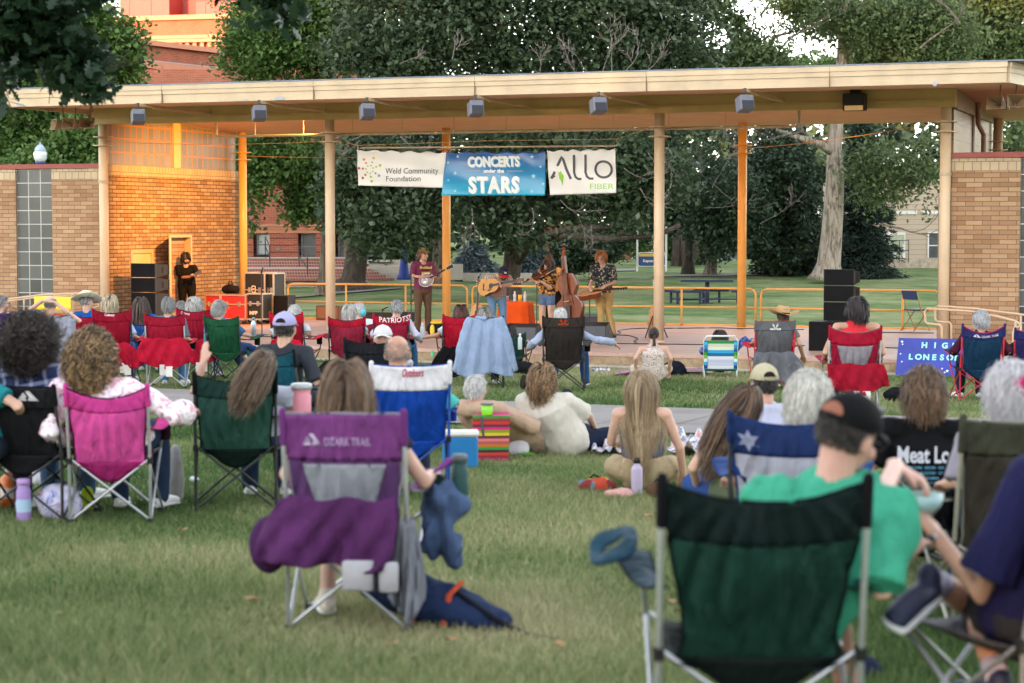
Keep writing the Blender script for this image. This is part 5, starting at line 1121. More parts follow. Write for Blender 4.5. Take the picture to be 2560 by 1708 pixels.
 if sm is not None:
  mb=MB();o=k.get('loose',.016);hem=k.get('hem')if k.get('hem')is not None else-.10
  if k.get('strapless'):
   pts=[P.lerp(C1,.75),C1,C2];mb.sweep(pts,[(.152*B+o,.108*B+o),(.150*B+o,.107*B+o),(.166*B**.7+o,.110*B**.7+o)],20,side=side,caps='flat')
  else:
   torso(mb,o,f0=hem)
   if k.get('skirt'):mb.sweep([P,P+Vector((0,0,-.2))],[(.18*B+o,.13*B+o),(.21*B+o,.17*B+o)],18,side=side,caps='flat')
   for s,n in((-1,'L'),(1,'R')):
    if k['sleeve']>0:arm(mb,s,n,o*.75,k['sleeve'],k.get('cuff',.012))
   if k.get('collar'):mb.sweep([N-ax*.07,N-ax*.005],[.078+o*.4,.066+o*.2],14,caps='flat')
  nm='shirt' if k.get('sname')is None else k['sname']
  fuse(nm,mb,max(vox*1.05,.008),sm,t,1,k.get('wr',.006),8,seed)
 pm=k['pants']
 if pm is not None:
  pm=cloth(pm,'denim')if isinstance(pm,str)else pm;mb=MB();o=.012
  mb.sweep([P.lerp(C1,-.18),P.lerp(C1,.25)],[(.162*B+o,.118*B+o),(.160*B+o,.112*B+o)],18,side=(1,0,0))
  for n in 'LR':leg(mb,n,o,k['leg'],k.get('ploose',.006))
  fuse('trousers' if k['leg']>.6 else 'shorts',mb,max(vox*1.05,.008),pm,t,1,.005,10,seed+3)
 if k['shoes']:
  for n in 'LR':
   an,to=J['an'+n],J['toe'+n];d=(to-an).normalized();sh_=MB()
   heel=an-Vector((0,0,.045))-d*.035;sh_.sweep([heel,an.lerp(to,.45)-Vector((0,0,.012)),to+d*.02],[(.038,.038),(.044,.034),(.042,.026)],12);sh_.sweep([an+Vector((0,0,.01)),an-Vector((0,0,.03))],[.042,.044],10)
   fuse('shoe',sh_,.009,plastic(rgb(k['shoes']),.6,'shoe_leather'),t,1);dn=Vector((0,0,-1))if d.z>-.5 else Vector((0,-.3,-1)).cross(Vector((0,0,1)).cross(d)).normalized()*0+Vector((d.x*-.3,-.5,-.7));MB().sweep([heel+dn*.022,an.lerp(to,.45)+dn*.040,to+d*.03+dn*.018],[(.041,.016),(.047,.016),(.045,.014)],12).build('sole',plastic((.62,.62,.64),.6,'rubber'),t,True)
 if k.get('socks'):
  for n in 'LR':
   an,kn=J['an'+n],J['kn'+n];MB().sweep([an-(kn-an)*.02,an.lerp(kn,.25)],[.039,.044],12,caps='flat').build('sock',cloth(k['socks']),t,True)
 hk=k['hair']
 if hk:
  st=dict(ST[hk]);st.update(k.get('hst',{}));st['sk']=hs*1.02
  V_,F_,A_=hair_strands(H,M,st,seed+17,hs,back=None)
  if not st.get('bald'):
   cap_=MB();E=Vector((.079,.100,.098))*hs*1.015;c0=Vector((0,-.008,.024))*hs;nn,mm=22,12;lo=-.62
   vsn=[]
   for j in range(mm+1):
    th=math.pi*(j+.02)/(mm+.04)
    for i in range(nn):
     a_=2*math.pi*i/nn;dd=Vector((math.sin(th)*math.cos(a_),math.sin(th)*math.sin(a_),-math.cos(th)))
     lim=st.get('hairline',.5)-.1 if dd.y>.3 else st.get('low',-.7)+.08
     dd.z=max(dd.z,min(.9,lim+max(0,dd.y)*.6 if dd.y>0 else lim));q=c0+Vector((dd.x*E.x,dd.y*E.y,dd.z*E.z));vsn.append(H+M@q)
   fsn=[(j*nn+i,j*nn+(i+1)%nn,(j+1)*nn+(i+1)%nn,(j+1)*nn+i)for j in range(mm)for i in range(nn)]
   cv=np.array([tuple(q)for q in vsn]);F2=np.array(fsn)+len(V_);V_=np.concatenate([V_,cv]);F_=np.concatenate([F_,F2]);A_=np.concatenate([A_,np.full(len(F2),.12)])
  hc=k['hc'];obj_np('hair',V_,F_,hair_mat(*(HAIR[hc]if isinstance(hc,str)else hc)),t,A_,smooth=True)
 hat=k.get('hat')
 if hat=='cap':
  yaw=k.get('capyaw',0);Mc=M@Matrix.Rotation(R(yaw),3,'Z')@Matrix.Rotation(R(k.get('cappitch',4)),3,'X');cc=hp((0,-.006,.045));E=(.088*hs,.108*hs,.088*hs)
  v_=[];nn,mm=24,8
  for j in range(mm+1):
   th=math.pi/2*(1-j/mm*.985)
   for i in range(nn):a_=2*math.pi*i/nn;v_.append(cc+Mc@Vector((E[0]*math.sin(th)*math.cos(a_),E[1]*math.sin(th)*math.sin(a_),E[2]*math.cos(th))))
  f_=[(j*nn+i,j*nn+(i+1)%nn,(j+1)*nn+(i+1)%nn,(j+1)*nn+i)for j in range(mm)for i in range(nn)]+[tuple(mm*nn+i for i in range(nn))]
  cm=cloth(k['capc'],'cap_twill',.1);c_=MB().add(v_,f_)
  for i in range(nn):
   a_,b2=2*math.pi*i/nn,2*math.pi*(i+1)/nn
   q=lambda a,z,o:cc+Mc@Vector(((E[0]+o)*math.cos(a),(E[1]+o)*math.sin(a),z));c_.add([q(a_,-.012,.002),q(b2,-.012,.002),q(b2,.012,.003),q(a_,.012,.003)],[(0,1,2,3)])
  cap=c_.build('cap',cm,t,True)
  br=MB().sheet(lambda u_,w_:cc+Mc@Vector(((u_-.5)*.155*hs*(1-.12*w_),(.085+w_*.075*(1-abs(u_-.5)**2*1.6))*hs,-.004-.012*w_-.05*(u_-.5)**2*2)),12,5,.004);br.build('brim',cloth(k.get('brimc',k['capc']),'cap_twill',.1),cap,True)
  MB().ell(cc+Mc@Vector((0,0,E[2])),(.008,.008,.005)).build('button',cloth(k.get('brimc',k['capc'])),cap,True)
  if k.get('capgap',1):
   pts=[(math.cos(a)*.040*hs,.012+math.sin(a)*.036*hs)for a in np.linspace(0,math.pi,12)]
   def onb(x,z,off=.0025):zz=max(0,z)/E[2];s_=math.sqrt(max(.02,1-zz*zz-(x/E[0])**2));return cc+Mc@Vector((x*(1+off*6),-(E[1]+off)*s_-.001,z))
   gmb=MB();vs_=[onb(0,.014)]+[onb(x,z)for x,z in pts];gmb.add(vs_,[(0,i,i+1)for i in range(1,len(pts))]);gmb.build('opening',cloth(k.get('gapc','#1c1614')),cap)
  if k.get('logo'):
   MB().sheet(lambda u_,w_:cc+Mc@Vector(((u_-.5)*.045*hs,(E[1]+.003)*math.sqrt(1-((.03+w_*.03)/E[2])**2-((u_-.5)*.5)**2)+.001,.03+w_*.03)),6,4,.002).build('badge',cloth(k['logo']),cap)
 if hat in('straw','cowboy'):
  Mc=M@Matrix.Rotation(R(k.get('hatp',-6)),3,'X')@Matrix.Rotation(R(k.get('hatr',0)),3,'Y');cc=hp((0,-.006,.055));hc=mat('straw',k['hatc'],.8,.12,6,.6,140,.003)
  prof=[(.092,.0),(.090,.05),(.085,.095),(.070,.118),(.03,.112),(.0,.108)];v_=[];nn=28
  for j,(r_,z)in enumerate(prof):
   for i in range(nn):
    a_=2*math.pi*i/nn;x,y=r_*math.cos(a_),r_*1.22*math.sin(a_);zz=z-(.022*(1-min(1,abs(x)/.035))if j>=3 else 0);v_.append(cc+Mc@(Vector((x,y,zz))*hs*1.02))
  f_=[(j*nn+i,j*nn+(i+1)%nn,(j+1)*nn+(i+1)%nn,(j+1)*nn+i)for j in range(len(prof)-1)for i in range(nn)]
  ht=MB().add(v_,f_).build('hat',hc,t,True);curl_=k.get('brimcurl',.03);bw=k.get('brimw',.085)
  br=MB()
  def bf(u_,w_):a_=2*math.pi*u_;r_=.090+bw*w_;up=curl_*w_**2*abs(math.cos(a_))**1.5*2-.012*w_*abs(math.sin(a_));return cc+Mc@(Vector((r_*math.cos(a_),(r_*1.05+.02)*math.sin(a_),.002+up))*hs*1.02)
  br.sheet(bf,40,6,-.004).build('brim',hc,ht,True)
  bd=MB();bd.sheet(lambda u_,w_:cc+Mc@(Vector((.0935*math.cos(6.2832*u_),.0935*1.22*math.sin(6.2832*u_),.004+.016*w_))*hs*1.02),30,1,.002);bd.build('hatband',cloth(k.get('band','#1d2430')),ht,True)
  vh=MB()
  for s_ in(-1,0,1):vh.ell(cc+Mc@Vector((s_*.022-.0,-.108,.065)),(.006,.004,.006),8,5)
  vh.build('vent_hole',M_dark,ht)
 if k.get('glasses'):
  gl_=MB()
  for s in(-1,1):gl_.tube([hp((s*.033+.026*math.cos(a),.112,.005+.018*math.sin(a)))for a in np.linspace(0,6.283,13)],.0022,5);gl_.tube([hp((s*.06,.108,.01)),hp((s*.082,.0,.008))],.002,5)
  gl_.build('glasses',M_dark,t)
 t['_J']=0;del t['_J']
 return t,dict(J=J,sh=sh,H=H,M=M,P=P,N=N,hp=hp,C2=C2)
def place_local(base,rz,world):return Matrix.Rotation(-rz,3,'Z')@(Vector(world)-Vector(base))
M_steel=metal((.55,.56,.60),.38);M_gun=paint((.035,.035,.04),.4,'black_tube');M_redt=paint((.5,.03,.05),.35,'red_tube');M_bluet=paint((.02,.07,.32),.35,'blue_tube')
def weave(col,col2=None,name='polyester'):
 c=rgb(col)if isinstance(col,str)else col
 m=cloth(col,name,1.0,.2,.72,7);return m
def chair(label,base,rz,w=.54,H=.95,sh=.43,back='#a01530',low=None,mesh=None,top=None,tube=None,trim=None,arm=None,armL=True,armR=True,group=None,press=.05,sag=.05,logo=None,holder=True,strap=None,seatdark=None,dep=.50,taper=None,fold=1.3,flap=None,armpat=None,wband=.22,logoc=None):
 """camp chair facing local +y (we look at its back); origin on the grass between the rear feet"""
 sd0=len(label)%9;t=thing('camp_chair',label,'camp chair',base,rz,group);tube=tube or M_gun;hw=w/2
 bm=weave(back);lm=weave(low or back);tm=weave(top)if top else bm;am=weave(arm or back);edge=cloth(trim or '#0d0d10')
 P=lambda s:Vector((s*hw,0,0));post_top=lambda s:Vector((s*hw,-.10,H))
 for s in(-1,1):
  MB().sweep([P(s)+Vector((0,0,.01)),Vector((s*hw,-.0,sh)),post_top(s)+Vector((0,0,-.01))],.0105,10).build('post',tube,t,True)
  MB().sweep([(s*(hw-.02),.012,.03),(-s*(hw-.015),.02,sh+.0)],.0085,8).build('rear_brace',tube,t,True)
  MB().sweep([(s*(hw-.02),dep-.01,.03),(-s*(hw-.01),dep,sh+.02)],.0085,8).build('front_brace',tube,t,True)
  MB().sweep([(s*(hw+.0),.02,.03),(s*(hw+.005),dep,sh+.02)],.0085,8).build('side_brace',tube,t,True);MB().sweep([(s*(hw+.014),dep-.0,.03),(s*(hw-.012),.02,sh)],.0085,8).build('side_brace',tube,t,True)
  MB().sweep([(s*(hw+.005),dep,sh+.02),(s*(hw+.03),dep-.03,sh+.22)],.0095,8).build('arm_post',tube,t,True)
  for y in(.0,dep):MB().box((s*(hw-.0),y+.003,.015),(.045,.05,.03),bev=.008).build('foot',M_black,t)
  f=MB();f.box((s*hw,.005,sh),(.034,.036,.05),bev=.006);f.build('hub',M_black,t)
 zb=sh-.03
 def half(v):return float(np.interp(v,[0,.12,.3,.55,.8,1],[hw*q for q in(taper or(.89,.87,.88,.93,.98,1.01))]))
 def back_f(u_,v,o=0):
  x=(u_*2-1)*half(v);q=1-(u_*2-1)**2;z=zb+(H-zb)*v-sag*q*v**3;y=.03-.13*v-press*q*math.sin(math.pi*min(1,v*.95+.05))-o
  a_=math.atan2(u_-.5,1.35-v if v>.35 else v+.65);wr=fold*(.010*math.sin(a_*38+sd0)+.006*math.sin(a_*71+v*4+sd0))*min(1,v*3)*(1.15-v)+.008*math.sin(u_*13+v*9+sd0)*v**3;return Vector((x,y+wr,z))
 v1=1-wband
 b_=MB().sheet(lambda u_,v:back_f(u_,v*v1),26,18,.004).build('back_panel',lm if mesh is None else bm,t,True)
 MB().sheet(lambda u_,v:back_f(u_,v1+v*wband,.003),40,9,-.004).build('top_band',tm,t,True)
 if mesh:
  MB().sheet(lambda u_,v:back_f(.5+(u_-.5)*(.52+.22*v),.20*(1-v)+(v1-.03)*v,.008),18,14,.002).build('mesh_panel',weave(mesh),b_,True)
 tr=MB();tr.sweep([back_f(i/20,1,.002)+Vector((0,0,.004))for i in range(21)],.006,6);tr.build('piping',edge,t,True)
 for s in(0,1):MB().sweep([back_f(s,.02+j/14*(v1-.02),.002)for j in range(15)],.005,6).build('piping',edge,t,True)
 for s in(-1,1):MB().sweep([post_top(s)+Vector((0,0,.012)),post_top(s).lerp(Vector((s*hw,0,sh)),.24)],.0165,10).build('corner_sleeve',tm if not strap else cloth(strap),t,True)
 sd=weave(seatdark or low or back)
 def seat_f(u_,v):x=(u_*2-1)*(hw*.9);q=1-(u_*2-1)**2;return Vector((x,.01+v*(dep-.01),zb+.01+.03*v-(.09*q)*math.sin(math.pi*(.18+.7*v))))
 MB().sheet(seat_f,16,12,.005).build('seat',sd,t,True)
 MB().sheet(lambda u_,v:Vector(((u_*2-1)*hw*(.88-.25*v**2),.02-.02*math.sin(math.pi*u_)+.03*v,zb+.02-v*.13*math.sin(math.pi*u_)**.7-.002)),18,5,.004).build('seat_back_edge',sd,t,True)
 for s,on in((-1,armL),(1,armR)):
  if not on:continue
  a0=Vector((s*hw,-.02,sh+.20));a1=Vector((s*(hw+.03),dep-.03,sh+.225));wd=.085
  af=lambda u_,v,s=s,a0=a0,a1=a1:a0.lerp(a1,v)+Vector((((u_-.5)*wd*(.6+.8*v)+s*.02*v),0,.012*math.sin(u_*3.14)-.035*math.sin(math.pi*v)))
  ar=MB().sheet(af,6,12,.006).build('armrest',am,t,True)
  MB().sweep([af(0,j/10)for j in range(11)]+[af(1,1-j/10)for j in range(11)],.004,5).build('piping',edge,ar,True)
  if holder and s>0 or holder==2:
   c=Vector((s*(hw+.045),dep-.11,sh+.19));MB().lathe([(.034,-.10),(.040,-.09),(.043,0),(.045,.004),(.041,.004),(.038,-.088),(0,-.09)],c,14,cap=False).build('cup_holder',edge,ar,True)
 return t,back_f
def logo_peak(t,bf,lw,u0,v0,col='#c9c4c6',text=None,tcol=None,peak=True,ts=.035,name='logo',wtxt=.2,script=0):
 m=cloth(col,'print',0);k=lw
 if peak:
  for poly in([(-1,0),(-.45,.9),(-.12,.45),(-.28,.3),(-.1,0)],[(.02,0),(-.02,.22),(.16,.42),(-.28,1.05),(.1,1.12),(.75,.28),(1,0)]):
   mb=MB();mb.prism([(a*k,b*k)for a,b in poly],0,.002);o=mb.build(name,m,t)
   bend(o,lambda p:(lambda q:Vector((q.x,q.y-.014-p.y,q.z)))(bf(u0+p.x/.5,v0+p.z/.5)))
 if text:
  o=text_obj('lettering',text,ts/.7,cloth(tcol or col,'print',0),t,(0,0,0),ext=.0008,bold=.0012,align='LEFT' if peak else 'CENTER',shear=script)
  xs=[v.co.x for v in o.data.vertices];w_=max(xs)-min(xs)
  for v in o.data.vertices:v.co.x*=wtxt/w_
  off=lw*1.15 if peak else 0
  bend(o,lambda p:(lambda q:Vector((q.x,q.y-.015-p.y,q.z)))(bf(u0+(p.x+off)/.5,v0+p.z/.5)))
def oriented(name,label,cat,loc,xdir,normal,group=None):
 t=thing(name,label,cat,loc,0,group);x=Vector(xdir).normalized();z=Vector(normal);z=(z-x*z.dot(x)).normalized();y=z.cross(x)
 t.rotation_euler=Matrix((x,y,z)).transposed().to_euler();return t
def gwood(name,c1,c2,burst=0):
 m=bpy.data.materials.new(name);nt,b,_=nodes(m);tc=nt.nodes.new('ShaderNodeTexCoord');n=noi(nt,mapping(nt,tc.outputs['Object'],(1.5,14,14)),6,4)
 nt.links.new(ramp_out(nt,n.outputs[0],[(.3,c1),(.7,c2)]),b.inputs['Base Color']);b.inputs['Roughness'].default_value=.4;b.inputs['Coat Weight'].default_value=.1;b.inputs['Specular IOR Level'].default_value=.25;return m
W_spruce=gwood('spruce_top',(.40,.17,.03),(.52,.25,.05));W_red=gwood('red_varnish',(.12,.025,.01),(.22,.05,.018));W_amber=gwood('amber_varnish',(.11,.026,.004),(.20,.052,.010));W_brown=gwood('brown_wood',(.10,.035,.015),(.17,.06,.025))
W_tan=gwood('pale_maple',(.55,.33,.18),(.62,.40,.22));W_black=plastic((.012,.011,.01),.3,'ebony');W_burst=gwood('sunburst_top',(.30,.10,.02),(.50,.24,.07))
def gbody(hl,hw1,hw2,waist,n=40):
 out=[]
 for i in range(n):
  a=2*math.pi*i/n;c=math.cos(a);w=hw1*(1-c)/2+hw2*(1+c)/2;s=1-waist*math.exp(-((c-.15)/.33)**2);out.append((hl*c,w*s*math.copysign(abs(math.sin(a))**.85,math.sin(a))))
 return out
def guitar(label,loc,xdir,normal,top=W_spruce,side=W_red,s=1,kind='guitar',neck=.5,hl=.245,name='guitar',cat='guitar'):
 t=oriented(name,label,cat,loc,xdir,normal);o=gbody(hl,.2,.148,.24);xy=lambda a,b_,h:(a,b_,h)
 MB().prism(o,-.10,0,xy).build('body',side,t);b=t.children[0]
 MB().prism([(x*.985,y*.985)for x,y in o],.001,.005,xy).build('top',top,t)
 bd=MB();bd.tube([(x,y,.003)for x,y in o+[o[0]]],.004,5);bd.build('binding',W_tan,t)
 MB().lathe([(0,.0055),(.052,.0055),(.052,.007),(0,.007)],(.065,0,0),18,cap=False).build('sound_hole',W_black,t)
 if kind=='dobro':MB().lathe([(0,.006),(.115,.006),(.115,.014),(.09,.012),(0,.008)],(-.06,0,0),24,cap=False).build('cover_plate',metal((.7,.6,.45),.25),t)
 else:MB().box((-.11,0,.010),(.025,.14,.01)).build('bridge',W_black,t);MB().prism([(.02,-.05),(.1,-.055),(.03,-.115),(-.03,-.09)],.0055,.007,xy).build('pickguard',W_brown,t)
 MB().box((hl+neck/2-.06,0,.004),(neck+.12,.052,.02)).build('neck',W_tan if kind!='dobro' else W_brown,t);MB().box((hl+neck/2-.1,0,.017),(neck+.2,.046,.006)).build('fingerboard',W_black,t)
 h=MB().prism([(hl+neck,-.028),(hl+neck+.16,-.036),(hl+neck+.17,.0),(hl+neck+.16,.036),(hl+neck,.028)],-.012,.008,xy).build('headstock',W_black if kind=='dobro' else W_brown,t)
 g=MB();[g.lathe([(.0,-.012),(.008,-.012),(.008,.012),(0,.012)],(hl+neck+.03+.05*i,sg*.043,0),8,cap=False)for i in range(3)for sg in(-1,1)];g.build('tuner',metal(),h)
 return t
def mandolin(label,loc,xdir,normal):
 t=oriented('mandolin',label,'mandolin',loc,xdir,normal);xy=lambda a,b_,h:(a,b_,h)
 o=[(-.16*math.cos(a)*1.0+.0,.13*math.sin(a))for a in np.linspace(0,2*math.pi,30)[:-1]]
 MB().prism(o,-.05,0,xy).build('body',W_brown,t);MB().prism([(x*.97,y*.97)for x,y in o],.001,.008,xy).build('top',gwood('silver_burst_top',(.16,.12,.12),(.34,.25,.22)),t)
 MB().tube([(x,y,.004)for x,y in o+[o[0]]],.005,5).build('binding',M_white,t)
 MB().lathe([(0,.009),(.07,.009),(.07,.016),(.05,.018),(0,.012)],(-.04,0,0),20,cap=False).build('cover_plate',metal(),t)
 MB().sweep([(.13,.06,-.02),(.2,.12,-.02),(.16,.15,-.02)],[.035,.02,.015],8).build('scroll',W_brown,t)
 MB().box((.31,0,.004),(.34,.034,.018)).build('neck',W_tan,t);MB().box((.27,0,.016),(.36,.032,.006)).build('fingerboard',W_black,t)
 h=MB().prism([(.48,-.02),(.62,-.04),(.63,.0),(.62,.04),(.48,.02)],-.01,.008,xy).build('headstock',W_black,t)
 g=MB();[g.lathe([(.0,-.01),(.007,-.01),(.007,.01),(0,.01)],(.51+.03*i,sg*.045,0),8,cap=False)for i in range(4)for sg in(-1,1)];g.build('tuner',metal(),h);return t
def violin_like(name,label,cat,loc,xdir,normal,s,top,side,bow=False):
 t=oriented(name,label,cat,loc,xdir,normal);xy=lambda a,b_,h:(a*s,b_*s,h*s)
 n=48;o=[]
 for i in range(n):
  a=2*math.pi*i/n;c=math.cos(a);w=(.105 if c<0 else .083)*(1-.45*math.exp(-((c-.12)/.26)**2));o.append((.178*c,w*math.copysign(abs(math.sin(a))**.7,math.sin(a))))
 MB().prism(o,-.034,0,xy).build('ribs',side,t);MB().prism([(x*1.02,y*1.03)for x,y in o],.0,.009,xy).build('top',top,t);MB().prism([(x*1.02,y*1.03)for x,y in o],-.042,-.034,xy).build('back',side,t)
 f=MB()
 for sg in(-1,1):f.sweep([Vector((x*s,(sg*.034+y*sg)*s,.0105*s))for x,y in((-.045,.012),(-.04,.006),(-.01,.006),(.0,.002),(.03,.0),(.036,-.006))],[.003*s]*6,6)
 f.build('f_hole',W_black,t)
 MB().box((-.02*s,0,.02*s),(.006*s,.045*s,.03*s)).build('bridge',W_tan,t);MB().prism([(-.17,-.010),(-.05,-.02),(-.05,.02),(-.17,.010)],.018,.026,xy).build('tailpiece',W_black,t)
 MB().prism([(.03,-.021),(.30,-.012),(.30,.012),(.03,.021)],.019,.027,xy).build('fingerboard',W_black if s<2 else W_brown,t);MB().box((.235*s,0,.006*s),(.14*s,.024*s,.026*s)).build('neck',top,t)
 sc2=MB();sc2.sweep([Vector(q)*s for q in((.30,0,.008),(.34,0,-.004),(.365,0,-.012),(.385,0,-.004),(.38,0,.008))],[(.013*s,.013*s),(.011*s,.012*s),(.010*s,.010*s),(.010*s,.012*s),(.012*s,.008*s)],10);sc2.build('scroll',top,t,True)
 g=MB();[g.tube([(.32*s+.018*s*i,-.035*s*(1 if i%2 else-1),0),(.32*s+.018*s*i,.0,0)],.004*s,6)for i in range(4)];g.build('peg',W_black,t)
 st=MB();[st.tube([(-.05*s,y*s*1.4,.03*s),(-.02*s,y*s*1.6,.036*s),(.30*s,y*s,.028*s)],.0007*s if s>2 else .0006,4)for y in(-.012,-.004,.004,.012)];st.build('string',M_dark,t)
 if s>2:MB().tube([(-.18*s,0,-.015*s),(-.235*s,0,-.015*s)],.008,8).build('endpin',metal(),t)
 return t
def pos_u(px,py):q=on_floor(px,py);return S(q.x,q.y,SZ)
def mic(label,px,py,headpx,boom=None,tall=None,lean=(0,0)):
 b=pos_u(px,py);t=thing('microphone_stand',label,'microphone stand',b,0);Yb=b.y
 h=at_Y(headpx[0],headpx[1],Yb-.05)-b
 MB().lathe([(.0,0),(.13,0),(.13,.012),(.02,.03),(0,.03)],(0,0,0),20,cap=False).build('base',M_dark,t)
 top=boom or(0,h.z*.8)
 MB().tube([(0,0,.01),(0,0,top[1])],.0115,8).build('pole',M_dark,t);MB().ell((0,0,top[1]),(.025,.02,.025)).build('clutch',M_black,t)
 d=(Vector(h)-Vector((0,0,top[1])));MB().tube([Vector((0,0,top[1]))-d*.35,h*.96+Vector((0,0,top[1]))*.04],.008,6).build('boom',M_dark,t)
 m=MB();m.sweep([h-d.normalized()*.13,h],[.013,.016],10);mb_=m.build('microphone',M_black,t,True);MB().ell(h+d.normalized()*.02,(.026,.026,.028)).build('grille',metal((.25,.25,.26),.5),mb_,True);return t
mic('microphone stand in front of the maroon shirted mandolin player',1028,830,(1042,641),(0,1.25))
mic('microphone stand pointing at the bowed head of the guitarist',1197,800,(1211,668),(0,1.0))
mic('microphone stand at the fiddler, left of her legs',1342,832,(1358,672),(0,1.15))
mic('microphone stand in front of the dobro player',1474,834,(1491,657),(0,1.1))
mic('tall thin microphone stand at the road cases, left side of the stage',655,838,(657,670),(0,1.28))
mic('low microphone stand behind the grey haired man, near the back railing',957,795,(968,768),(0,.2))
q=pos_u(1044,832);t=thing('music_shelf','small black shelf clamped beside the mandolin player, below his instrument','stand',q+Vector((0,0,.85)),0)
MB().box((0,0,0),(.24,.16,.02),Matrix.Rotation(R(20),3,'X')).build('tray',M_black,t);MB().tube([(0,0,-.02),(-.02,0,-.12),(-.16,.05,-.25)],.01,6).build('clamp',M_dark,t)
def wedge(label,px,py,rz=0,w=.58,dark=0):
 b=pos_u(px,py);t=thing('stage_monitor',label,'stage monitor',b,-TH+rz,'wedge stage monitors')
 m=M_black;pr=[(-.22,.02),(-.2,.0),(.2,.0),(.22,.12),(-.02,.36),(-.20,.30)]
 MB().prism([(y,z)for y,z in pr],-w/2,w/2,lambda a,b_,h:(h,a,b_)).build('cabinet',plastic((.008,.008,.010),.5),t)
 g=MB();g.add([(-w/2+.02,-.221-.002,.03),(w/2-.02,-.223,.03),(w/2-.02,-.206,.29),(-w/2+.02,-.206,.29)],[(0,1,2,3)]);g.build('back_panel',plastic((.065,.068,.085),.6,'grey_grille'),t)
 for s_ in(-1,1):MB().box((s_*(w/2+.003),.0,.17),(.008,.12,.05)).build('handle',M_dark,t)
 return t
wedge('black wedge monitor directly below the orange table',1312,856,0,.62);wedge('black wedge monitor beside the dobro player legs, nearest the audience',1487,852,0,.60)
wedge('grey fronted wedge monitor behind the nearer one, at the dobro player',1476,828,R(30),.44)
def cabinet(name,label,u,v,z,w,h,d,group=None,tilt=0,horn=True,splay=.0,rz=0):
 t=thing(name,label,'loudspeaker',S(u,v,z),-TH+rz,group);k=splay
 MB().add([(-w/2,-d/2,0),(w/2,-d/2,0),(w/2,d/2,k),(-w/2,d/2,k),(-w/2,-d/2,h),(w/2,-d/2,h),(w/2,d/2,h-k),(-w/2,d/2,h-k)],[(3,2,1,0),(4,5,6,7),(0,1,5,4),(2,3,7,6),(0,4,7,3),(1,2,6,5)]).build('cabinet',plastic((.009,.006,.005),.6,'black_box'),t)
 MB().box((0,-d/2-.006,h/2),(w-.02,.01,h-.02)).build('grille',M_blackm,t)
 MB().box((w/2+.002,.02,h/2),(.008,.07,.14),bev=.003).build('handle',paint((.004,.004,.004),.8),t)
 rg=MB();rg.box((w/2+.006,-d/2+.03,h/2),(.012,.03,h*.9));rg.box((w/2+.006,d/2-.04,h/2),(.012,.03,h*.7));rg.build('rigging',M_dark,t);return t
qa=on_v(327,700,.3);qb=on_v(386,700,.3);wS=qb.x-qa.x;uS=(qa.x+qb.x)/2
zs=[on_v(350,y,.3).z for y in(658,694,731,790)]
ords=['topmost','middle','lowest']
for i in range(3):cabinet('line_array_speaker',f'black line array speaker, {ords[i]} in the stack in front of the left brick wall',uS,.62,zs[i+1]+.004,wS,zs[i]-zs[i+1]-.008,.62,'left stack of line array speakers',splay=.05)
cabinet('subwoofer','black subwoofer under the left stack of line array speakers',uS,.62,SZ,wS*1.02,zs[3]-SZ-.006,.66)
qa=on_v(2058,780,-1.4);qb=on_v(2133,780,-1.4);wS=qb.x-qa.x;uS=(qa.x+qb.x)/2;zs=[on_v(2090,y,-1.4).z for y in(673,714,755,802)]
for i in range(3):cabinet('line_array_speaker',f'black line array speaker, {ords[i]} in the stack behind the red shirted woman',uS,-1.1,zs[i+1]+.003,wS,zs[i]-zs[i+1]-.006,.55,'right stack of line array speakers',splay=.05)
qa=on_v(2013,840,-1.9);qb=on_v(2150,840,-1.9);cabinet('subwoofer','wide black subwoofer at the stage edge under the right speaker stack',(qa.x+qb.x)/2,-1.3,SZ,qb.x-qa.x,on_v(2060,803,-1.6).z-SZ-.01,.62)
def road_case(label,px0,px1,ytop,vv,d,col,txt=None,z0=SZ+.12,lidy=None,caster=True,yb=None):
 a=on_v(px0,760,vv);b_=on_v(px1,760,vv);zt=on_v(px0,ytop,vv).z;w=b_.x-a.x;h=zt-z0
 t=thing('road_case',label,'road case',S((a.x+b_.x)/2,vv+d/2,z0),-TH);MB().box((0,0,h/2),(w-.01,d-.01,h-.01)).build('panel',paint(col,.5,'laminate'),t)
 e=MB();r=.016
 for sx in(-1,1):
  for sy in(-1,1):e.box((sx*w/2,sy*d/2,h/2),(r*2,r*2,h))
  for z in(0,h):e.box((sx*w/2,0,z),(r*1.9,d-.03,r*1.9))
 for sy in(-1,1):
  for z in(0,h,(lidy or h*.62)):e.box((0,sy*d/2,z),(w-.03,r*1.7,r*1.7))
 e.build('edging',metal((.62,.50,.38),.4),t)
 l=MB();[l.box((x,-d/2-.012,(lidy or h*.62)),(.06,.02,.11))for x in(-w*.25,w*.25)];l.build('latch',metal((.6,.56,.5),.3),t)
 if caster:
  for sx in(-1,1):
   for sy in(-1,1):MB().lathe([(0,-.02),(.05,-.02),(.05,.02),(0,.02)],(sx*(w/2-.08),sy*(d/2-.08),-.07),12,Matrix.Rotation(R(90),3,'X'),cap=False).build('caster',M_black,t);MB().box((sx*(w/2-.08),sy*(d/2-.08),-.028),(.07,.06,.035)).build('caster_plate',metal(),t)
 if txt:
  for s_,z_,hh in txt:text_obj('lettering',s_,hh/.7,paint((.66,.55,.42),.5,'stencil'),t,(-.02,-d/2-.014,z_),ext=.001,bold=.004)
 return t,w,h,d
t,w,h,d=road_case('tall black road case stencilled MFP beside the left wall end',612,662,683,4.2,.6,(.012,.011,.011),[('MFP',.38,.10)])
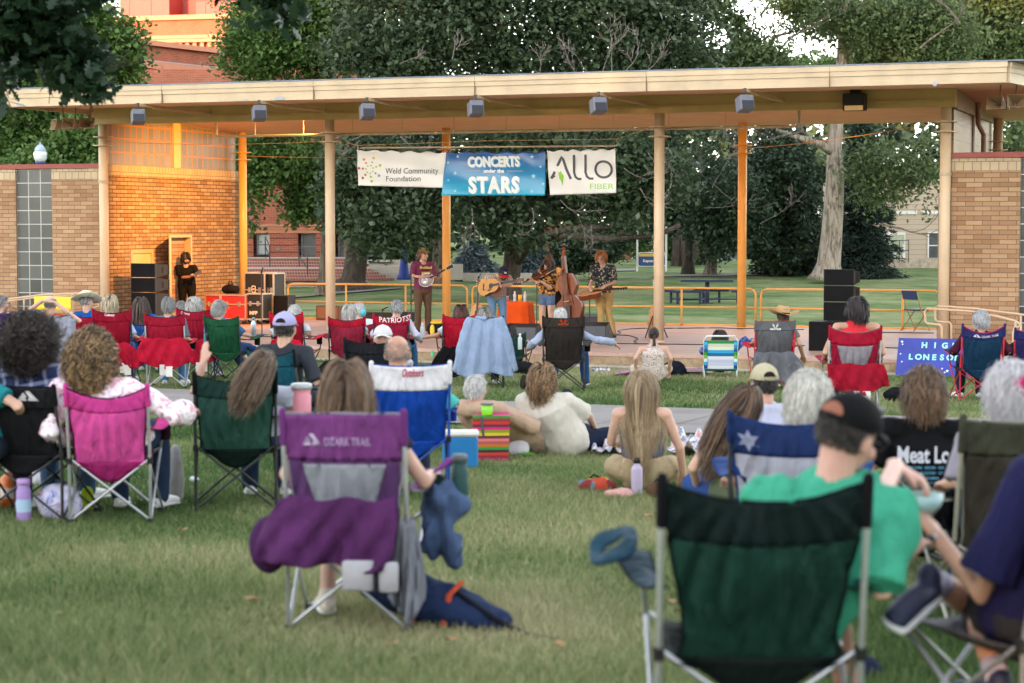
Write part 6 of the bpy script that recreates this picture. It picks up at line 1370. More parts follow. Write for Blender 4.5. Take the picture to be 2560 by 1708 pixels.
o=MB();o.prism([(x,z)for x,z in rrect(-.075,.035,.56,.72,.03)],-d/2-.013,-d/2-.014);o.build('emblem',paint((.66,.55,.42),.5,'stencil'),t);MB().prism(rrect(-.055,.015,.58,.70,.02),-d/2-.0145,-d/2-.0155).build('emblem_centre',paint((.012,.011,.011),.5),t)
text_obj('lettering','M',.07,paint((.66,.55,.42),.5,'stencil'),t,(-.02,-d/2-.017,.615),ext=.001,bold=.002)
road_case('narrow black road case right of the tall MFP case',664,684,684,4.35,.55,(.013,.013,.014))
road_case('bright red road case with metal edging, left of the other red one',514,551,738,3.4,.5,(.42,.02,.02))
road_case('bright red road case with two silver latches, in front of the MFP cases',553,614,738,3.2,.5,(.45,.02,.02))
road_case('low black road case with pale edges, between the red case and the tall MFP case',617,655,735,3.3,.5,(.012,.012,.012),[('MFP',.1,.08)])
qa=on_v(684,780,3.9);qb=on_v(719,780,3.9);cabinet('subwoofer','small black speaker box right of the road cases, before the back railing',(qa.x+qb.x)/2,4.1,SZ,qb.x-qa.x,on_v(700,739,3.9).z-SZ,.4)
q=on_v(574,734,3.4);t=thing('duffel_bag','black duffel bag lying on top of the red road cases','bag',S(q.x,3.45,q.z+.0),-TH);fuse('body',MB().sweep([(-.12,0,.09),(0,0,.11),(.12,0,.09)],[(.1,.09),(.12,.11),(.1,.09)],14,side=(0,1,0)),.015,cloth('#141214'),t,2,.01);MB().tube([(-.06,0,.2),(-.04,0,.27),(.02,0,.28),(.05,0,.2)],.012,6).build('strap',cloth('#0c0b0c'),t)
for px,lab,w,h,c in((826,'brown vintage amplifier on the stage edge behind the left cream column',.6,.34,(.15,.08,.055)),(942,'long low black equipment box by the railing, left part',.95,.20,(.03,.02,.018)),(1017,'black box behind the mandolin stand on the stage edge',.5,.22,(.02,.02,.025))):
 q=on_v(px,795,5.95);t=thing('equipment_box',lab,'equipment',S(q.x,5.9,SZ),-TH);MB().box((0,0,h/2),(w,.22,h),bev=.01).build('case',paint(c,.6),t);MB().box((0,-.113,h/2),(w-.08,.01,h-.08)).build('front_panel',paint(tuple(x*1.8 for x in c),.8),t)
q=pos_u(1290,826);t=thing('side_table','small table under a long orange cloth behind the wedge monitors','table',q,-TH)
def drape(u_,v):
 a=2*math.pi*u_;rr=.30;sq=lambda c:math.copysign(abs(c)**.5,c);z=.60-.52*max(0,v-.35)/.65;fl=1+.16*max(0,v-.35)*(1+.5*math.sin(a*9));k=min(1,v/.35)
 return Vector((sq(math.cos(a))*rr*k*fl*1.15,sq(math.sin(a))*rr*k*fl*.8,z))
MB().sheet(drape,60,14,.004).build('tablecloth',cloth('#c8501c',wr=.6),t,True);MB().box((0,0,.3),(.4,.35,.56)).build('table',M_dark,t)
def bottle(name,label,base,r,h,c,cap,neck=.45,group=None,band=None,cat='bottle',rz=0,tilt=None):
 t=thing(name,label,cat,base,rz,group);hb=h*.74
 if tilt:t.rotation_euler=tilt
 m=MB();m.lathe([(0,0),(r*.92,0),(r,.01),(r,hb*.93),(r*.9,hb),(r*neck,h*.82),(r*neck,h*.86),(0,h*.86)],n=20,cap=False);m.build('body',c,t,True)
 MB().lathe([(0,h*.855),(r*neck*1.15,h*.855),(r*neck*1.15,h*.98),(r*neck*.9,h),(0,h)],n=16,cap=False).build('cap',cap,t,True)
 if band:MB().lathe([(r*1.01,h*band[0]),(r*1.01,h*band[1])],n=20,cap=False).build('label_band',band[2],t,True)
 return t
for dx,lab,r,h,c,cp in((-.20,'red can on the orange table',.033,.12,paint((.5,.06,.08),.3),metal()),(-.03,'clear water bottle left of the yellow cup on the orange table',.033,.22,paint((.45,.5,.55),.2,'clear_plastic'),M_white),(.2,'clear water bottle at the right edge of the orange table',.033,.22,paint((.45,.5,.55),.2,'clear_plastic'),M_white)):
 bottle('bottle',lab,q+U*dx+Vector((0,0,.602)),r,h,c,cp,.9 if h<.15 else .45)
t=thing('cup','yellow plastic cup between two water bottles on the orange table','cup',q+U*.09+Vector((0,0,.602)));MB().lathe([(0,0),(.034,0),(.045,.15),(.041,.15),(.031,.01),(0,.01)],n=18,cap=False).build('body',plastic((.75,.42,.02),.3),t,True)
q=pos_u(1092,843);t=thing('instrument_bag','black and yellow gear bag standing on the stage by the mandolin player shoes','bag',q,-TH+R(20));m=MB();m.ell((0,0,.15),(.20,.15,.17));m.ell((.12,0,.12),(.12,.12,.13));fuse('body',m,.015,cloth('#1a1a1c'),t,1,.01)
MB().ell((-.08,-.12,.14),(.05,.04,.12)).build('panel',plastic((.7,.5,.03),.5),t,True);MB().ell((.0,-.02,.29),(.13,.1,.04)).build('panel',plastic((.7,.5,.03),.5),t,True);MB().ell((.19,-.06,.13),(.05,.04,.05)).build('end_cap',metal(),t,True)
def cable(label,pts,r=.010):
 P=[pos_u(x,y)+Vector((0,0,r))for x,y in pts];Q=[]
 for i in range(len(P)-1):
  p0,p1,p2,p3=P[max(i-1,0)],P[i],P[i+1],P[min(i+2,len(P)-1)]
  for j in range(6):
   s=j/6;Q.append(.5*((2*p1)+(p2-p0)*s+(2*p0-5*p1+4*p2-p3)*s*s+(3*p1-p0-3*p2+p3)*s**3))
 Q.append(P[-1]);o=P[0].copy();m=MB().tube([p-o for p in Q],r,5).build('cable',M_black);m.location=o;tag(m,label,'cable')
cable('black cable winding from the dobro player feet past the guitar on its stand',[(1530,838),(1552,834),(1545,828),(1570,824),(1612,822),(1680,822),(1790,821),(1830,822),(1900,823),(2010,825)])
cable('black cable curling on the floor right of the wedge monitor',[(1530,839),(1570,840),(1594,848),(1585,854),(1592,858),(1580,861)])
cable('long black cable lying along the front of the stage',[(1500,860),(1600,861),(1760,863),(1900,865),(2012,866)])
cable('black cable trailing from the left side to the mandolin player',[(590,838),(640,842),(700,843),(780,842),(830,845),(900,846),(1020,848)])
cable('black cable at the right stage edge behind the blue sign',[(2150,868),(2200,870),(2260,872)])
cable('black cable across the right back of the stage below the folding chair',[(2160,832),(2250,833),(2335,834)])
q=pos_u(1640,845);g_=guitar('dark guitar on an A frame stand half hidden behind the cream column',q+Vector((.0,.12,.38)),(0,.12,1),(-.25,-1,.1),W_burst,W_brown,neck=.38);
t=thing('guitar_stand','black A frame stand holding the dark guitar behind the cream column','stand',q,0)
for s_ in(-1,1):MB().tube([(s_*.22,-.12,.01),(s_*.06,.12,.42)],.014,6).build('leg',M_dark,t)
MB().tube([(0,.3,.01),(0,.12,.45),(0,.12,.75)],.012,6).build('leg',M_dark,t)
q=pos_u(1192,822);guitar('pale natural guitar standing at the left of the guitarist on stage',q+Vector((0,.15,.28)),(.06,.1,1),(-.1,-1,.1),W_tan,W_brown,neck=.36)
z=on_v(2246,920,TF-.28);a=on_v(2252,841,TF-.1);b_=on_v(2440,843,TF-.1);c=on_v(2247,918,TF-.5)
t=thing('band_sign','blue hand lettered board reading HIGH LONESOME leaning on the stage front','sign',S(a.x-.02,TF-.46,.03),-TH);W_s=b_.x-a.x+.1;H_s=.66;Mt=Matrix.Rotation(R(-27),3,'X');al=R(27)
def lean(p):return Vector((p[0],p[2]*math.sin(al)+p[1],p[2]*math.cos(al)))
o=MB().box((W_s/2,0,H_s/2),(W_s,.02,H_s)).build('board',mat('blue_board',(.035,.05,.33),.5,.2,3,.2,30,.004),t);bend(o,lean)
M_mint=paint((.32,.75,.66),.5,'mint_letter')
def sletter(ch,fx,fz,hh):o=text_obj('lettering',ch,hh/.7,M_mint,t,(fx*W_s,-.013,fz*H_s-hh/2),ext=.003,bold=.006);bend(o,lean)
for ch,fx in zip('HIGH',(.325,.455,.575,.70)):sletter(ch,fx,.82,.095)
for i,ch in enumerate('LONESOME'):sletter(ch,.168+.096*i*1.0,.50,.095)
st=MB()
for fx,fz,r in((.045,.90,.028),(.165,.07,.03),(.63,.14,.03),(.95,.9,.026)):st.prism([(fx*W_s+x,fz*H_s+y)for x,y in star(r)],-.0125,-.0145)
for fx,fz in((.055,.83),(.04,.57),(.065,.36),(.215,.17),(.25,.11),(.565,.2),(.60,.1),(.92,.92)):st.prism([(fx*W_s+.013*math.cos(q_),fz*H_s+.013*math.sin(q_))for q_ in np.linspace(0,6.28,9)[:-1]],-.0125,-.0145)
bend(st.build('star',M_white,t),lean)
q=pos_u(2288,828);t=thing('folding_chair','blue folding chair with brass coloured frame by the right column','folding chair',q,-TH+R(-35));br_=metal((.45,.28,.12),.4);bl=plastic((.015,.05,.16),.35)
for s_ in(-1,1):
 MB().tube([(s_*.2,.22,.01),(s_*.2,-.05,.46),(s_*.2,-.18,.80)],.011,8).build('frame',br_,t);MB().tube([(s_*.18,-.24,.01),(s_*.18,.0,.25),(s_*.18,.18,.44)],.011,8).build('leg',br_,t)
MB().box((0,.02,.45),(.38,.38,.03),bev=.01).build('seat',bl,t);MB().box((0,-.175,.76),(.42,.03,.2),Matrix.Rotation(R(20),3,'X'),bev=.008).build('backrest',bl,t)
m=MB();m.tube([(-.2,.16,.12),(.2,.16,.12)],.008,6);m.tube([(-.18,-.18,.1),(.18,-.18,.1)],.008,6);m.build('crossbar',br_,t)
a=on_v(88,741,-1.62);b_=on_v(180,776,-1.62);t=thing('yellow_sign','plain yellow sheet tied to the left handrail behind the grey draped chair','sign',S((a.x+b_.x)/2,-1.66,b_.z),-TH)
MB().sheet(lambda u_,v:Vector(((u_-.5)*(b_.x-a.x),.01*math.sin(u_*8),v*(a.z-b_.z))),12,4,.003).build('sheet',plastic((.85,.60,.04),.6,'yellow_vinyl'),t,True);MB().ell((.0,-.01,.3),(.01,.01,.01)).build('eyelet',M_dark,t)
q=on_v(1079,884,TF-.03);t=thing('paper_leaf','green leaf shaped paper hanging on the stage kerb','ornament',S(q.x,TF-.012,q.z),-TH);MB().prism([(0,.06),(.03,.0),(.01,-.07),(-.03,-.03)],-.004,0).build('cutout',plastic((.03,.5,.25),.5),t)
LOCK={}
def ghost_look(**k):return k
def sitter(label,base,rz,top,look=None,pose=None,dy=.10,scale=1,vox=None,seed=0,group=None):
 Yh=base.y+dy;hz=at_Y(top[0],top[1],Yh);dl=place_local(base,rz,hz);s=scale
 lk=dict(look or{});hs=lk.get('hs',1)
 tall={'cap':.14,'straw':.135}.get(lk.get('hat'),.13 if lk.get('hair')not in('curls','afro')else .17)*hs
 H=Vector((dl.x/s,dl.y/s,dl.z/s-tall));p=dict(H=H,N=Vector((H.x*.88,H.y-.025,H.z-.155)));p.update(pose or{});p['N']=Vector(p['N'])+Vector((0,p.pop('Ndy',0),0))
 P=Vector(p.get('P',(0,.17,.50)));
 ln=(Vector(p['N'])-P).length
 if not .40<ln<.66:print('torso',label[:40],round(ln,2))
 return person(label,base,rz,p,lk,s,vox or(.012 if base.y>24 else .010 if base.y>11 else .007),group,seed)
RAP='people in camp chairs on the lawn'
red=dict(back='#a31230',top='#8f0f2a',trim='#15080b',low='#8c0f28')
def flapcloth(label,base,rz,w,z0,z1,dx=0,drop=.3,col='#a5102c',flare=.12,tagw=True,name='chair_bag',seed=0):
 t=thing(name,label,'cloth',base,rz);g=random.Random(seed)
 def f(u_,v):
  x=(u_-.5)*(w+flare*math.sin(v*2.2)*1.6)+dx*v;q=math.sin(u_*math.pi);z=z0-(z0-z1)*v-.05*math.sin(u_*3.14)*v+.03*v*math.sin(u_*5+seed)+.01*math.sin(u_*14+seed);y=-.12-.07*v-.05*math.sin(u_*9+seed)*v-.04*q+.022*math.sin(u_*26+v*7+seed)*v**.6+.012*math.sin(u_*47-v*9)*v
  return Vector((x,y,z))
 MB().sheet(f,44,18,.005).build('cloth',cloth(col,wr=1.0,var=.25),t,True)
 if tagw:
  for i in(0,1):p=f(.45+.14*i,.98);MB().sheet(lambda u_,v:p+Vector(((u_-.5)*.09,-.01-.01*v,-.14*v+.04)),3,4,.002).build('care_tag',cloth('#cfccc8','paper',0),t)
 return t
def C_(px,Y):return gp(px,Y)
b=C_(-12,29);chair('purple camp chair at the left edge behind the grey draped chair',b,0,.54,.98,back='#33204f',trim='#1c1030');sitter('grey haired man with glasses in a purple chair at the far left edge',b,0,(4,738),dict(hair='short',hc='grey',shirt='#3a2960',pants='#222838',glasses=1),dict(hy=-65))
b=C_(125,27.5);chair('camp chair draped with a light grey shirt, left of the straw hat man',b,0,.54,1.0,back='#7c7a80')
sitter('balding person in orange with hands clasped behind the head, in the grey draped chair',b,0,(126,738),dict(hair='crop',hc='grey',hst=dict(bald=1),shirt='#b8431c',pants='#384052',sleeve=.35),dict(elL=(-.30,-.02,1.05),elR=(.42,-.03,.90),wrL=(-.09,-.10,1.19),wrR=(.09,-.10,1.17),hdL=(.8,-.1,.2),hdR=(-.8,-.1,.2)))
t=thing('grey_shirt','light grey shirt draped over the back of a camp chair at left','shirt',b,0)
def dr(u_,v):x=(u_-.5)*(.62+.06*v);top_=.99-.02*math.sin(u_*math.pi*3)**2;return Vector((x,-.10-.07*math.sin(min(1,v*1.3)*1.6)-.025*math.sin(u_*21+v*3)*v,top_-.60*v*(1-.15*math.sin(u_*5))+.05*(1-v)*math.sin(u_*math.pi)*0))
MB().sheet(dr,36,20,.005).build('cloth',cloth('#8d8e9c',wr=.8),t,True)
MB().sheet(lambda u_,v:Vector((.27+.10*u_+.03*v,-.13-.03*math.sin(u_*6),.95-.62*v)),8,16,.006).build('sleeve',cloth('#9a9dae',wr=.8),t,True)
MB().sheet(lambda u_,v:Vector((-.02+.26*u_,-.175-.01*math.sin(u_*5),.84-.10*v-.04*math.sin(u_*3.1))),12,4,.004).build('flap',cloth('#8d8e9c',wr=.8),t,True)
b=C_(219,31);chair('red camp chair under the man in the white straw hat',b,0,.50,.92,**red);sitter('man in blue with a wide white straw hat looking right',b,0,(217,735),dict(hair='crop',hc='grey',shirt='#1c4f9e',pants='#30384a',hat='straw',hatc='#e6dac6',hatr=-14,hatp=-10,brimw=.12,brimcurl=.02),dict(hy=-50,hr=-8))
def rchair(label,px,Y,H,logo=True,**k):kk=dict(red);kk.update(k);b=C_(px,Y);t,bf=chair(label,b,k.pop('rz',0)if 'rz' in k else 0,k.get('w',.53),H,**{a:v for a,v in kk.items()if a not in('w','rz')});return b,t,bf
b,t,bf=rchair('red camp chair with small white logo patch, holding the blond woman',282,28,1.06)
logo_peak(t,bf,.03,.44,.93,'#c98d95','Coleman','#e9dadd',peak=False,ts=.034,wtxt=.13,script=.35)
sitter('woman with straight blond hair in a red camp chair at left',b,0,(275,737),dict(hair='long',hc=('#8b7a63','#dccdb0'),hst=dict(L=.20),shirt='#a9bfe0',pants='#3f6aa0'),dict(hy=8))
flapcloth('red storage bag hanging behind the chair of the blond woman',b,0,.42,.60,.32,.20,seed=1)
b=C_(354,31);chair('blue camp chair of the brown haired woman in blue',b,0,.50,.80,back='#1c3f7a');sitter('woman with shoulder length brown hair in a bright blue top',b,0,(353,742),dict(hair='bob',hc=('#2f211b','#5d463c'),hst=dict(L=.32),shirt='#1f4fa0',pants='#3f6aa0'),dict(hy=-8))
b,t,bf=rchair('red camp chair with a wide red flap hanging behind, holding the grey ponytail woman',413,27.3,1.02,tube=M_steel)
sitter('grey haired woman with a low ponytail in a red camp chair',b,0,(421,741),dict(hair='short',hc=('#5e5f61','#a6a7a8'),hst=dict(L=.09,stand=.02,mess=.05),shirt='#5e6675',pants='#4d7bb0'),dict())
flapcloth('wide red fabric flap hanging behind the grey ponytail woman',b,0,.56,.70,.36,.03,seed=2)
b=C_(453,33);chair('dark camp chair hidden between two red chairs',b,0,.50,.8,back='#22304f');sitter('grey haired person glimpsed between two red chairs',b,0,(453,752),dict(hair='short',hc='grey',shirt='#2a4f8a',hs=.9),dict())
b,t,bf=rchair('crimson camp chair with pink white logo, holding the white haired woman with glasses',490,29.5,1.05,rz=R(-6))
logo_peak(t,bf,.03,.24,.92,'#d98da2','Coleman','#f0c9d3',peak=False,ts=.034,wtxt=.13,script=.35)
sitter('white haired woman in glasses and an orange top, arm out on a red chair',b,R(-6),(487,743),dict(hair='bobshort',hc='silver',shirt='#d0501c',pants='#b9c4d6',sleeve=.3,glasses=1),dict(hy=-25,elR=(.38,-.02,.64),wrR=(.50,.20,.62)))
flapcloth('red storage bag hanging behind the white haired woman in glasses',b,R(-6),.46,.60,.30,.14,seed=3)
bottle('water_bottle','teal bottle with black loop cap held in red fabric behind the crimson chair',b+Vector((.18,-.25,.50)),.035,.27,plastic((.03,.22,.25),.3),M_black)
b=C_(560,29);chair('dark green camp chair of the grey curly haired person',b,R(-22),.56,.95,back='#16492f',trim='#0c1a12');sitter('grey curly haired person with jeans in a dark green chair',b,R(-15),(549,752),dict(hair='fluffy',hc=('#7d7c7b','#cfcdca'),shirt='#3f6a95',pants='#2c5088',shoes='#e8e8ea'),dict(hy=-20,knL=(-.1,.5,.47),knR=(.12,.62,.47),anR=(.2,1.02,.30),anL=(-.05,.95,.08)))
bottle('water_bottle','steel bottle with teal top in a cup holder, left of the white capped man',C_(633,30)+Vector((0,0,.62)),.04,.30,metal((.5,.6,.65),.3),plastic((.1,.35,.4),.4));
b=C_(728,29.5);b2,t,bf=rchair('bright red camp chair beside the man in the white mesh cap',722,29.5,1.0,rz=R(-20),back='#c0162c',top='#b01228')
sitter('white haired person in a red chair just behind the mesh capped man',b2,0,(737,764),dict(hair='fluffy',hc='white',shirt='#c9cdd4',pants='#c9cdd4'),dict())
flapcloth('bright red bag hanging behind the chair of the white haired person',b2,R(-20),.44,.62,.30,.10,seed=4,tagw=False,col='#b8142c')
b=C_(695,17.5);chair('teal camp chair turned to the right, under the white mesh cap man',b,R(-38),.56,.95,back='#0c4152',low='#0d4658',strap='#10161b',trim='#0a1014',arm='#0b2c38',tube=M_gun)
sitter('man in a white mesh trucker cap and dark grey shirt, seated left of centre',b,R(-12),(712,776),dict(hair='crop',hc='dark',hst=dict(bald=0,low=-.7),shirt='#33363f',pants='#2a2d36',hat='cap',capc='#a9a6cf',brimc='#a9a6cf',sleeve=.5,hs=1.12,gapc='#2a1d1a'),dict(elR=(.34,-.02,.66),sw=.20),scale=1.03,dy=.10)
b=C_(867,30);chair('red and maroon mesh camp chair holding the white haired couple',b,R(4),.54,.93,back='#93263f',top='#a3122c',tube=M_gun,arm='#7d1a30');sitter('white haired person in pale blue in a red mesh chair',b,0,(874,762),dict(hair='bobshort',hc='silver',hst=dict(L=.11),shirt='#b6c3d0',pants='#9b9a90'),dict(hy=-15))
b=C_(902,32);chair('maroon camp chair hidden behind the white haired person',b,0,.5,.8,back='#7a1a30');sitter('white haired person wearing a lilac and teal hair wrap',b,0,(898,757),dict(hair='short',hc='white',shirt='#c9cdd4',hs=.95),dict(hy=-30));
hw_=at_Y(903,781,32.1);t=thing('head_scarf','teal and lilac wrap on the partly hidden white haired head','scarf',hw_);MB().ell((.03,-.04,0),(.055,.09,.07)).build('wrap',cloth('#5cb6c4'),t,True);MB().ell((-.07,-.04,.11),(.045,.05,.035)).build('knot',cloth('#a99ad0'),t,True)
b=C_(978,29.5);ct,bf=chair('red camp chair with white OTS! lettering under the grey haired man',b,R(3),.52,.99,back='#8c1a35',top='#a01030',arm='#7d1a30',mesh=None)
logo_peak(ct,bf,.03,.60,.86,'#eceaea','PATRIOTS!','#eceaea',peak=False,ts=.075,wtxt=.44)
sitter('grey haired man in a white shirt and jeans in the red OTS! chair',b,0,(992,750),dict(hair='short',hc=('#6b6b6e','#c3c3c6'),shirt='#c3bfd6',pants='#3f6a9c',sleeve=.9,build=1.1),dict(elR=(.36,.05,.70),wrR=(.40,.30,.62),knR=(.28,.58,.52),anR=(.30,.80,.1)))
bottle('water_bottle','clear water bottle in the armrest holder of the grey haired man',C_(1054,30)+Vector((0,.2,.62)),.033,.22,paint((.5,.52,.56),.2,'clear_plastic'),M_white)
b=C_(955,20);chair('black camp chair directly behind the bald man',C_(936,20),R(-6),.58,.98,back='#1a1b22',trim='#0b0b0e');sitter('person in a rounded white sun hat in a black camp chair',b,0,(957,810),dict(hair=None,shirt='#b9bccc',hat='cap',capc='#cfcdd4',capgap=0,capyaw=180,hs=1.08),dict())
t=flapcloth('black jacket hanging off the left side of the black camp chair',C_(880,19.8),R(-10),.50,.78,.42,-.22,col='#0f1015',tagw=False,name='black_jacket',seed=5)
b=C_(1024,14.0);ct,bf=chair('royal blue camp chair with white top band and red script, under the bald man',b,R(6),.55,.97,back='#0f3f9c',top='#d9d6de',low='#0f3f9c',tube=M_bluet,trim='#0e3a9a',arm='#0d2f7a',wband=.32,sag=.02)
logo_peak(ct,bf,.03,.52,.87,'#b03050','Outdoors','#a8304c',peak=False,ts=.055,wtxt=.14,script=.4)
sitter('bald man with a tanned scalp in the blue and white camp chair',C_(995,14.3),0,(994,836),dict(hair='crop',hc='dgrey',hst=dict(bald=1,n=500,L=.008),skin='tan',shirt='#4bb0a6',pants='#30384a',sleeve=.5,build=1.15,hs=1.08),dict(elR=(.38,.06,.60),sw=.21),scale=1.05)
b=C_(1146,30.5);chair('red camp chair angled left under the auburn haired woman',b,R(10),.50,.97,back='#a8102a',trim='#12090b',tube=M_gun,arm='#a8102a');sitter('woman with an auburn bob and sunglasses pushed up on her head',b,R(8),(1152,764),dict(hair='bob',hc='auburn',hst=dict(L=.24),shirt='#c9cfdc',pants='#2a2d36',sleeve=.35,skin='tan'),dict(elL=(-.34,.02,.66),wrL=(-.50,.22,.62)))
q=at_Y(1153,763,30.4);t=thing('sunglasses','dark sunglasses resting on top of the auburn haired head','glasses',q);[MB().ell((s_*.045,0,0),(.04,.02,.018)).build('lens',M_black,t,True)for s_ in(-1,1)]
t=flapcloth('black bag hanging at the right of the auburn haired woman',C_(1132,30.2),0,.3,.50,.1,-.12,col='#101013',tagw=False,name='black_bag',seed=6)
b=C_(1213,28);chair('camp chair hidden under a pale blue denim shirt',b,0,.5,1.0,back='#23252c');sitter('grey blond haired person in the chair draped with a denim shirt',b,0,(1213,767),dict(hair='bob',hc=('#55504b','#a8a29a'),hst=dict(L=.22),shirt='#39414d',pants='#2a2d36'),dict())
t=thing('denim_shirt','pale blue denim shirt draped over the back of a camp chair','shirt',b,0);dm=cloth('#8c9dbc','light_denim',1.0)
def ds(u_,v):x=(u_-.5)*(.50+.30*v**1.2);return Vector((x,-.11-.06*math.sin(min(1,v*1.4)*1.6)-.022*math.sin(u_*23+v*2)*v**.5,1.01-.03*math.sin(u_*3.14)-.80*v-.04*math.sin(u_*8)*v))
MB().sheet(ds,40,26,.005).build('back',dm,t,True);MB().sweep([(-.12,-.10,1.0),(0,-.13,.985),(.12,-.10,1.0)],[.022,.028,.022],8).build('collar',dm,t,True)
for s_ in(-1,1):fuse('sleeve',MB().sweep([(s_*.22,-.12,.96),(s_*.31,-.15,.70),(s_*.37,-.15,.40),(s_*.40,-.13,.27)],[(.06,.03),(.07,.03),(.065,.03),(.06,.03)],12),.012,dm,t,1,.008,9)
b=C_(1278,33);chair('low green camp chair right of the denim shirt',b,R(-10),.5,.62,sh=.25,back='#1d3a35');sitter('black haired person with a low bun in a low green chair',b,0,(1274,811),dict(hair='bob',hc='black',hst=dict(L=.2),shirt='#2a4a48',pants='#2a2d36'),dict(P=(0,.12,.28)))
bottle('water_bottle','clear bottle with blue label in the arm of the low green chair',C_(1300,32.3)+Vector((0,0,.38)),.035,.26,paint((.5,.54,.58),.2,'clear_plastic'),M_white)
b=C_(1409,27.5);ct,bf=chair('brown camp chair with an orange antler logo, holding the white haired man',b,R(-3),.56,1.02,back='#362e2b',top='#332b28',low='#2a2523',trim='#1a1614',tube=M_gun,strap='#2b2523',sag=.02,armL=True)
mo=cloth('#b4431f','print',0)
an=MB()
for sg in(-1,1):[an.prism(P_,0,.002)for s3 in(stroke([(sg*.0,.0),(sg*.022,.022),(sg*.034,.045),(sg*.030,.066)],.010),stroke([(sg*.022,.022),(sg*.012,.050)],.008),stroke([(sg*.034,.045),(sg*.048,.038)],.007))for P_ in s3]
bend(an.build('logo',mo,ct),lambda p:(lambda q:Vector((q.x,q.y-.009-p.y,q.z)))(bf(.5+p.x*1.1/.56,.88+p.z/.6)))
logo_peak(ct,bf,.03,.5,.845,'#b4431f','REALTREE','#b4431f',peak=False,ts=.02,wtxt=.13)
sitter('white haired man in a pale shirt, arms spread on a brown camp chair',b,0,(1401,768),dict(hair='crop',hc='white',hst=dict(L=.03,n=900),skin='pink',shirt='#9aa3bd',pants='#2b4d86',sleeve=.95,build=1.15,hs=1.06,shoes='#26221f'),dict(sw=.21,elL=(-.40,-.04,.68),wrL=(-.46,.22,.60),elR=(.46,.02,.70),wrR=(.70,.20,.66),hdR=(.6,.2,-.5),curlR=.2,knR=(.30,.62,.52),anR=(.33,.72,.09),knL=(-.1,.62,.5)))
g0=on_ground(1633,955);sp_=dict(P=(0,.10,.12),hiL=(-.09,.12,.12),hiR=(.09,.12,.12),knL=(-.28,.42,.18),knR=(.28,.42,.18),anL=(.10,.52,.08),anR=(-.10,.46,.08),elL=(-.27,.05,.36),elR=(.27,.05,.36),wrL=(-.26,.20,.16),wrR=(.26,.22,.16))
m_l=bpy.data.materials.new('lace');nt,bb,_=nodes(m_l);tc=nt.nodes.new('ShaderNodeTexCoord');n=noi(nt,tc.outputs['Object'],38,3,.6,1.5);nt.links.new(ramp_out(nt,n.outputs[0],[(.42,(.32,.21,.17)),(.52,(.66,.58,.54))]),bb.inputs['Base Color']);bb.inputs['Roughness'].default_value=.9
sitter('girl with a long dark ponytail and lace top sitting on a blanket',g0,0,(1634,818),dict(hair='pony',hc=('#201512','#54403a'),shirt=m_l,pants='#c9b9ad',sleeve=0,loose=.02,shoes=None),sp_,seed=3,scale=.98)
def pattern_mat(name,cols,scale=6,kind='noise'):
 m=bpy.data.materials.new(name);nt,b,_=nodes(m);tc=nt.nodes.new('ShaderNodeTexCoord')
 if kind=='voronoi':v=nt.nodes.new('ShaderNodeTexVoronoi');v.inputs['Scale'].default_value=scale;nt.links.new(tc.outputs['Object'],v.inputs['Vector']);sp=nt.nodes.new('ShaderNodeSeparateColor');nt.links.new(v.outputs['Color'],sp.inputs[0]);src=sp.outputs[0]
 else:src=noi(nt,tc.outputs['Object'],scale,4,.6,.8).outputs[0]
 n=len(cols);lo,hi=(.32,.68)if kind=='noise' else(0,1)
 st=[(lo+(hi-lo)*i/(n-1 if kind=='noise' else n),c)for i,c in enumerate(cols)]
 r=ramp(nt,st,'LINEAR' if kind=='noise' else 'CONSTANT');nt.links.new(src,r.inputs[0]);nt.links.new(r.outputs[0],b.inputs['Base Color']);b.inputs['Roughness'].default_value=.85
 n3=noi(nt,tc.outputs['Object'],9,2);bump(nt,b,n3.outputs[0],.35,.03);return m
def stripes_mat(name,bands,axis=2,scale=1):
 m=bpy.data.materials.new(name);nt,b,_=nodes(m);tc=nt.nodes.new('ShaderNodeTexCoord');sp=nt.nodes.new('ShaderNodeSeparateXYZ');nt.links.new(tc.outputs['Object'],sp.inputs[0])
 ml=nt.nodes.new('ShaderNodeMath');ml.operation='MULTIPLY';ml.inputs[1].default_value=scale;nt.links.new(sp.outputs[axis],ml.inputs[0]);fr=nt.nodes.new('ShaderNodeMath');fr.operation='FRACT';nt.links.new(ml.outputs[0],fr.inputs[0])
 n=len(bands);r=ramp(nt,[(i/n,rgb(c))for i,c in enumerate(bands)],'CONSTANT');nt.links.new(fr.outputs[0],r.inputs[0]);nt.links.new(r.outputs[0],b.inputs['Base Color']);b.inputs['Roughness'].default_value=.8;return m
def blanket(label,pts,mt,name='blanket',h=.05,seed=0):
 P=[on_ground(x,y)for x,y in pts];o=P[0].copy()
 def f(u_,v):
  p=(P[0].lerp(P[1],u_)).lerp(P[3].lerp(P[2],u_),v);return Vector((p.x,p.y,zg(p.x,p.y)+.055+h*.5*(math.sin(u_*17+seed)*math.sin(v*9+seed)+math.sin(u_*7+v*5))**2*.5))-o
 s=MB().sheet(f,40,16,-.006).build(name,mt,None,True);s.location=o;tag(s,label,'blanket');return s
BL=pattern_mat('blanket_print',[rgb('#24305a'),rgb('#c98d80'),rgb('#2c3f7a'),rgb('#e0c8c0')],9)
blanket('thin blue and coral blanket under the ponytail girl',[(1535,944),(1770,938),(1760,930),(1545,934)],BL,h=.04)
b=on_ground(1801,946);t=thing('beach_chair','low striped beach chair in white, blue and green with white frame','beach chair',b,R(-4));wf=M_white
MB().tube([(-.25,-.0,.18),(-.26,-.10,.60),(-.22,-.12,.67),(.22,-.12,.67),(.26,-.10,.60),(.25,.0,.18)],.014,8).build('frame',wf,t,True)
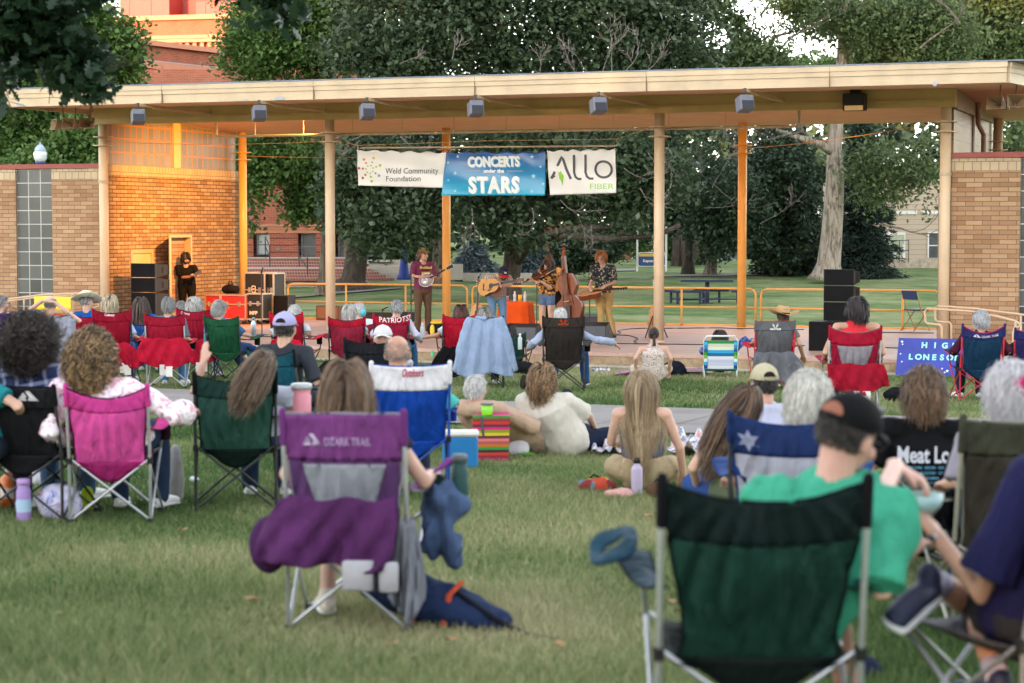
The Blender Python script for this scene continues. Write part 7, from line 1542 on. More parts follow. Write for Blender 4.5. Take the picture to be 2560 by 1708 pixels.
for s_ in(-1,1):MB().tube([(s_*.25,-.02,.01),(s_*.26,.0,.20),(s_*.26,.45,.12),(s_*.26,.47,.01)],.013,8).build('leg',wf,t,True)
MB().sheet(lambda u_,v:Vector(((u_-.5)*.51,-.03-.07*v-.03*math.sin(u_*3.14),.13+.47*v)),14,12,.005).build('back_panel',stripes_mat('beach_stripes',['#c9ccd4','#7fb02c','#2f6a1c','#d4d8e2','#bfc3d8','#b9bcd6','#d4d8e2','#1d5f9a','#27a0d0','#d9dcc4','#c6ccb6','#2a7a3a'],2,1/.6),t,True)
for s_ in(-1,1):MB().sheet(lambda u_,v,s_=s_:Vector((s_*(.26-.055*u_),-.038-.07*v-.012,.14+.45*v)),2,12,-.004).build('side_stripe',stripes_mat('side_stripes',['#1d4f8a','#1e86c4','#35b0dc','#1a3f7a','#2f9cd0','#dfe4ea','#6fb02a','#3a8a2a'],2,1/.42),t,True)
MB().sheet(lambda u_,v:Vector(((u_-.5)*.5,.0+.45*v,.15-.05*math.sin(v*3.1))),10,8,.005).build('seat',stripes_mat('beach_stripes_seat',['#27519a','#e4e6ee','#27a0d0','#7fb02c'],1,8),t,True)
MB().tube([(.26,-.06,.36),(.29,.3,.36)],.02,8).build('armrest',wf,t)
bp=pattern_mat('blue_print_fabric',[rgb('#1a2a5c'),rgb('#31509a'),rgb('#93a8d8')],16)
sitter('dark haired woman in a blue print dress in the striped beach chair',b,R(-4),(1800,826),dict(hair='bob',hc='dark',hst=dict(L=.2),shirt=bp,pants=bp,sleeve=.75,skin='tan'),dict(P=(0,.14,.24),hy=-40,hr=4,elR=(.40,.05,.62),wrR=(.62,.15,.52),knL=(-.14,.55,.3),knR=(.14,.55,.3),anL=(-.14,.9,.09),anR=(.14,.9,.09)))
b=C_(1936,27.8);ct,bf=chair('grey camp chair with red frame and antler logo under the cowboy hat man',b,R(2),.55,.98,back='#5a5a60',top='#5f6066',low='#5a5a60',tube=M_redt,trim='#b3142f',arm='#b3142f',sag=.0)
an=MB()
for sg in(-1,1):[an.prism(P_,0,.002)for s3 in(stroke([(sg*.0,.0),(sg*.022,.022),(sg*.034,.045),(sg*.030,.066)],.010),stroke([(sg*.022,.022),(sg*.012,.050)],.008))for P_ in s3]
bend(an.build('logo',M_white,ct),lambda p:(lambda q:Vector((q.x,q.y-.009-p.y,q.z)))(bf(.5+p.x/.55,.84+p.z/.6)))
logo_peak(ct,bf,.03,.5,.80,'#e4e4e8','REALTREE','#e4e4e8',peak=False,ts=.02,wtxt=.14)
sitter('man with a tan straw cowboy hat and bare arm in the grey and red chair',b,0,(1957,772),dict(hair='crop',hc='brown',shirt='#6a6c74',pants='#30384a',sleeve=.25,skin='tan',hat='cowboy',hatc='#b8936a',brimcurl=.04,brimw=.125,hatr=6,hatp=-2),dict(hy=10,elR=(.36,.02,.66),wrR=(.44,.22,.48)))
t=flapcloth('grey jacket hanging low behind the cowboy hat man',b+Vector((-.02,-.05,0)),0,.52,.56,.22,.10,drop=.4,col='#5f6067',tagw=False,name='grey_jacket',seed=8)
b=C_(2137,23.5);ct,bf=chair('large red camp chair with grey mesh panel under the woman in a red tank top',b,R(-2),.60,1.03,back='#8c1230',top='#97102c',mesh='#86828a',low='#8c1230',tube=M_steel,trim='#6d6d74',arm='#8c1230',strap='#97102c',wband=.30,sag=.07)
sitter('woman with a short dark bob, glasses and a red tank top',b,0,(2143,742),dict(hair='bobshort',hc=('#120c0e','#33262c'),hst=dict(L=.15),shirt='#d0303a',pants='#2a2d36',sleeve=0,skin='tan',glasses=1,build=1.15,hs=1.05),dict(hy=28,hp=-6,sw=.22,elL=(-.33,-.02,.70),elR=(.33,-.02,.70),wrL=(-.30,.22,.62),wrR=(.30,.22,.62)),scale=1.04)
flapcloth('wide crimson flap hanging behind the woman in the red tank top',b,R(-2),.66,.60,.32,.05,col='#8f0f26',seed=9,flare=.03)
b=C_(2456,25.8);ct,bf=chair('blue camp chair with navy band, red frame and starred arms, at right',b,R(2),.55,1.0,back='#0f4f8c',top='#2b2a5e',low='#12324f',tube=M_redt,trim='#c02a48',arm='#27265c',strap='#2b2a5e',wband=.24,sag=.10)
logo_peak(ct,bf,.045,.33,.83,'#c9c4cf','OZARK TRAIL','#c9c4cf',ts=.032,wtxt=.21)
sitter('white haired woman in a maroon shirt in the blue and navy chair',b,0,(2453,777),dict(hair='fluffy',hc=('#8f9096','#d9dadf'),shirt='#40152c',pants='#1d2a3f',build=1.15,hs=1.03,sleeve=.6),dict(sw=.21,elL=(-.36,.0,.66),elR=(.36,.0,.66)))
b=C_(2588,26);chair('camp chair with starred navy arm at the right edge',b,0,.55,.95,back='#2b2a5e',arm='#27265c',trim='#c02a48',tube=M_redt);sitter('person in a dark shirt at the right edge, only an arm showing',b,0,(2600,790),dict(hair='short',hc='dark',shirt='#18202c',skin='tan',sleeve=.4),dict(elL=(-.40,.0,.62)))
def stander(label,base,rz,look,pose,s=1,vox=.0105,**px):
 p=dict(sit=0,P=(0,0,.93),N=(0,.0,1.43),H=(0,.03,1.585));p.update(pose)
 for k,(x,y,dy)in px.items():q=place_local(base,rz,at_Y(x,y,base.y+dy))/s;p[k]=q
 if 'H' in px and 'N' not in pose and 'N' not in px:p['N']=Vector((p['H'].x*.85,p['H'].y-.04,p['H'].z-.16))
 return person(label,base,rz,p,look,s,vox,'musicians on the stage',int(base.x*10)%50)
b=pos_u(1057,833)
stander('mandolin player in maroon T-shirt, olive cap and brown trousers',b,R(208),dict(hair='short',hc='lbrown',hst=dict(L=.08),skin='tan',shirt='#6e2f4c',pants='#5f4a3a',shoes='#1c1716',hat='cap',capc='#7c6a3c',capgap=0,face=1,hem=-.3,sleeve=.38,logo='#3a2c1a',hs=1.05),dict(hy=22,sw=.19,hdR=(-.9,.2,.1),hdL=(.2,.1,1),huL=(-1,0,0),knL=(-.11,.02,.49),knR=(.13,.06,.49)),1.02,elR=(1034,691,-.1),wrR=(1059,693,-.33),elL=(1090,700,-.1),wrL=(1104,690,-.28))
mandolin('round dark mandolin with metal cover plate held by the maroon shirted player',at_Y(1066,700,b.y-.30),(.55,-.12,.30),(.1,-1,.12))
t_=[o for o in COL.objects if o.type=='EMPTY' and o.get('label','').startswith('mandolin player')][0]
m=text_obj('shirt_print','Fruitland',.075,cloth('#d2b765','print',0),t_,(0,.155,1.30),(R(90),0,R(180)),ext=.002,bold=.003);MB().box((0,.16,1.19),(.20,.006,.10),bev=.002).build('shirt_print',cloth('#c4a768','print',0),t_)
b=pos_u(1243,846)
pl=bpy.data.materials.new('plaid');nt,bb,_=nodes(pl);tc=nt.nodes.new('ShaderNodeTexCoord');w1_=nt.nodes.new('ShaderNodeTexWave');w1_.inputs['Scale'].default_value=9;w1_.bands_direction='X';w2_=nt.nodes.new('ShaderNodeTexWave');w2_.inputs['Scale'].default_value=5;w2_.bands_direction='Z'
for w_ in(w1_,w2_):nt.links.new(tc.outputs['Object'],w_.inputs['Vector'])
nt.links.new(mix(nt,.5,ramp_out(nt,w1_.outputs[1],[(.4,(.42,.26,.2)),(.6,(.56,.46,.38))]),ramp_out(nt,w2_.outputs[1],[(.4,(.40,.28,.24)),(.6,(.6,.48,.4))]),'MULTIPLY'),bb.inputs['Base Color'])
nt.nodes['Principled BSDF'].inputs['Roughness'].default_value=.9
stander('guitarist bent over his guitar in a pale plaid shirt, jeans and red billed cap',b,R(196),dict(hair='short',hc='dark',skin='tan',shirt=pl,pants='#5f7f9c',shoes='#2a211c',hat='cap',capc='#141830',brimc='#b0121c',capgap=0,face=1,beard='dark',hem=-.45,sleeve=.42,loose=.03,logo='#d8d8dc',hs=1.05),dict(hp=-42,P=(0,-.05,.88),hdR=(-.8,.3,-.3),hdL=(.3,.2,.8),huL=(-1,0,0),sw=.2),1,N=(1246,690,-.20),H=(1259,683,-.34),elR=(1208,708,-.05),wrR=(1214,722,-.33),elL=(1277,712,-.2),wrL=(1252,716,-.5))
guitar('honey coloured acoustic guitar played by the bowed guitarist in the red billed cap',at_Y(1221,716,b.y-.34),(.74,-.5,.16),(-.35,-.85,.3),W_spruce,W_red,neck=.42)
b=pos_u(1384,826)
stander('bass player in a tan shirt standing behind the fiddler and the double bass',b,R(186),dict(hair='short',hc='brown',skin='tan',shirt='#b98f5a',pants='#141418',shoes='#141418',face=1,sleeve=.35,beard=None),dict(hp=-15,hdL=(-.3,.2,.9)),.97,H=(1372,652,-.1),elL=(1419,692,-.25),wrL=(1400,684,-.5),elR=(1352,690,-.1),wrR=(1366,712,-.3))
q=pos_u(1421,829);violin_like('double_bass','large orange brown double bass standing beside the fiddler','double bass',q+Vector((0,0,.69)),(-.10,.10,1),(-.5,-.86,.05),2.95,W_amber,W_red)
b=pos_u(1368,840);LEO=pattern_mat('leopard',[rgb('#9a6426'),rgb('#c08a44'),rgb('#1d120b'),rgb('#b87d3c'),rgb('#2a190e'),rgb('#c9954e')],20,'voronoi')
stander('fiddler with long dark curls, leopard print shirt and denim shorts',b,R(140),dict(hair='wavy',hc=('#1a100c','#4a2e20'),hst=dict(L=.34,facehair=0),shirt=LEO,pants='#5d7596',leg=.28,shoes='#2a1c16',sleeve=.5,loose=.03,hem=-.35,face=1,hs=1.04),dict(hp=-20,hr=-8,hdL=(0,.6,.5),hdR=(.3,.8,-.1)),.93,H=(1370,664,-.06),elL=(1345,708,-.35),wrL=(1331,701,-.5),elR=(1376,718,-.3),wrR=(1352,704,-.38))
violin_like('violin','violin tucked under the chin of the curly haired fiddler','violin',at_Y(1350,686,b.y-.36),(-.78,-.45,-.36),(-.3,-.5,.85),1.05,W_amber,W_red)
a=at_Y(1342,697,b.y-.40);c=at_Y(1388,672,b.y-.42);t=thing('violin_bow','thin violin bow crossing the strings in the right hand of the fiddler','bow',a);MB().tube([(0,0,0),(c-a)*.5+Vector((0,0,.02)),c-a],.005,6).build('stick',W_brown,t);MB().tube([(0,0,-.015),(c-a)+Vector((0,0,-.012))],.003,4).build('bow_hair',M_white,t)
b=pos_u(1519,846);SPK=pattern_mat('speckled_black',[rgb('#0d0d10'),rgb('#141418'),rgb('#101014'),rgb('#1a1a1f'),rgb('#8a7f6c')],42,'voronoi')
stander('dobro player with ginger hair, glasses, black shirt and khaki trousers',b,R(172),dict(hair='short',hc='ginger',hst=dict(L=.09,low=-.6,vol=.025,n=1800),skin='tan',shirt=SPK,pants='#b3935f',shoes='#1c1614',face=1,glasses=1,hem=-.3,sleeve=.42,hs=1.06),dict(hp=-26,hy=-8,P=(.08,0,.93),knL=(-.02,.02,.49),knR=(.12,.1,.49),hdR=(-.3,.7,-.3),hdL=(.3,.7,-.3)),1,H=(1503,643,-.12),N=(1507,663,0),elR=(1478,706,-.06),wrR=(1474,718,-.3),elL=(1537,706,-.05),wrL=(1512,716,-.27))
guitar('dark red resonator guitar held flat at the waist by the dobro player',at_Y(1474,730,b.y-.36),(.85,-.30,.10),(0,-.42,.9),W_burst,W_red,kind='dobro',neck=.36,hl=.235,name='resonator_guitar')
b=S(uW+.12,dv1-.42,SZ)
stander('stagehand in black with a backward cap and beard, leaning in the doorway with a phone',b,R(196),dict(hair='bob',hc='dark',hst=dict(L=.12,facehair=0),skin='tan',shirt='#100e0f',pants='#0d0c0e',shoes='#141414',hat='cap',capc='#121014',capyaw=180,capgap=0,beard='black',face=1,sleeve=.38,build=1.1,hem=-.3),dict(hp=-22,hy=18,hdR=(-.7,.5,.3),hdL=(.5,.6,.2)),1.0,H=(464,646,-.05),elR=(452,694,-.05),wrR=(474,692,-.28),elL=(494,690,-.02),wrL=(487,688,-.28))
q=at_Y(495,683,b.y-.38);t=thing('tablet','dark tablet held by the stagehand in the doorway','tablet',q,0);MB().box((0,0,0),(.17,.012,.12),Matrix.Rotation(R(-28),3,'Y')@Matrix.Rotation(R(-50),3,'X'),bev=.003).build('case',plastic((.07,.09,.13),.3),t)
M_fl=pattern_mat('pink_floral',[rgb('#5e4470'),rgb('#c98fb0'),rgb('#efe6f2'),rgb('#f4eef4'),rgb('#d592a8'),rgb('#e9b9c4')],13)
PLB=bpy.data.materials.new('blue_plaid');nt,bb,_=nodes(PLB);tc=nt.nodes.new('ShaderNodeTexCoord');mp=mapping(nt,tc.outputs['Object'],(1,1,1),(0,R(12),0))
lines=[]
for dr_ in('X','Z'):
 w_=nt.nodes.new('ShaderNodeTexWave');w_.inputs['Scale'].default_value=3.4;w_.bands_direction=dr_;w_.inputs['Distortion'].default_value=.6;nt.links.new(mp,w_.inputs['Vector']);lines.append(ramp_out(nt,w_.outputs[1],[(.80,(0,0,0)),(.90,(.5,.5,.5))]))
ad=mix(nt,1.0,lines[0],lines[1],'ADD');nt.links.new(mix(nt,ad,rgb('#16254f'),rgb('#a9b1d6')),bb.inputs['Base Color']);bb.inputs['Roughness'].default_value=.85
b=C_(40,12.6);ct,bf=chair('black camp chair with white peak logo and lime arms at the left edge',b,R(-14),.60,.86,back='#17171b',trim='#0c0c0e',arm='#9ccf2a',sag=.0,wband=.30)
ct.children[0];logo_peak(ct,bf,.062,.72,.82,'#c9c6cc',peak=True)
sitter('woman with big dark curly hair in a navy plaid shirt at the left',C_(56,12.9),R(-12),(76,786),dict(hair='afro',hc=('#15100f','#41332c'),hst=dict(L=.15,vol=.055),shirt=PLB,pants='#41597a',sleeve=.9,skin='brown',loose=.03,build=1.1),dict(sw=.21),dy=.08,scale=1.05,seed=4)
b=C_(-95,12.4);sitter('person in a teal top cut off by the left edge of the view',b,R(-8),(-98,840),dict(hair='bob',hc='brown',shirt='#1f7d86',pants='#222838',sleeve=.3),dict(elR=(.34,.02,.75)))
b=C_(269,12.5);ct,bf=chair('bright pink camp chair with silver legs under the woman in pink floral',b,R(3),.505,.87,sh=.40,back='#cf4a98',low='#d24f9c',top='#bb3a86',seatdark='#8c1f5c',tube=M_steel,trim='#2c0a20',arm='#d02c8c',sag=.075,wband=.26)
sitter('woman with short golden brown curls and a loose pink floral top',b,R(-6),(224,818),dict(hair='curls',hc=('#3a2a20','#cfa777'),hst=dict(roots=.5,L=.14,low=-.85),shirt=M_fl,pants='#26344f',sleeve=.80,loose=.038,cuff=.02,build=1.1,hem=-.5,skin='fair',hs=1.08),dict(sw=.21,hr=8,elL=(-.36,-.02,.56),wrL=(-.32,.16,.50),elR=(.40,.02,.66),wrR=(.42,.24,.66),hy=10),dy=.10,scale=1.05,seed=9)
b=C_(586,13.2);ct,bf=chair('dark green camp chair with black legs holding the woman raising her hand',b,R(8),.53,.92,back='#26463f',low='#2f544b',top='#1a3731',seatdark='#081a15',trim='#0a0d0c',strap='#0c1210',arm='#12352c',wband=.27)
sitter('woman with long brown hair spilling over a green chair, hand raised',C_(612,13.2),R(-4),(654,872),dict(hair='long',hc=('#35271f','#8f7458'),hst=dict(L=.27,n=3600,w=.0042,vol=.010,mess=.12,grav=(-.38,-.5,-.8),bky=.20),shirt='#b9bcd0',pants='#26344f',sleeve=.25),dict(hr=16,hp=12,Ndy=.24,P=(.02,.30,.5),elL=(-.40,.22,.78),wrL=(-.33,.20,.97),hdL=(.1,.1,1),curlL=.1,elR=(.30,.16,.62)),dy=-.10,seed=5)
b=C_(865,8.75);PC='#7d3a86';ct,bf=chair('purple camp chair with grey mesh panel and silver legs in the foreground',b,R(-5),.535,.98,sh=.44,back='#5a3a68',top='#713a76',mesh='#8c8f99',low='#5a3a68',tube=M_steel,trim='#8b8792',arm='#6a3472',sag=.0,wband=.36,strap='#6a3472',press=.03,holder=0)
logo_peak(ct,bf,.042,.24,.76,'#b7a3c4','OZARK TRAIL','#b092bc',ts=.030,wtxt=.20)
flapcloth('purple bag hanging wide behind the purple chair, drooping to the left',b+Vector((-.02,-.03,0)),R(-5),.50,.62,.36,-.06,col='#4d2552',seed=12,flare=.07,tagw=False)
fuse('side_pouch',MB().ell((-.33,-.10,.40),(.085,.06,.12)),.015,cloth('#41204a',wr=.6),ct,1,.012)
t=thing('paper_roll','white folded towel strapped low behind the purple chair','towel',b+Vector((.10,-.27,.22)),R(-5));MB().box((-.03,0,.08),(.14,.04,.13),bev=.008).build('towel',cloth('#a9a7ae'),t,True);MB().box((.10,0,.075),(.085,.04,.13),bev=.008).build('towel',cloth('#a9a7ae'),t,True);MB().box((.048,0,.08),(.014,.052,.13)).build('strap',cloth('#25222c'),t)
flapcloth('pale grey mesh bag dangling from the right post of the purple chair',b+Vector((.27,-.04,0)),R(-5),.09,.52,.17,.02,col='#6d6f78',seed=14,flare=.04,tagw=False)
sitter('woman with straight light brown hair in the purple camp chair',b,0,(866,899),dict(hair='long',hc=('#38291f','#97765a'),hst=dict(L=.36,n=4200,w=.0042,mess=.045),shirt='#23262f',pants='#b87a64',leg=.5,sleeve=.2,shoes='#c9bfb2'),dict(elR=(.34,.10,.66),wrR=(.36,.34,.66),knL=(-.1,.5,.5),knR=(.08,.55,.5),anL=(-.12,.3,.1),anR=(.12,.62,.1)),dy=.14,seed=7,vox=.008)
q=at_Y(1150,1190,9.0);bottle('water_bottle','dark teal bottle standing in the arm holder of the purple chair',Vector((q.x,q.y,q.z-.16)),.038,.26,plastic((.008,.06,.06),.5),plastic((.09,.11,.12),.5),.8)
MB().sheet(lambda u_,v:Vector((.36+.10*math.cos(6.28*u_)*(.4+.6*v),.36+.07*math.sin(6.28*u_)*(.4+.6*v),.68+.05*math.cos(6.28*u_))),20,2,.012).build('cup_ring',weave(PC),ct,True);fuse('holder_pouch',MB().ell((.36,.34,.57),(.065,.065,.10)),.01,cloth('#0e2b2c'),ct,1)
t=thing('denim_jacket','faded blue denim jacket hung over the right arm of the purple chair','jacket',b+Vector((.40,.2,.0)),0);fuse('cloth',MB().sweep([(-.02,0,.60),(.02,.02,.52),(.0,0,.42),(.03,.0,.33)],[(.07,.04),(.11,.06),(.08,.05),(.07,.04)],14),.012,cloth('#46587a','denim',1.0,.3),t,1,.04,11)
t=thing('backpack','navy backpack with orange trim lying beside the purple chair','backpack',C_(1095,8.9),R(-20));t.scale=(1.1,1,.72);fuse('body',MB().sweep([(-.22,0,.24),(0,0,.15),(.22,-.03,.08)],[(.14,.12),(.17,.14),(.12,.08)],14,side=(0,1,0)),.012,cloth('#1c2a4a','nylon',.6),t,1,.012,9)
for x in(-.06,.08):MB().sweep([(x,-.16,.06),(x+.01,-.12,.24),(x+.02,.0,.29)],.014,6).build('trim',cloth('#a8452a'),t,True)
MB().sweep([(.1,-.05,.24),(.28,-.12,.12),(.40,-.1,.03),(.55,-.15,.02)],.016,6).build('strap',cloth('#10141f'),t,True)
q=at_Y(754,1021,13.3);bottle('tumbler','large pink handled tumbler with straw behind the purple chair',Vector((q.x,q.y,q.z-.1)),.065,.27,plastic(rgb('#d98a9c'),.4),paint((.45,.47,.5),.3),.95);t=COL.objects[-1]if False else None
g0=C_(1262,17.9);sitter('white haired man in a beige shirt reclining on the grass',g0,R(-28),(1190,936),dict(hair='short',hc='white',hst=dict(n=1300),skin='pink',shirt='#b89c88',pants='#222531',sleeve=.5,loose=.03,hs=1.05),dict(P=(.10,.45,.12),hiL=(.02,.47,.12),hiR=(.2,.47,.12),knL=(.02,.80,.50),knR=(.22,.82,.50),anL=(.0,1.1,.08),anR=(.24,1.1,.08),elL=(-.30,-.02,.24),elR=(.26,.12,.26),wrL=(-.30,.2,.10),wrR=(.12,.40,.26),hp=8),dy=-.1,seed=8)
t=thing('cooler','blue cooler with a white lid left of the striped bag','cooler',C_(1150,16.8),0);MB().box((0,0,.13),(.30,.22,.26),bev=.015).build('body',plastic((.01,.16,.42),.45),t);MB().box((0,0,.285),(.32,.24,.05),bev=.02).build('lid',plastic((.6,.57,.54),.5),t)
t=thing('striped_bag','tall shopping bag with bright multicoloured stripes and grey handles','bag',on_ground(1226,1150),R(6));sm_=stripes_mat('serape',['#b8306a','#8a2340','#c8391c','#3c2a2c','#2f8a3c','#b86a20','#a8504a','#d06a72','#5a2a2c','#c9b41c','#7a8a1c','#c81c6a','#5a2438','#c02c24','#8a2a2c','#3f7a32'],2,1/.40)
MB().add([(-.15,-.09,0),(.15,-.09,0),(.16,.09,0),(-.15,.09,0),(-.165,-.08,.395),(.165,-.10,.395),(.17,.08,.42),(-.15,.08,.40)],[(3,2,1,0),(0,1,5,4),(1,2,6,5),(2,3,7,6),(3,0,4,7),(4,5,6,7)]).build('bag',sm_,t)
for x in(-.07,.07):MB().sheet(lambda u_,v,x=x:Vector((x+(u_-.5)*.022+(.02 if x>0 else-.02)*v,-.092-.004*v,.22+.17*v)),1,4,.003).build('handle',cloth('#55555c'),t)
q=t.location+Vector((-.03,-.02,.40));bottle('cup','lime green cup poking out of the striped bag behind the reclining man',q,.05,.11,plastic((.25,.65,.03),.4),M_grey,.98)
t=thing('sun_hat','white and green cap on the grass right of the striped bag','cap',on_ground(1298,1140),R(30));MB().ell((0,0,.07),(.09,.11,.10)).build('crown',cloth('#d5d3de'),t,True);MB().ell((.02,-.08,.03),(.08,.09,.012)).build('brim',cloth('#4f9c22'),t,True)
g0=C_(1380,18.1);sitter('woman with wavy blond brown hair and a cream blouse leaning on one arm',g0,R(-10),(1356,910),dict(hair='wavy',hc=('#4e382b','#c0996e'),hst=dict(L=.19,n=2800,w=.007,vol=.035),shirt='#c9c3ba',pants='#182036',leg=.5,loose=.035,build=1.15,sleeve=.42,hs=1.08,shoes='#d5d3de',wr=.009),dict(P=(.12,.08,.13),hiL=(.03,.12,.12),hiR=(.2,.12,.12),knL=(.25,.5,.16),knR=(.5,.35,.14),anL=(.62,.3,.07),anR=(.72,.12,.07),elL=(-.22,-.02,.30),wrL=(-.22,.0,.08),hdL=(-.2,.3,-.6),elR=(.32,.16,.36),wrR=(.34,.38,.22),sw=.2),seed=10,dy=0)
g0=C_(1611,14.9);TB=pattern_mat('slate_print',[rgb('#39414f'),rgb('#454e5e'),rgb('#4f5868'),rgb('#8a6a60')],10)
sitter('young woman with very long straight blond hair and a strapless slate top',g0,R(-4),(1604,923),dict(hair='vlong',hc=('#6d563f','#dcc39c'),hst=dict(n=4000,w=.004,narrow=.115,vol=.022),shirt=TB,strapless=1,pants='#a89678',leg=.4,sleeve=0,hs=1.0,shoes=None,build=.95),dict(P=(.0,.06,.15),hiL=(-.1,.1,.14),hiR=(.1,.1,.14),knL=(-.26,.42,.14),knR=(.26,.42,.14),anL=(-.1,.12,.06),anR=(.1,.12,.06),elL=(-.25,.08,.36),elR=(.27,.06,.32),wrL=(-.12,.30,.30),wrR=(.30,.20,.10),sw=.175),seed=11,vox=.009,dy=.03)
q=on_ground(1592,1236);bottle('water_bottle','pale lilac bottle with black cap standing behind the long haired blond woman',q,.042,.27,plastic(rgb('#bdaecb'),.45),M_black,.55)
def blob(name,label,cat,px,py,r,col,seed=0,wr=.015,**k):
 q=on_ground(px,py);t=thing(name,label,cat,q,R(seed*37%60-30));fuse('body',MB().ell((0,0,r[2]*.9),r).ell((r[0]*.4,0,r[2]*.7),(r[0]*.7,r[1]*.9,r[2]*.8)),.012,col if not isinstance(col,str)else cloth(col,wr=.6),t,1,wr,9,seed)
 if k.get('loop'):MB().tube([(-.05,0,r[2]*1.7),(-.02,-.01,r[2]*2.3),(.05,-.01,r[2]*1.7)],.008,6).build('strap',cloth('#15151a'),t,True)
 return t
MC=pattern_mat('colourful_print',[rgb('#7a2a2a'),rgb('#b8422c'),rgb('#4a7a8a'),rgb('#c99a3c'),rgb('#22242c')],9,'voronoi')
blob('pouch','colourful printed pouch with black straps on the grass left of the blond woman','bag',1490,1228,(.13,.08,.055),MC,1,loop=1);blob('pouch','soft pink pouch on the grass beside the lilac bottle','bag',1545,1246,(.12,.07,.04),'#c99a94',2);blob('small_bag','brown leather bag right of the lilac bottle','bag',1645,1246,(.10,.07,.06),'#5a4230',3,loop=1)
BW=pattern_mat('towel_print',[rgb('#d8d6de'),rgb('#e0dee6'),rgb('#34406c'),rgb('#e4e2ea'),rgb('#c46a58'),rgb('#dcdae2')],6)
blanket('crumpled white, blue and coral blanket right of the blond woman',[(1665,1146),(1840,1150),(1800,1108),(1690,1110)],BW,h=.16,seed=2);blanket('white and navy printed blanket under the woman in the cream blouse',[(1480,1147),(1570,1147),(1545,1120),(1490,1122)],BW,h=.10,seed=4)
g0=C_(1842,12.9);sitter('girl with long brown hair hanging to the left and an olive top',g0,R(-8),(1866,960),dict(hair='long',hc=('#2c1d17','#77583f'),hst=dict(L=.46,n=3200,w=.006,grav=(-.5,-.1,-.8),narrow=.03,vol=.02),shirt='#565f4c',pants='#2d4a86',sleeve=.12,leg=.5,skin='fair'),dict(P=(0,.1,.14),hr=10,hiL=(-.09,.12,.12),hiR=(.09,.12,.12),knL=(-.3,.4,.2),knR=(.25,.42,.2),anL=(.05,.5,.08),anR=(-.1,.46,.08),elL=(-.28,.06,.34),wrL=(-.26,.25,.2)),seed=12)
g0=C_(1925,13.6);sitter('man in a cream baseball cap and white T-shirt beside the long haired girl',g0,R(12),(1911,905),dict(hair='crop',hc='dark',hst=dict(low=-.75,n=1800),shirt='#b9bad2',pants='#30384a',hat='cap',capc='#b5ad92',hs=1.06,skin='pink',gapc='#241c19'),dict(P=(0,.1,.20),knL=(-.2,.4,.35),knR=(.2,.4,.35),anL=(-.2,.7,.08),anR=(.2,.7,.08),sw=.2),seed=13)
b=C_(1985,9.6);ct,bf=chair('navy and white camp chair behind the man in green',b,R(-8),.60,.93,back='#a5a5b6',top='#1a2c58',low='#a5a5b6',trim='#17326a',arm='#16356f',tube=M_gun,wband=.34,press=.08)
sx=MB();sx.prism([(x*1.0,z)for x,z in star(.06,6,.5)],0,.002);bend(sx.build('logo',cloth('#83879f','print',0),ct),lambda p:(lambda q:Vector((q.x,q.y-.010-p.y,q.z)))(bf(.14+p.x/.6,.80+p.z/.55)))
sitter('person with thick white hair in the navy and white chair',b,0,(2022,930),dict(hair='fluffy',hc=('#a9a59e','#efece4'),hst=dict(L=.12,n=3600,w=.005,vol=.028,stand=.12,mess=.12),shirt='#16356f',pants='#30384a',hs=1.06),dict(P=(0,.12,.42),hy=-10),dy=.1,seed=14)
b=C_(2312,10.6);chair('black camp chair under the youth in the black band shirt',b,R(4),.5,.55,sh=.24,back='#101014');tt,inf=sitter('youth with tousled brown hair in a black T-shirt printed with white words',b,R(0),(2311,920),dict(hair='fluffy',hc=('#33241b','#8f6c50'),hst=dict(L=.12,n=3400,w=.005,vol=.03,low=-.85,stand=.15,mess=.14),shirt='#0d0d10',pants='#1c1c22',sleeve=.45,loose=.025,build=1.1,hs=1.06,vox=.008),dict(P=(0,.14,.38),sw=.21),seed=15)
zc_=inf['N'].z
for s_,dz,hh,cl,wd in[('Meat Loaf',-.20,.085,'#cfd0dc',.34)]+[(w_,-.235-.028*i,.014,'#5d92ad',.24+.03*(i%3))for i,w_ in enumerate(['NEW YORK · DENVER · CHICAGO','DALLAS · BOSTON · DETROIT','CLEVELAND · TAMPA · OMAHA','SAN DIEGO · HOUSTON · ERIE','ATLANTA · TULSA · MIAMI','SEATTLE · PORTLAND','PHOENIX · TOLEDO'])]:
 o=text_obj('shirt_print',s_,hh/.7,cloth(cl,'print',0),tt,(0,0,0),ext=.001,bold=.003 if hh>.05 else .0006);xs=[v.co.x for v in o.data.vertices];k=wd/(max(xs)-min(xs))
 for v in o.data.vertices:v.co.x*=k
 bend(o,lambda p:Vector((inf['N'].x+p.x,inf['N'].y-.172+.7*p.x*p.x+(.03 if p.z>-.14 else 0)-p.y,zc_+dz+p.z)))
flapcloth('black jacket hanging between the youth and the olive chair',C_(2408,9.4),R(20),.24,.86,.45,0,col='#101318',tagw=False,name='black_jacket',seed=16)
b=C_(2566,8.7);chair('olive brown camp chair with pale edges at the right side',b,R(6),.62,.99,back='#35332a',top='#3a3a30',low='#35302a',trim='#77786c',tube=metal((.4,.38,.34),.4),sag=.02,wband=.26,arm='#35332a',press=.02,holder=0)
sitter('white haired person with a pink hair band in the olive chair',b,0,(2528,908),dict(hair='fluffy',hc=('#a5a0a6','#e6e3ea'),hst=dict(L=.12,n=3600,w=.005,vol=.03,stand=.15,mess=.15),shirt='#8d8794',pants='#30384a',hs=1.05),dict(hy=10),dy=.1,seed=17)
q=at_Y(2556,968,8.68);t=thing('hair_clip','round pink clip in the white hair at the right edge','hair clip',q);MB().ell((0,0,0),(.055,.03,.05)).build('clip',cloth('#b02062'),t,True)
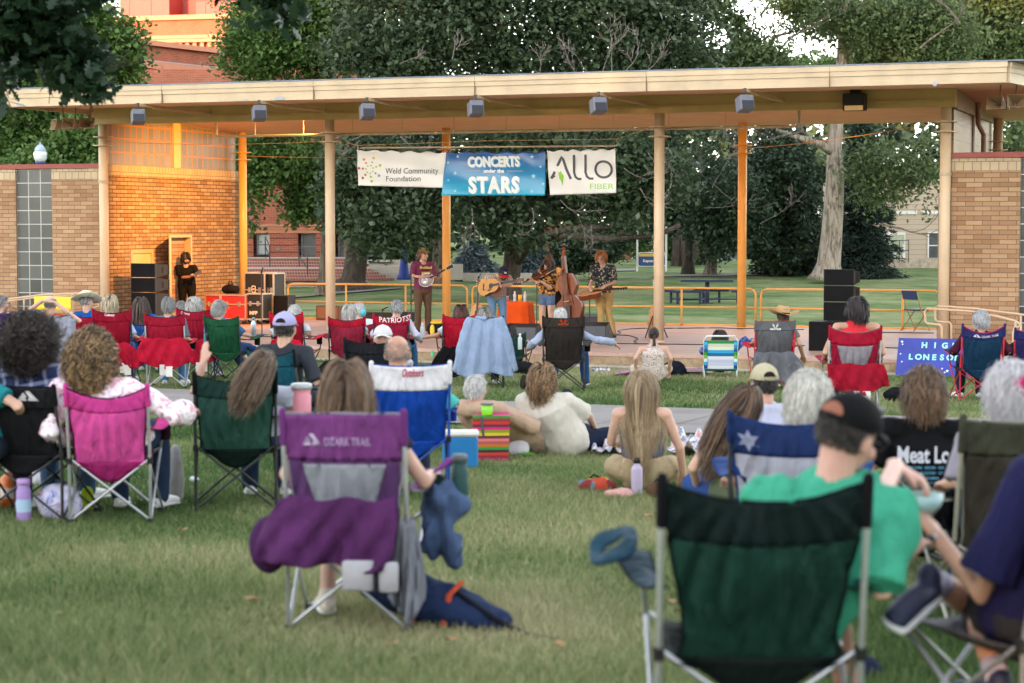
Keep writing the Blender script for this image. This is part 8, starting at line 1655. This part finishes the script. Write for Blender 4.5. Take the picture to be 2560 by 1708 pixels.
b=C_(1906,5.85);b.z=max(b.z,.75);ct,bf=chair('big dark green camp chair with silver legs, largest in the foreground',b,R(0),.60,.955,sh=.43,back='#0c2722',low='#16372f',top='#0a1b1a',seatdark='#071311',trim='#07110f',strap='#100f14',tube=M_steel,arm='#17313f',sag=.065,wband=.30,press=.05,holder=0,taper=(.80,.76,.78,.88,.975,1.01),fold=2.6)
MB().sheet(lambda u_,v:Vector((-.42+.075*math.copysign(abs(math.cos(6.28*u_))**.6,math.cos(6.28*u_))*(.45+.55*v),.30+.12*math.copysign(abs(math.sin(6.28*u_))**.6,math.sin(6.28*u_))*(.4+.6*v),.70+.03*math.sin(6.28*u_)*v+.03*math.cos(6.28*u_))),28,3,.010).build('cup_ring',weave('#1b3a4c'),ct,True)
hcap=(2118,972);g_l=dict(hair='crop',hc='dark',hst=dict(low=-.62,n=3200,L=.012,stand=.2,w=.004),skin='pink',shirt=cloth('#3f9b7f','green_tee',1.0,.08),pants='#171c2c',leg=.55,sleeve=.5,loose=.022,build=1.12,hat='cap',capc='#101013',gapc='#8c5c4c',glasses=1,hs=1.05,wr=.015,collar=1,shoes='#30343f',cuff=.02)
tt,inf=sitter('man in a bright green T-shirt and black cap leaning right over a bowl',b,R(-18),hcap,g_l,dict(P=(.02,.27,.52),hy=-28,hp=-16,hr=10,sw=.215,sy=-8,curve=(.06,-.03,0),elL=(.30,.40,.86),wrL=place_local(b,R(-18),at_Y(2240,1165,6.5)),hdL=(.9,.1,-.5),curlL=.45,elR=place_local(b,R(-18),at_Y(2204,1470,5.9)),wrR=place_local(b,R(-18),at_Y(2255,1400,6.2)),hdR=(.3,.6,.4),knL=(-.30,.45,.52),knR=(.12,.55,.52),anL=(-.16,.55,.1),anR=(.18,.66,.1)),dy=.30,seed=18,vox=.006)
for s_,x,z,sc2 in(('~',-.05,-.15,.05),):
 mb=MB();mb.prism([(x+.055*math.cos(a)*(1+.25*math.sin(3*a)),z+.035*math.sin(a)*(1+.3*math.sin(2*a+1)))for a in np.linspace(0,6.28,22)[:-1]],0,.002);o=mb.build('shirt_print',cloth('#bfe3d6','print',0),tt)
 bend(o,lambda p:Vector((inf['C2'].x+p.x,inf['C2'].y-.172+.8*p.x*p.x-p.y,inf['N'].z+p.z)))
q=at_Y(2298,1262,6.45);t=thing('bowl','pale blue green bowl of snacks held between the man in green and another','bowl',q);MB().lathe([(0,-.035),(.045,-.03),(.07,.0),(.078,.035),(.073,.035),(.064,.002),(.04,-.02),(0,-.024)],n=28,cap=False).build('body',plastic(rgb('#a9cfd0'),.4),t,True);MB().ell((0,0,.005),(.06,.06,.018)).build('snacks',mat('snack','#b5702c',.8,.3,40,.6,60,.01),t,True)
b=C_(2720,6.1);b.z=max(b.z,.76);rz=R(38);W=lambda x,y,Y:place_local(b,rz,at_Y(x,y,Y))
chair('grey camp chair with steel legs cut by the right edge',b,rz,.58,.95,back='#55555c',top='#77777d',low='#4a4a50',tube=metal((.35,.36,.40),.4),trim='#33333a',arm='#4a4a50',holder=0,armL=False)
tt,inf=sitter('man in a navy T-shirt at the right edge, holding a bowl with crossed leg',b,rz,(2700,960),dict(hair='short',hc='grey',skin='tan',shirt=cloth('#201f47','navy_tee',.9,.1),pants='#2b2b30',leg=.52,sleeve=.42,loose=.022,build=1.15,socks='#b9b4cc',shoes='#1a2140',cuff=.03),dict(P=(0,.17,.50),sw=.22,shL=W(2580,1195,6.05),elL=W(2452,1485,6.1),wrL=W(2345,1345,6.35),hdL=W(2300,1285,6.4)-W(2345,1345,6.35),huL=(0,.0,1),curlL=.35,elR=(.27,.15,.72),wrR=(.15,.40,.62),knL=W(2450,1520,6.5),anL=W(2322,1446,6.3),toeL=W(2246,1538,6.1),knR=(.0,.42,.48),anR=W(2500,1710,6.2)),dy=.1,seed=19,vox=.0055)
q=at_Y(2338,1352,6.35);t=thing('wristwatch','steel wristwatch on the arm of the man in navy','watch',q);dw=(at_Y(2300,1285,6.4)-q).normalized();MB().sweep([-dw*.012,dw*.012],[(.040,.034)]*2,18,caps='flat').build('strap',metal((.6,.6,.62),.3),t,True);MB().ell((-.02,-.028,.008),(.016,.012,.016)).build('face',M_dark,t,True)
q=on_ground(60,1302);t=bottle('water_bottle','lilac and pale blue striped bottle on the grass at the lower left',q,.047,.27,plastic(rgb('#a686c8'),.45),plastic(rgb('#b894d0'),.45),.8,band=(.22,.52,plastic(rgb('#a9c6e0'),.45)))
FB=pattern_mat('floral_bag',[rgb('#5a6aa8'),rgb('#b9b9e2'),rgb('#d2d0ec'),rgb('#dcdaf0'),rgb('#8a3a8a')],15)
blob('tote_bag','white bag with blue and violet flowers on the grass by the pink chair','bag',148,1296,(.15,.11,.12),FB,4,loop=1);blob('snack_bag','yellow green packet behind the left leg of the pink chair','packet',218,1278,(.05,.05,.09),'#9cb414',5);blob('canvas_bag','pale grey tall canvas bag right of the pink chair','bag',440,1255,(.055,.10,.21),'#a29fa0',6,wr=.006)
q=C_(22,13.3);bottle('juice_jug','orange juice jug with pale label at the left edge',q,.075,.28,plastic((.75,.16,.02),.4),M_white,.5,band=(.25,.5,plastic((.7,.6,.55),.5)))
blob('paper_bag','crumpled white plastic bag left of the pink chair','bag',90,1215,(.10,.08,.08),'#c5c4cf',7);blob('shoe_pile','dark bag on the grass at the foot of the big green chair','bag',2115,1700,(.16,.10,.05),'#151c36',8);blob('napkin','small crumpled white napkin on the grass right of the pink chair','napkin',486,1205,(.05,.04,.02),'#c5ccd8',9)
blob('black_bag','black soft bag between the denim shirt and the brown chair','bag',1308,936,(.24,.15,.11),'#17181d',10,loop=1);blob('small_backpack','small dark backpack on the grass left of the brown chair legs','bag',1310,975,(.07,.06,.11),'#2a2826',11)
blob('towel','blue and white folded towel on the grass right of the brown chair','towel',1503,929,(.17,.1,.03),BW,12)
blob('black_backpack','black backpack slumped beside the ponytail girl','backpack',1683,941,(.20,.12,.13),'#121722',13,loop=1);blob('black_bag','black bag with bright items on the grass right of the red flap','bag',2248,1005,(.22,.14,.10),'#14131a',14,loop=1)
LF=mat('dry_leaf',(.30,.19,.09),.8,.3,20)
for i in range(16):
 x,y=random.uniform(60,2400),random.uniform(1300,1690);q=on_ground(x,y);o=MB().add([(-.035,0,.012),(-.01,-.022,.03),(.03,-.012,.02),(.045,.005,.035),(.02,.02,.022),(-.012,.018,.028)],[(0,1,4,5),(1,2,3,4)]).build('fallen_leaf',LF);o.location=q+Vector((0,0,.03));o.rotation_euler=(0,0,random.uniform(0,6));tag(o,'small curled dry leaf lying in the foreground grass','leaf','dry leaves on the foreground grass')
cam=bpy.data.cameras.new('camera');co=bpy.data.objects.new('camera',cam);COL.objects.link(co)
co.location=(0,0,CAMZ);co.rotation_euler=(R(90)-PITCH,0,0);cam.lens=F*36/2560;cam.sensor_width=36;cam.clip_start=.1;cam.clip_end=3000
cam.dof.use_dof=True;cam.dof.focus_distance=41;cam.dof.aperture_fstop=3.3
sc.camera=co
SUN_EL=R(3.0);az=math.atan2(.42,.9)
d=Vector((math.sin(az)*math.cos(SUN_EL),math.cos(az)*math.cos(SUN_EL),-math.sin(SUN_EL)))
sl=bpy.data.lights.new('sun','SUN');sl.energy=1.0;sl.angle=R(.5);sl.color=(1,.52,.22)
so=bpy.data.objects.new('sun',sl);COL.objects.link(so);so.rotation_euler=d.to_track_quat('-Z','Y').to_euler()
w=bpy.data.worlds.new('World');sc.world=w;w.use_nodes=True;nt=w.node_tree;bg=nt.nodes['Background']
sky=nt.nodes.new('ShaderNodeTexSky');sky.sky_type='NISHITA';sky.sun_disc=False;sky.sun_elevation=SUN_EL
sv=-d;sky.sun_rotation=math.atan2(sv.x,sv.y);sky.dust_density=2.0;sky.air_density=1.0;sky.ozone_density=1.0;sky.altitude=1400
hs=nt.nodes.new('ShaderNodeHueSaturation');hs.inputs['Saturation'].default_value=.30;nt.links.new(sky.outputs[0],hs.inputs['Color']);nt.links.new(hs.outputs[0],bg.inputs[0]);bg.inputs[1].default_value=.15
for i,(u,v,tu,tv,tz,e,blend,ang)in enumerate(((uL+5.2,.30,uL,3.2,1.9,420,1.0,80),(-3.6,.30,-3.2,5.5,1.5,50,.9,110),(2.2,.30,2.6,5.5,1.5,45,.9,110))):
 p=S(u,v,4.70);t=thing('stage_lamp',('warm stage lamp under the ceiling, '+('nearest the left brick wall','above the mandolin player','above the right half of the stage')[i]),'light',p,-TH)
 q=S(tu,tv,tz);dr=(q-p).normalized();Mr=dr.to_track_quat('-Z','Y').to_matrix();Mi=Matrix.Rotation(TH,3,'Z')@Mr
 mb=MB();mb.lathe([(.07,.16),(.09,.1),(.10,-.02),(.085,-.02),(.07,.08),(0,.09)],(0,0,0),14,Mi,cap=False);mb.tube([(0,0,.05),(0,0,soff(v)-4.70)],.012,6);mb.build('housing',M_black,t)
 L_=bpy.data.lights.new('lamp','SPOT');L_.energy=e;L_.color=(1,.46,.12);L_.spot_size=R(ang);L_.spot_blend=blend;L_.shadow_soft_size=.08
 lo_=bpy.data.objects.new('lamp',L_);COL.objects.link(lo_);lo_.location=p+dr*.05;lo_.rotation_euler=dr.to_track_quat('-Z','Y').to_euler()
g=np.random.default_rng(5)
v,f,a=crown([((x,-60-5*math.sin(x),10),(12,6,10.5),1)for x in range(-150,70,8)],60000,1.7,301,.0,.2,1.6)
o=obj_np('sun_block_trees',v,f,LM['deep'],None,a);o['kind']='stuff';tag(o,'unseen tree mass added behind the audience to block the low sun','trees')  # added out of view to keep the low sun off stage and lawn
sc.render.engine='CYCLES';sc.cycles.use_denoising=True;sc.cycles.max_bounces=6;sc.cycles.diffuse_bounces=3;sc.cycles.glossy_bounces=2;sc.cycles.transmission_bounces=3;sc.cycles.transparent_max_bounces=4
sc.cycles.caustics_reflective=False;sc.cycles.caustics_refractive=False
sc.view_settings.view_transform='Standard';sc.view_settings.look='None';sc.view_settings.gamma=1;sc.view_settings.exposure=EXPO
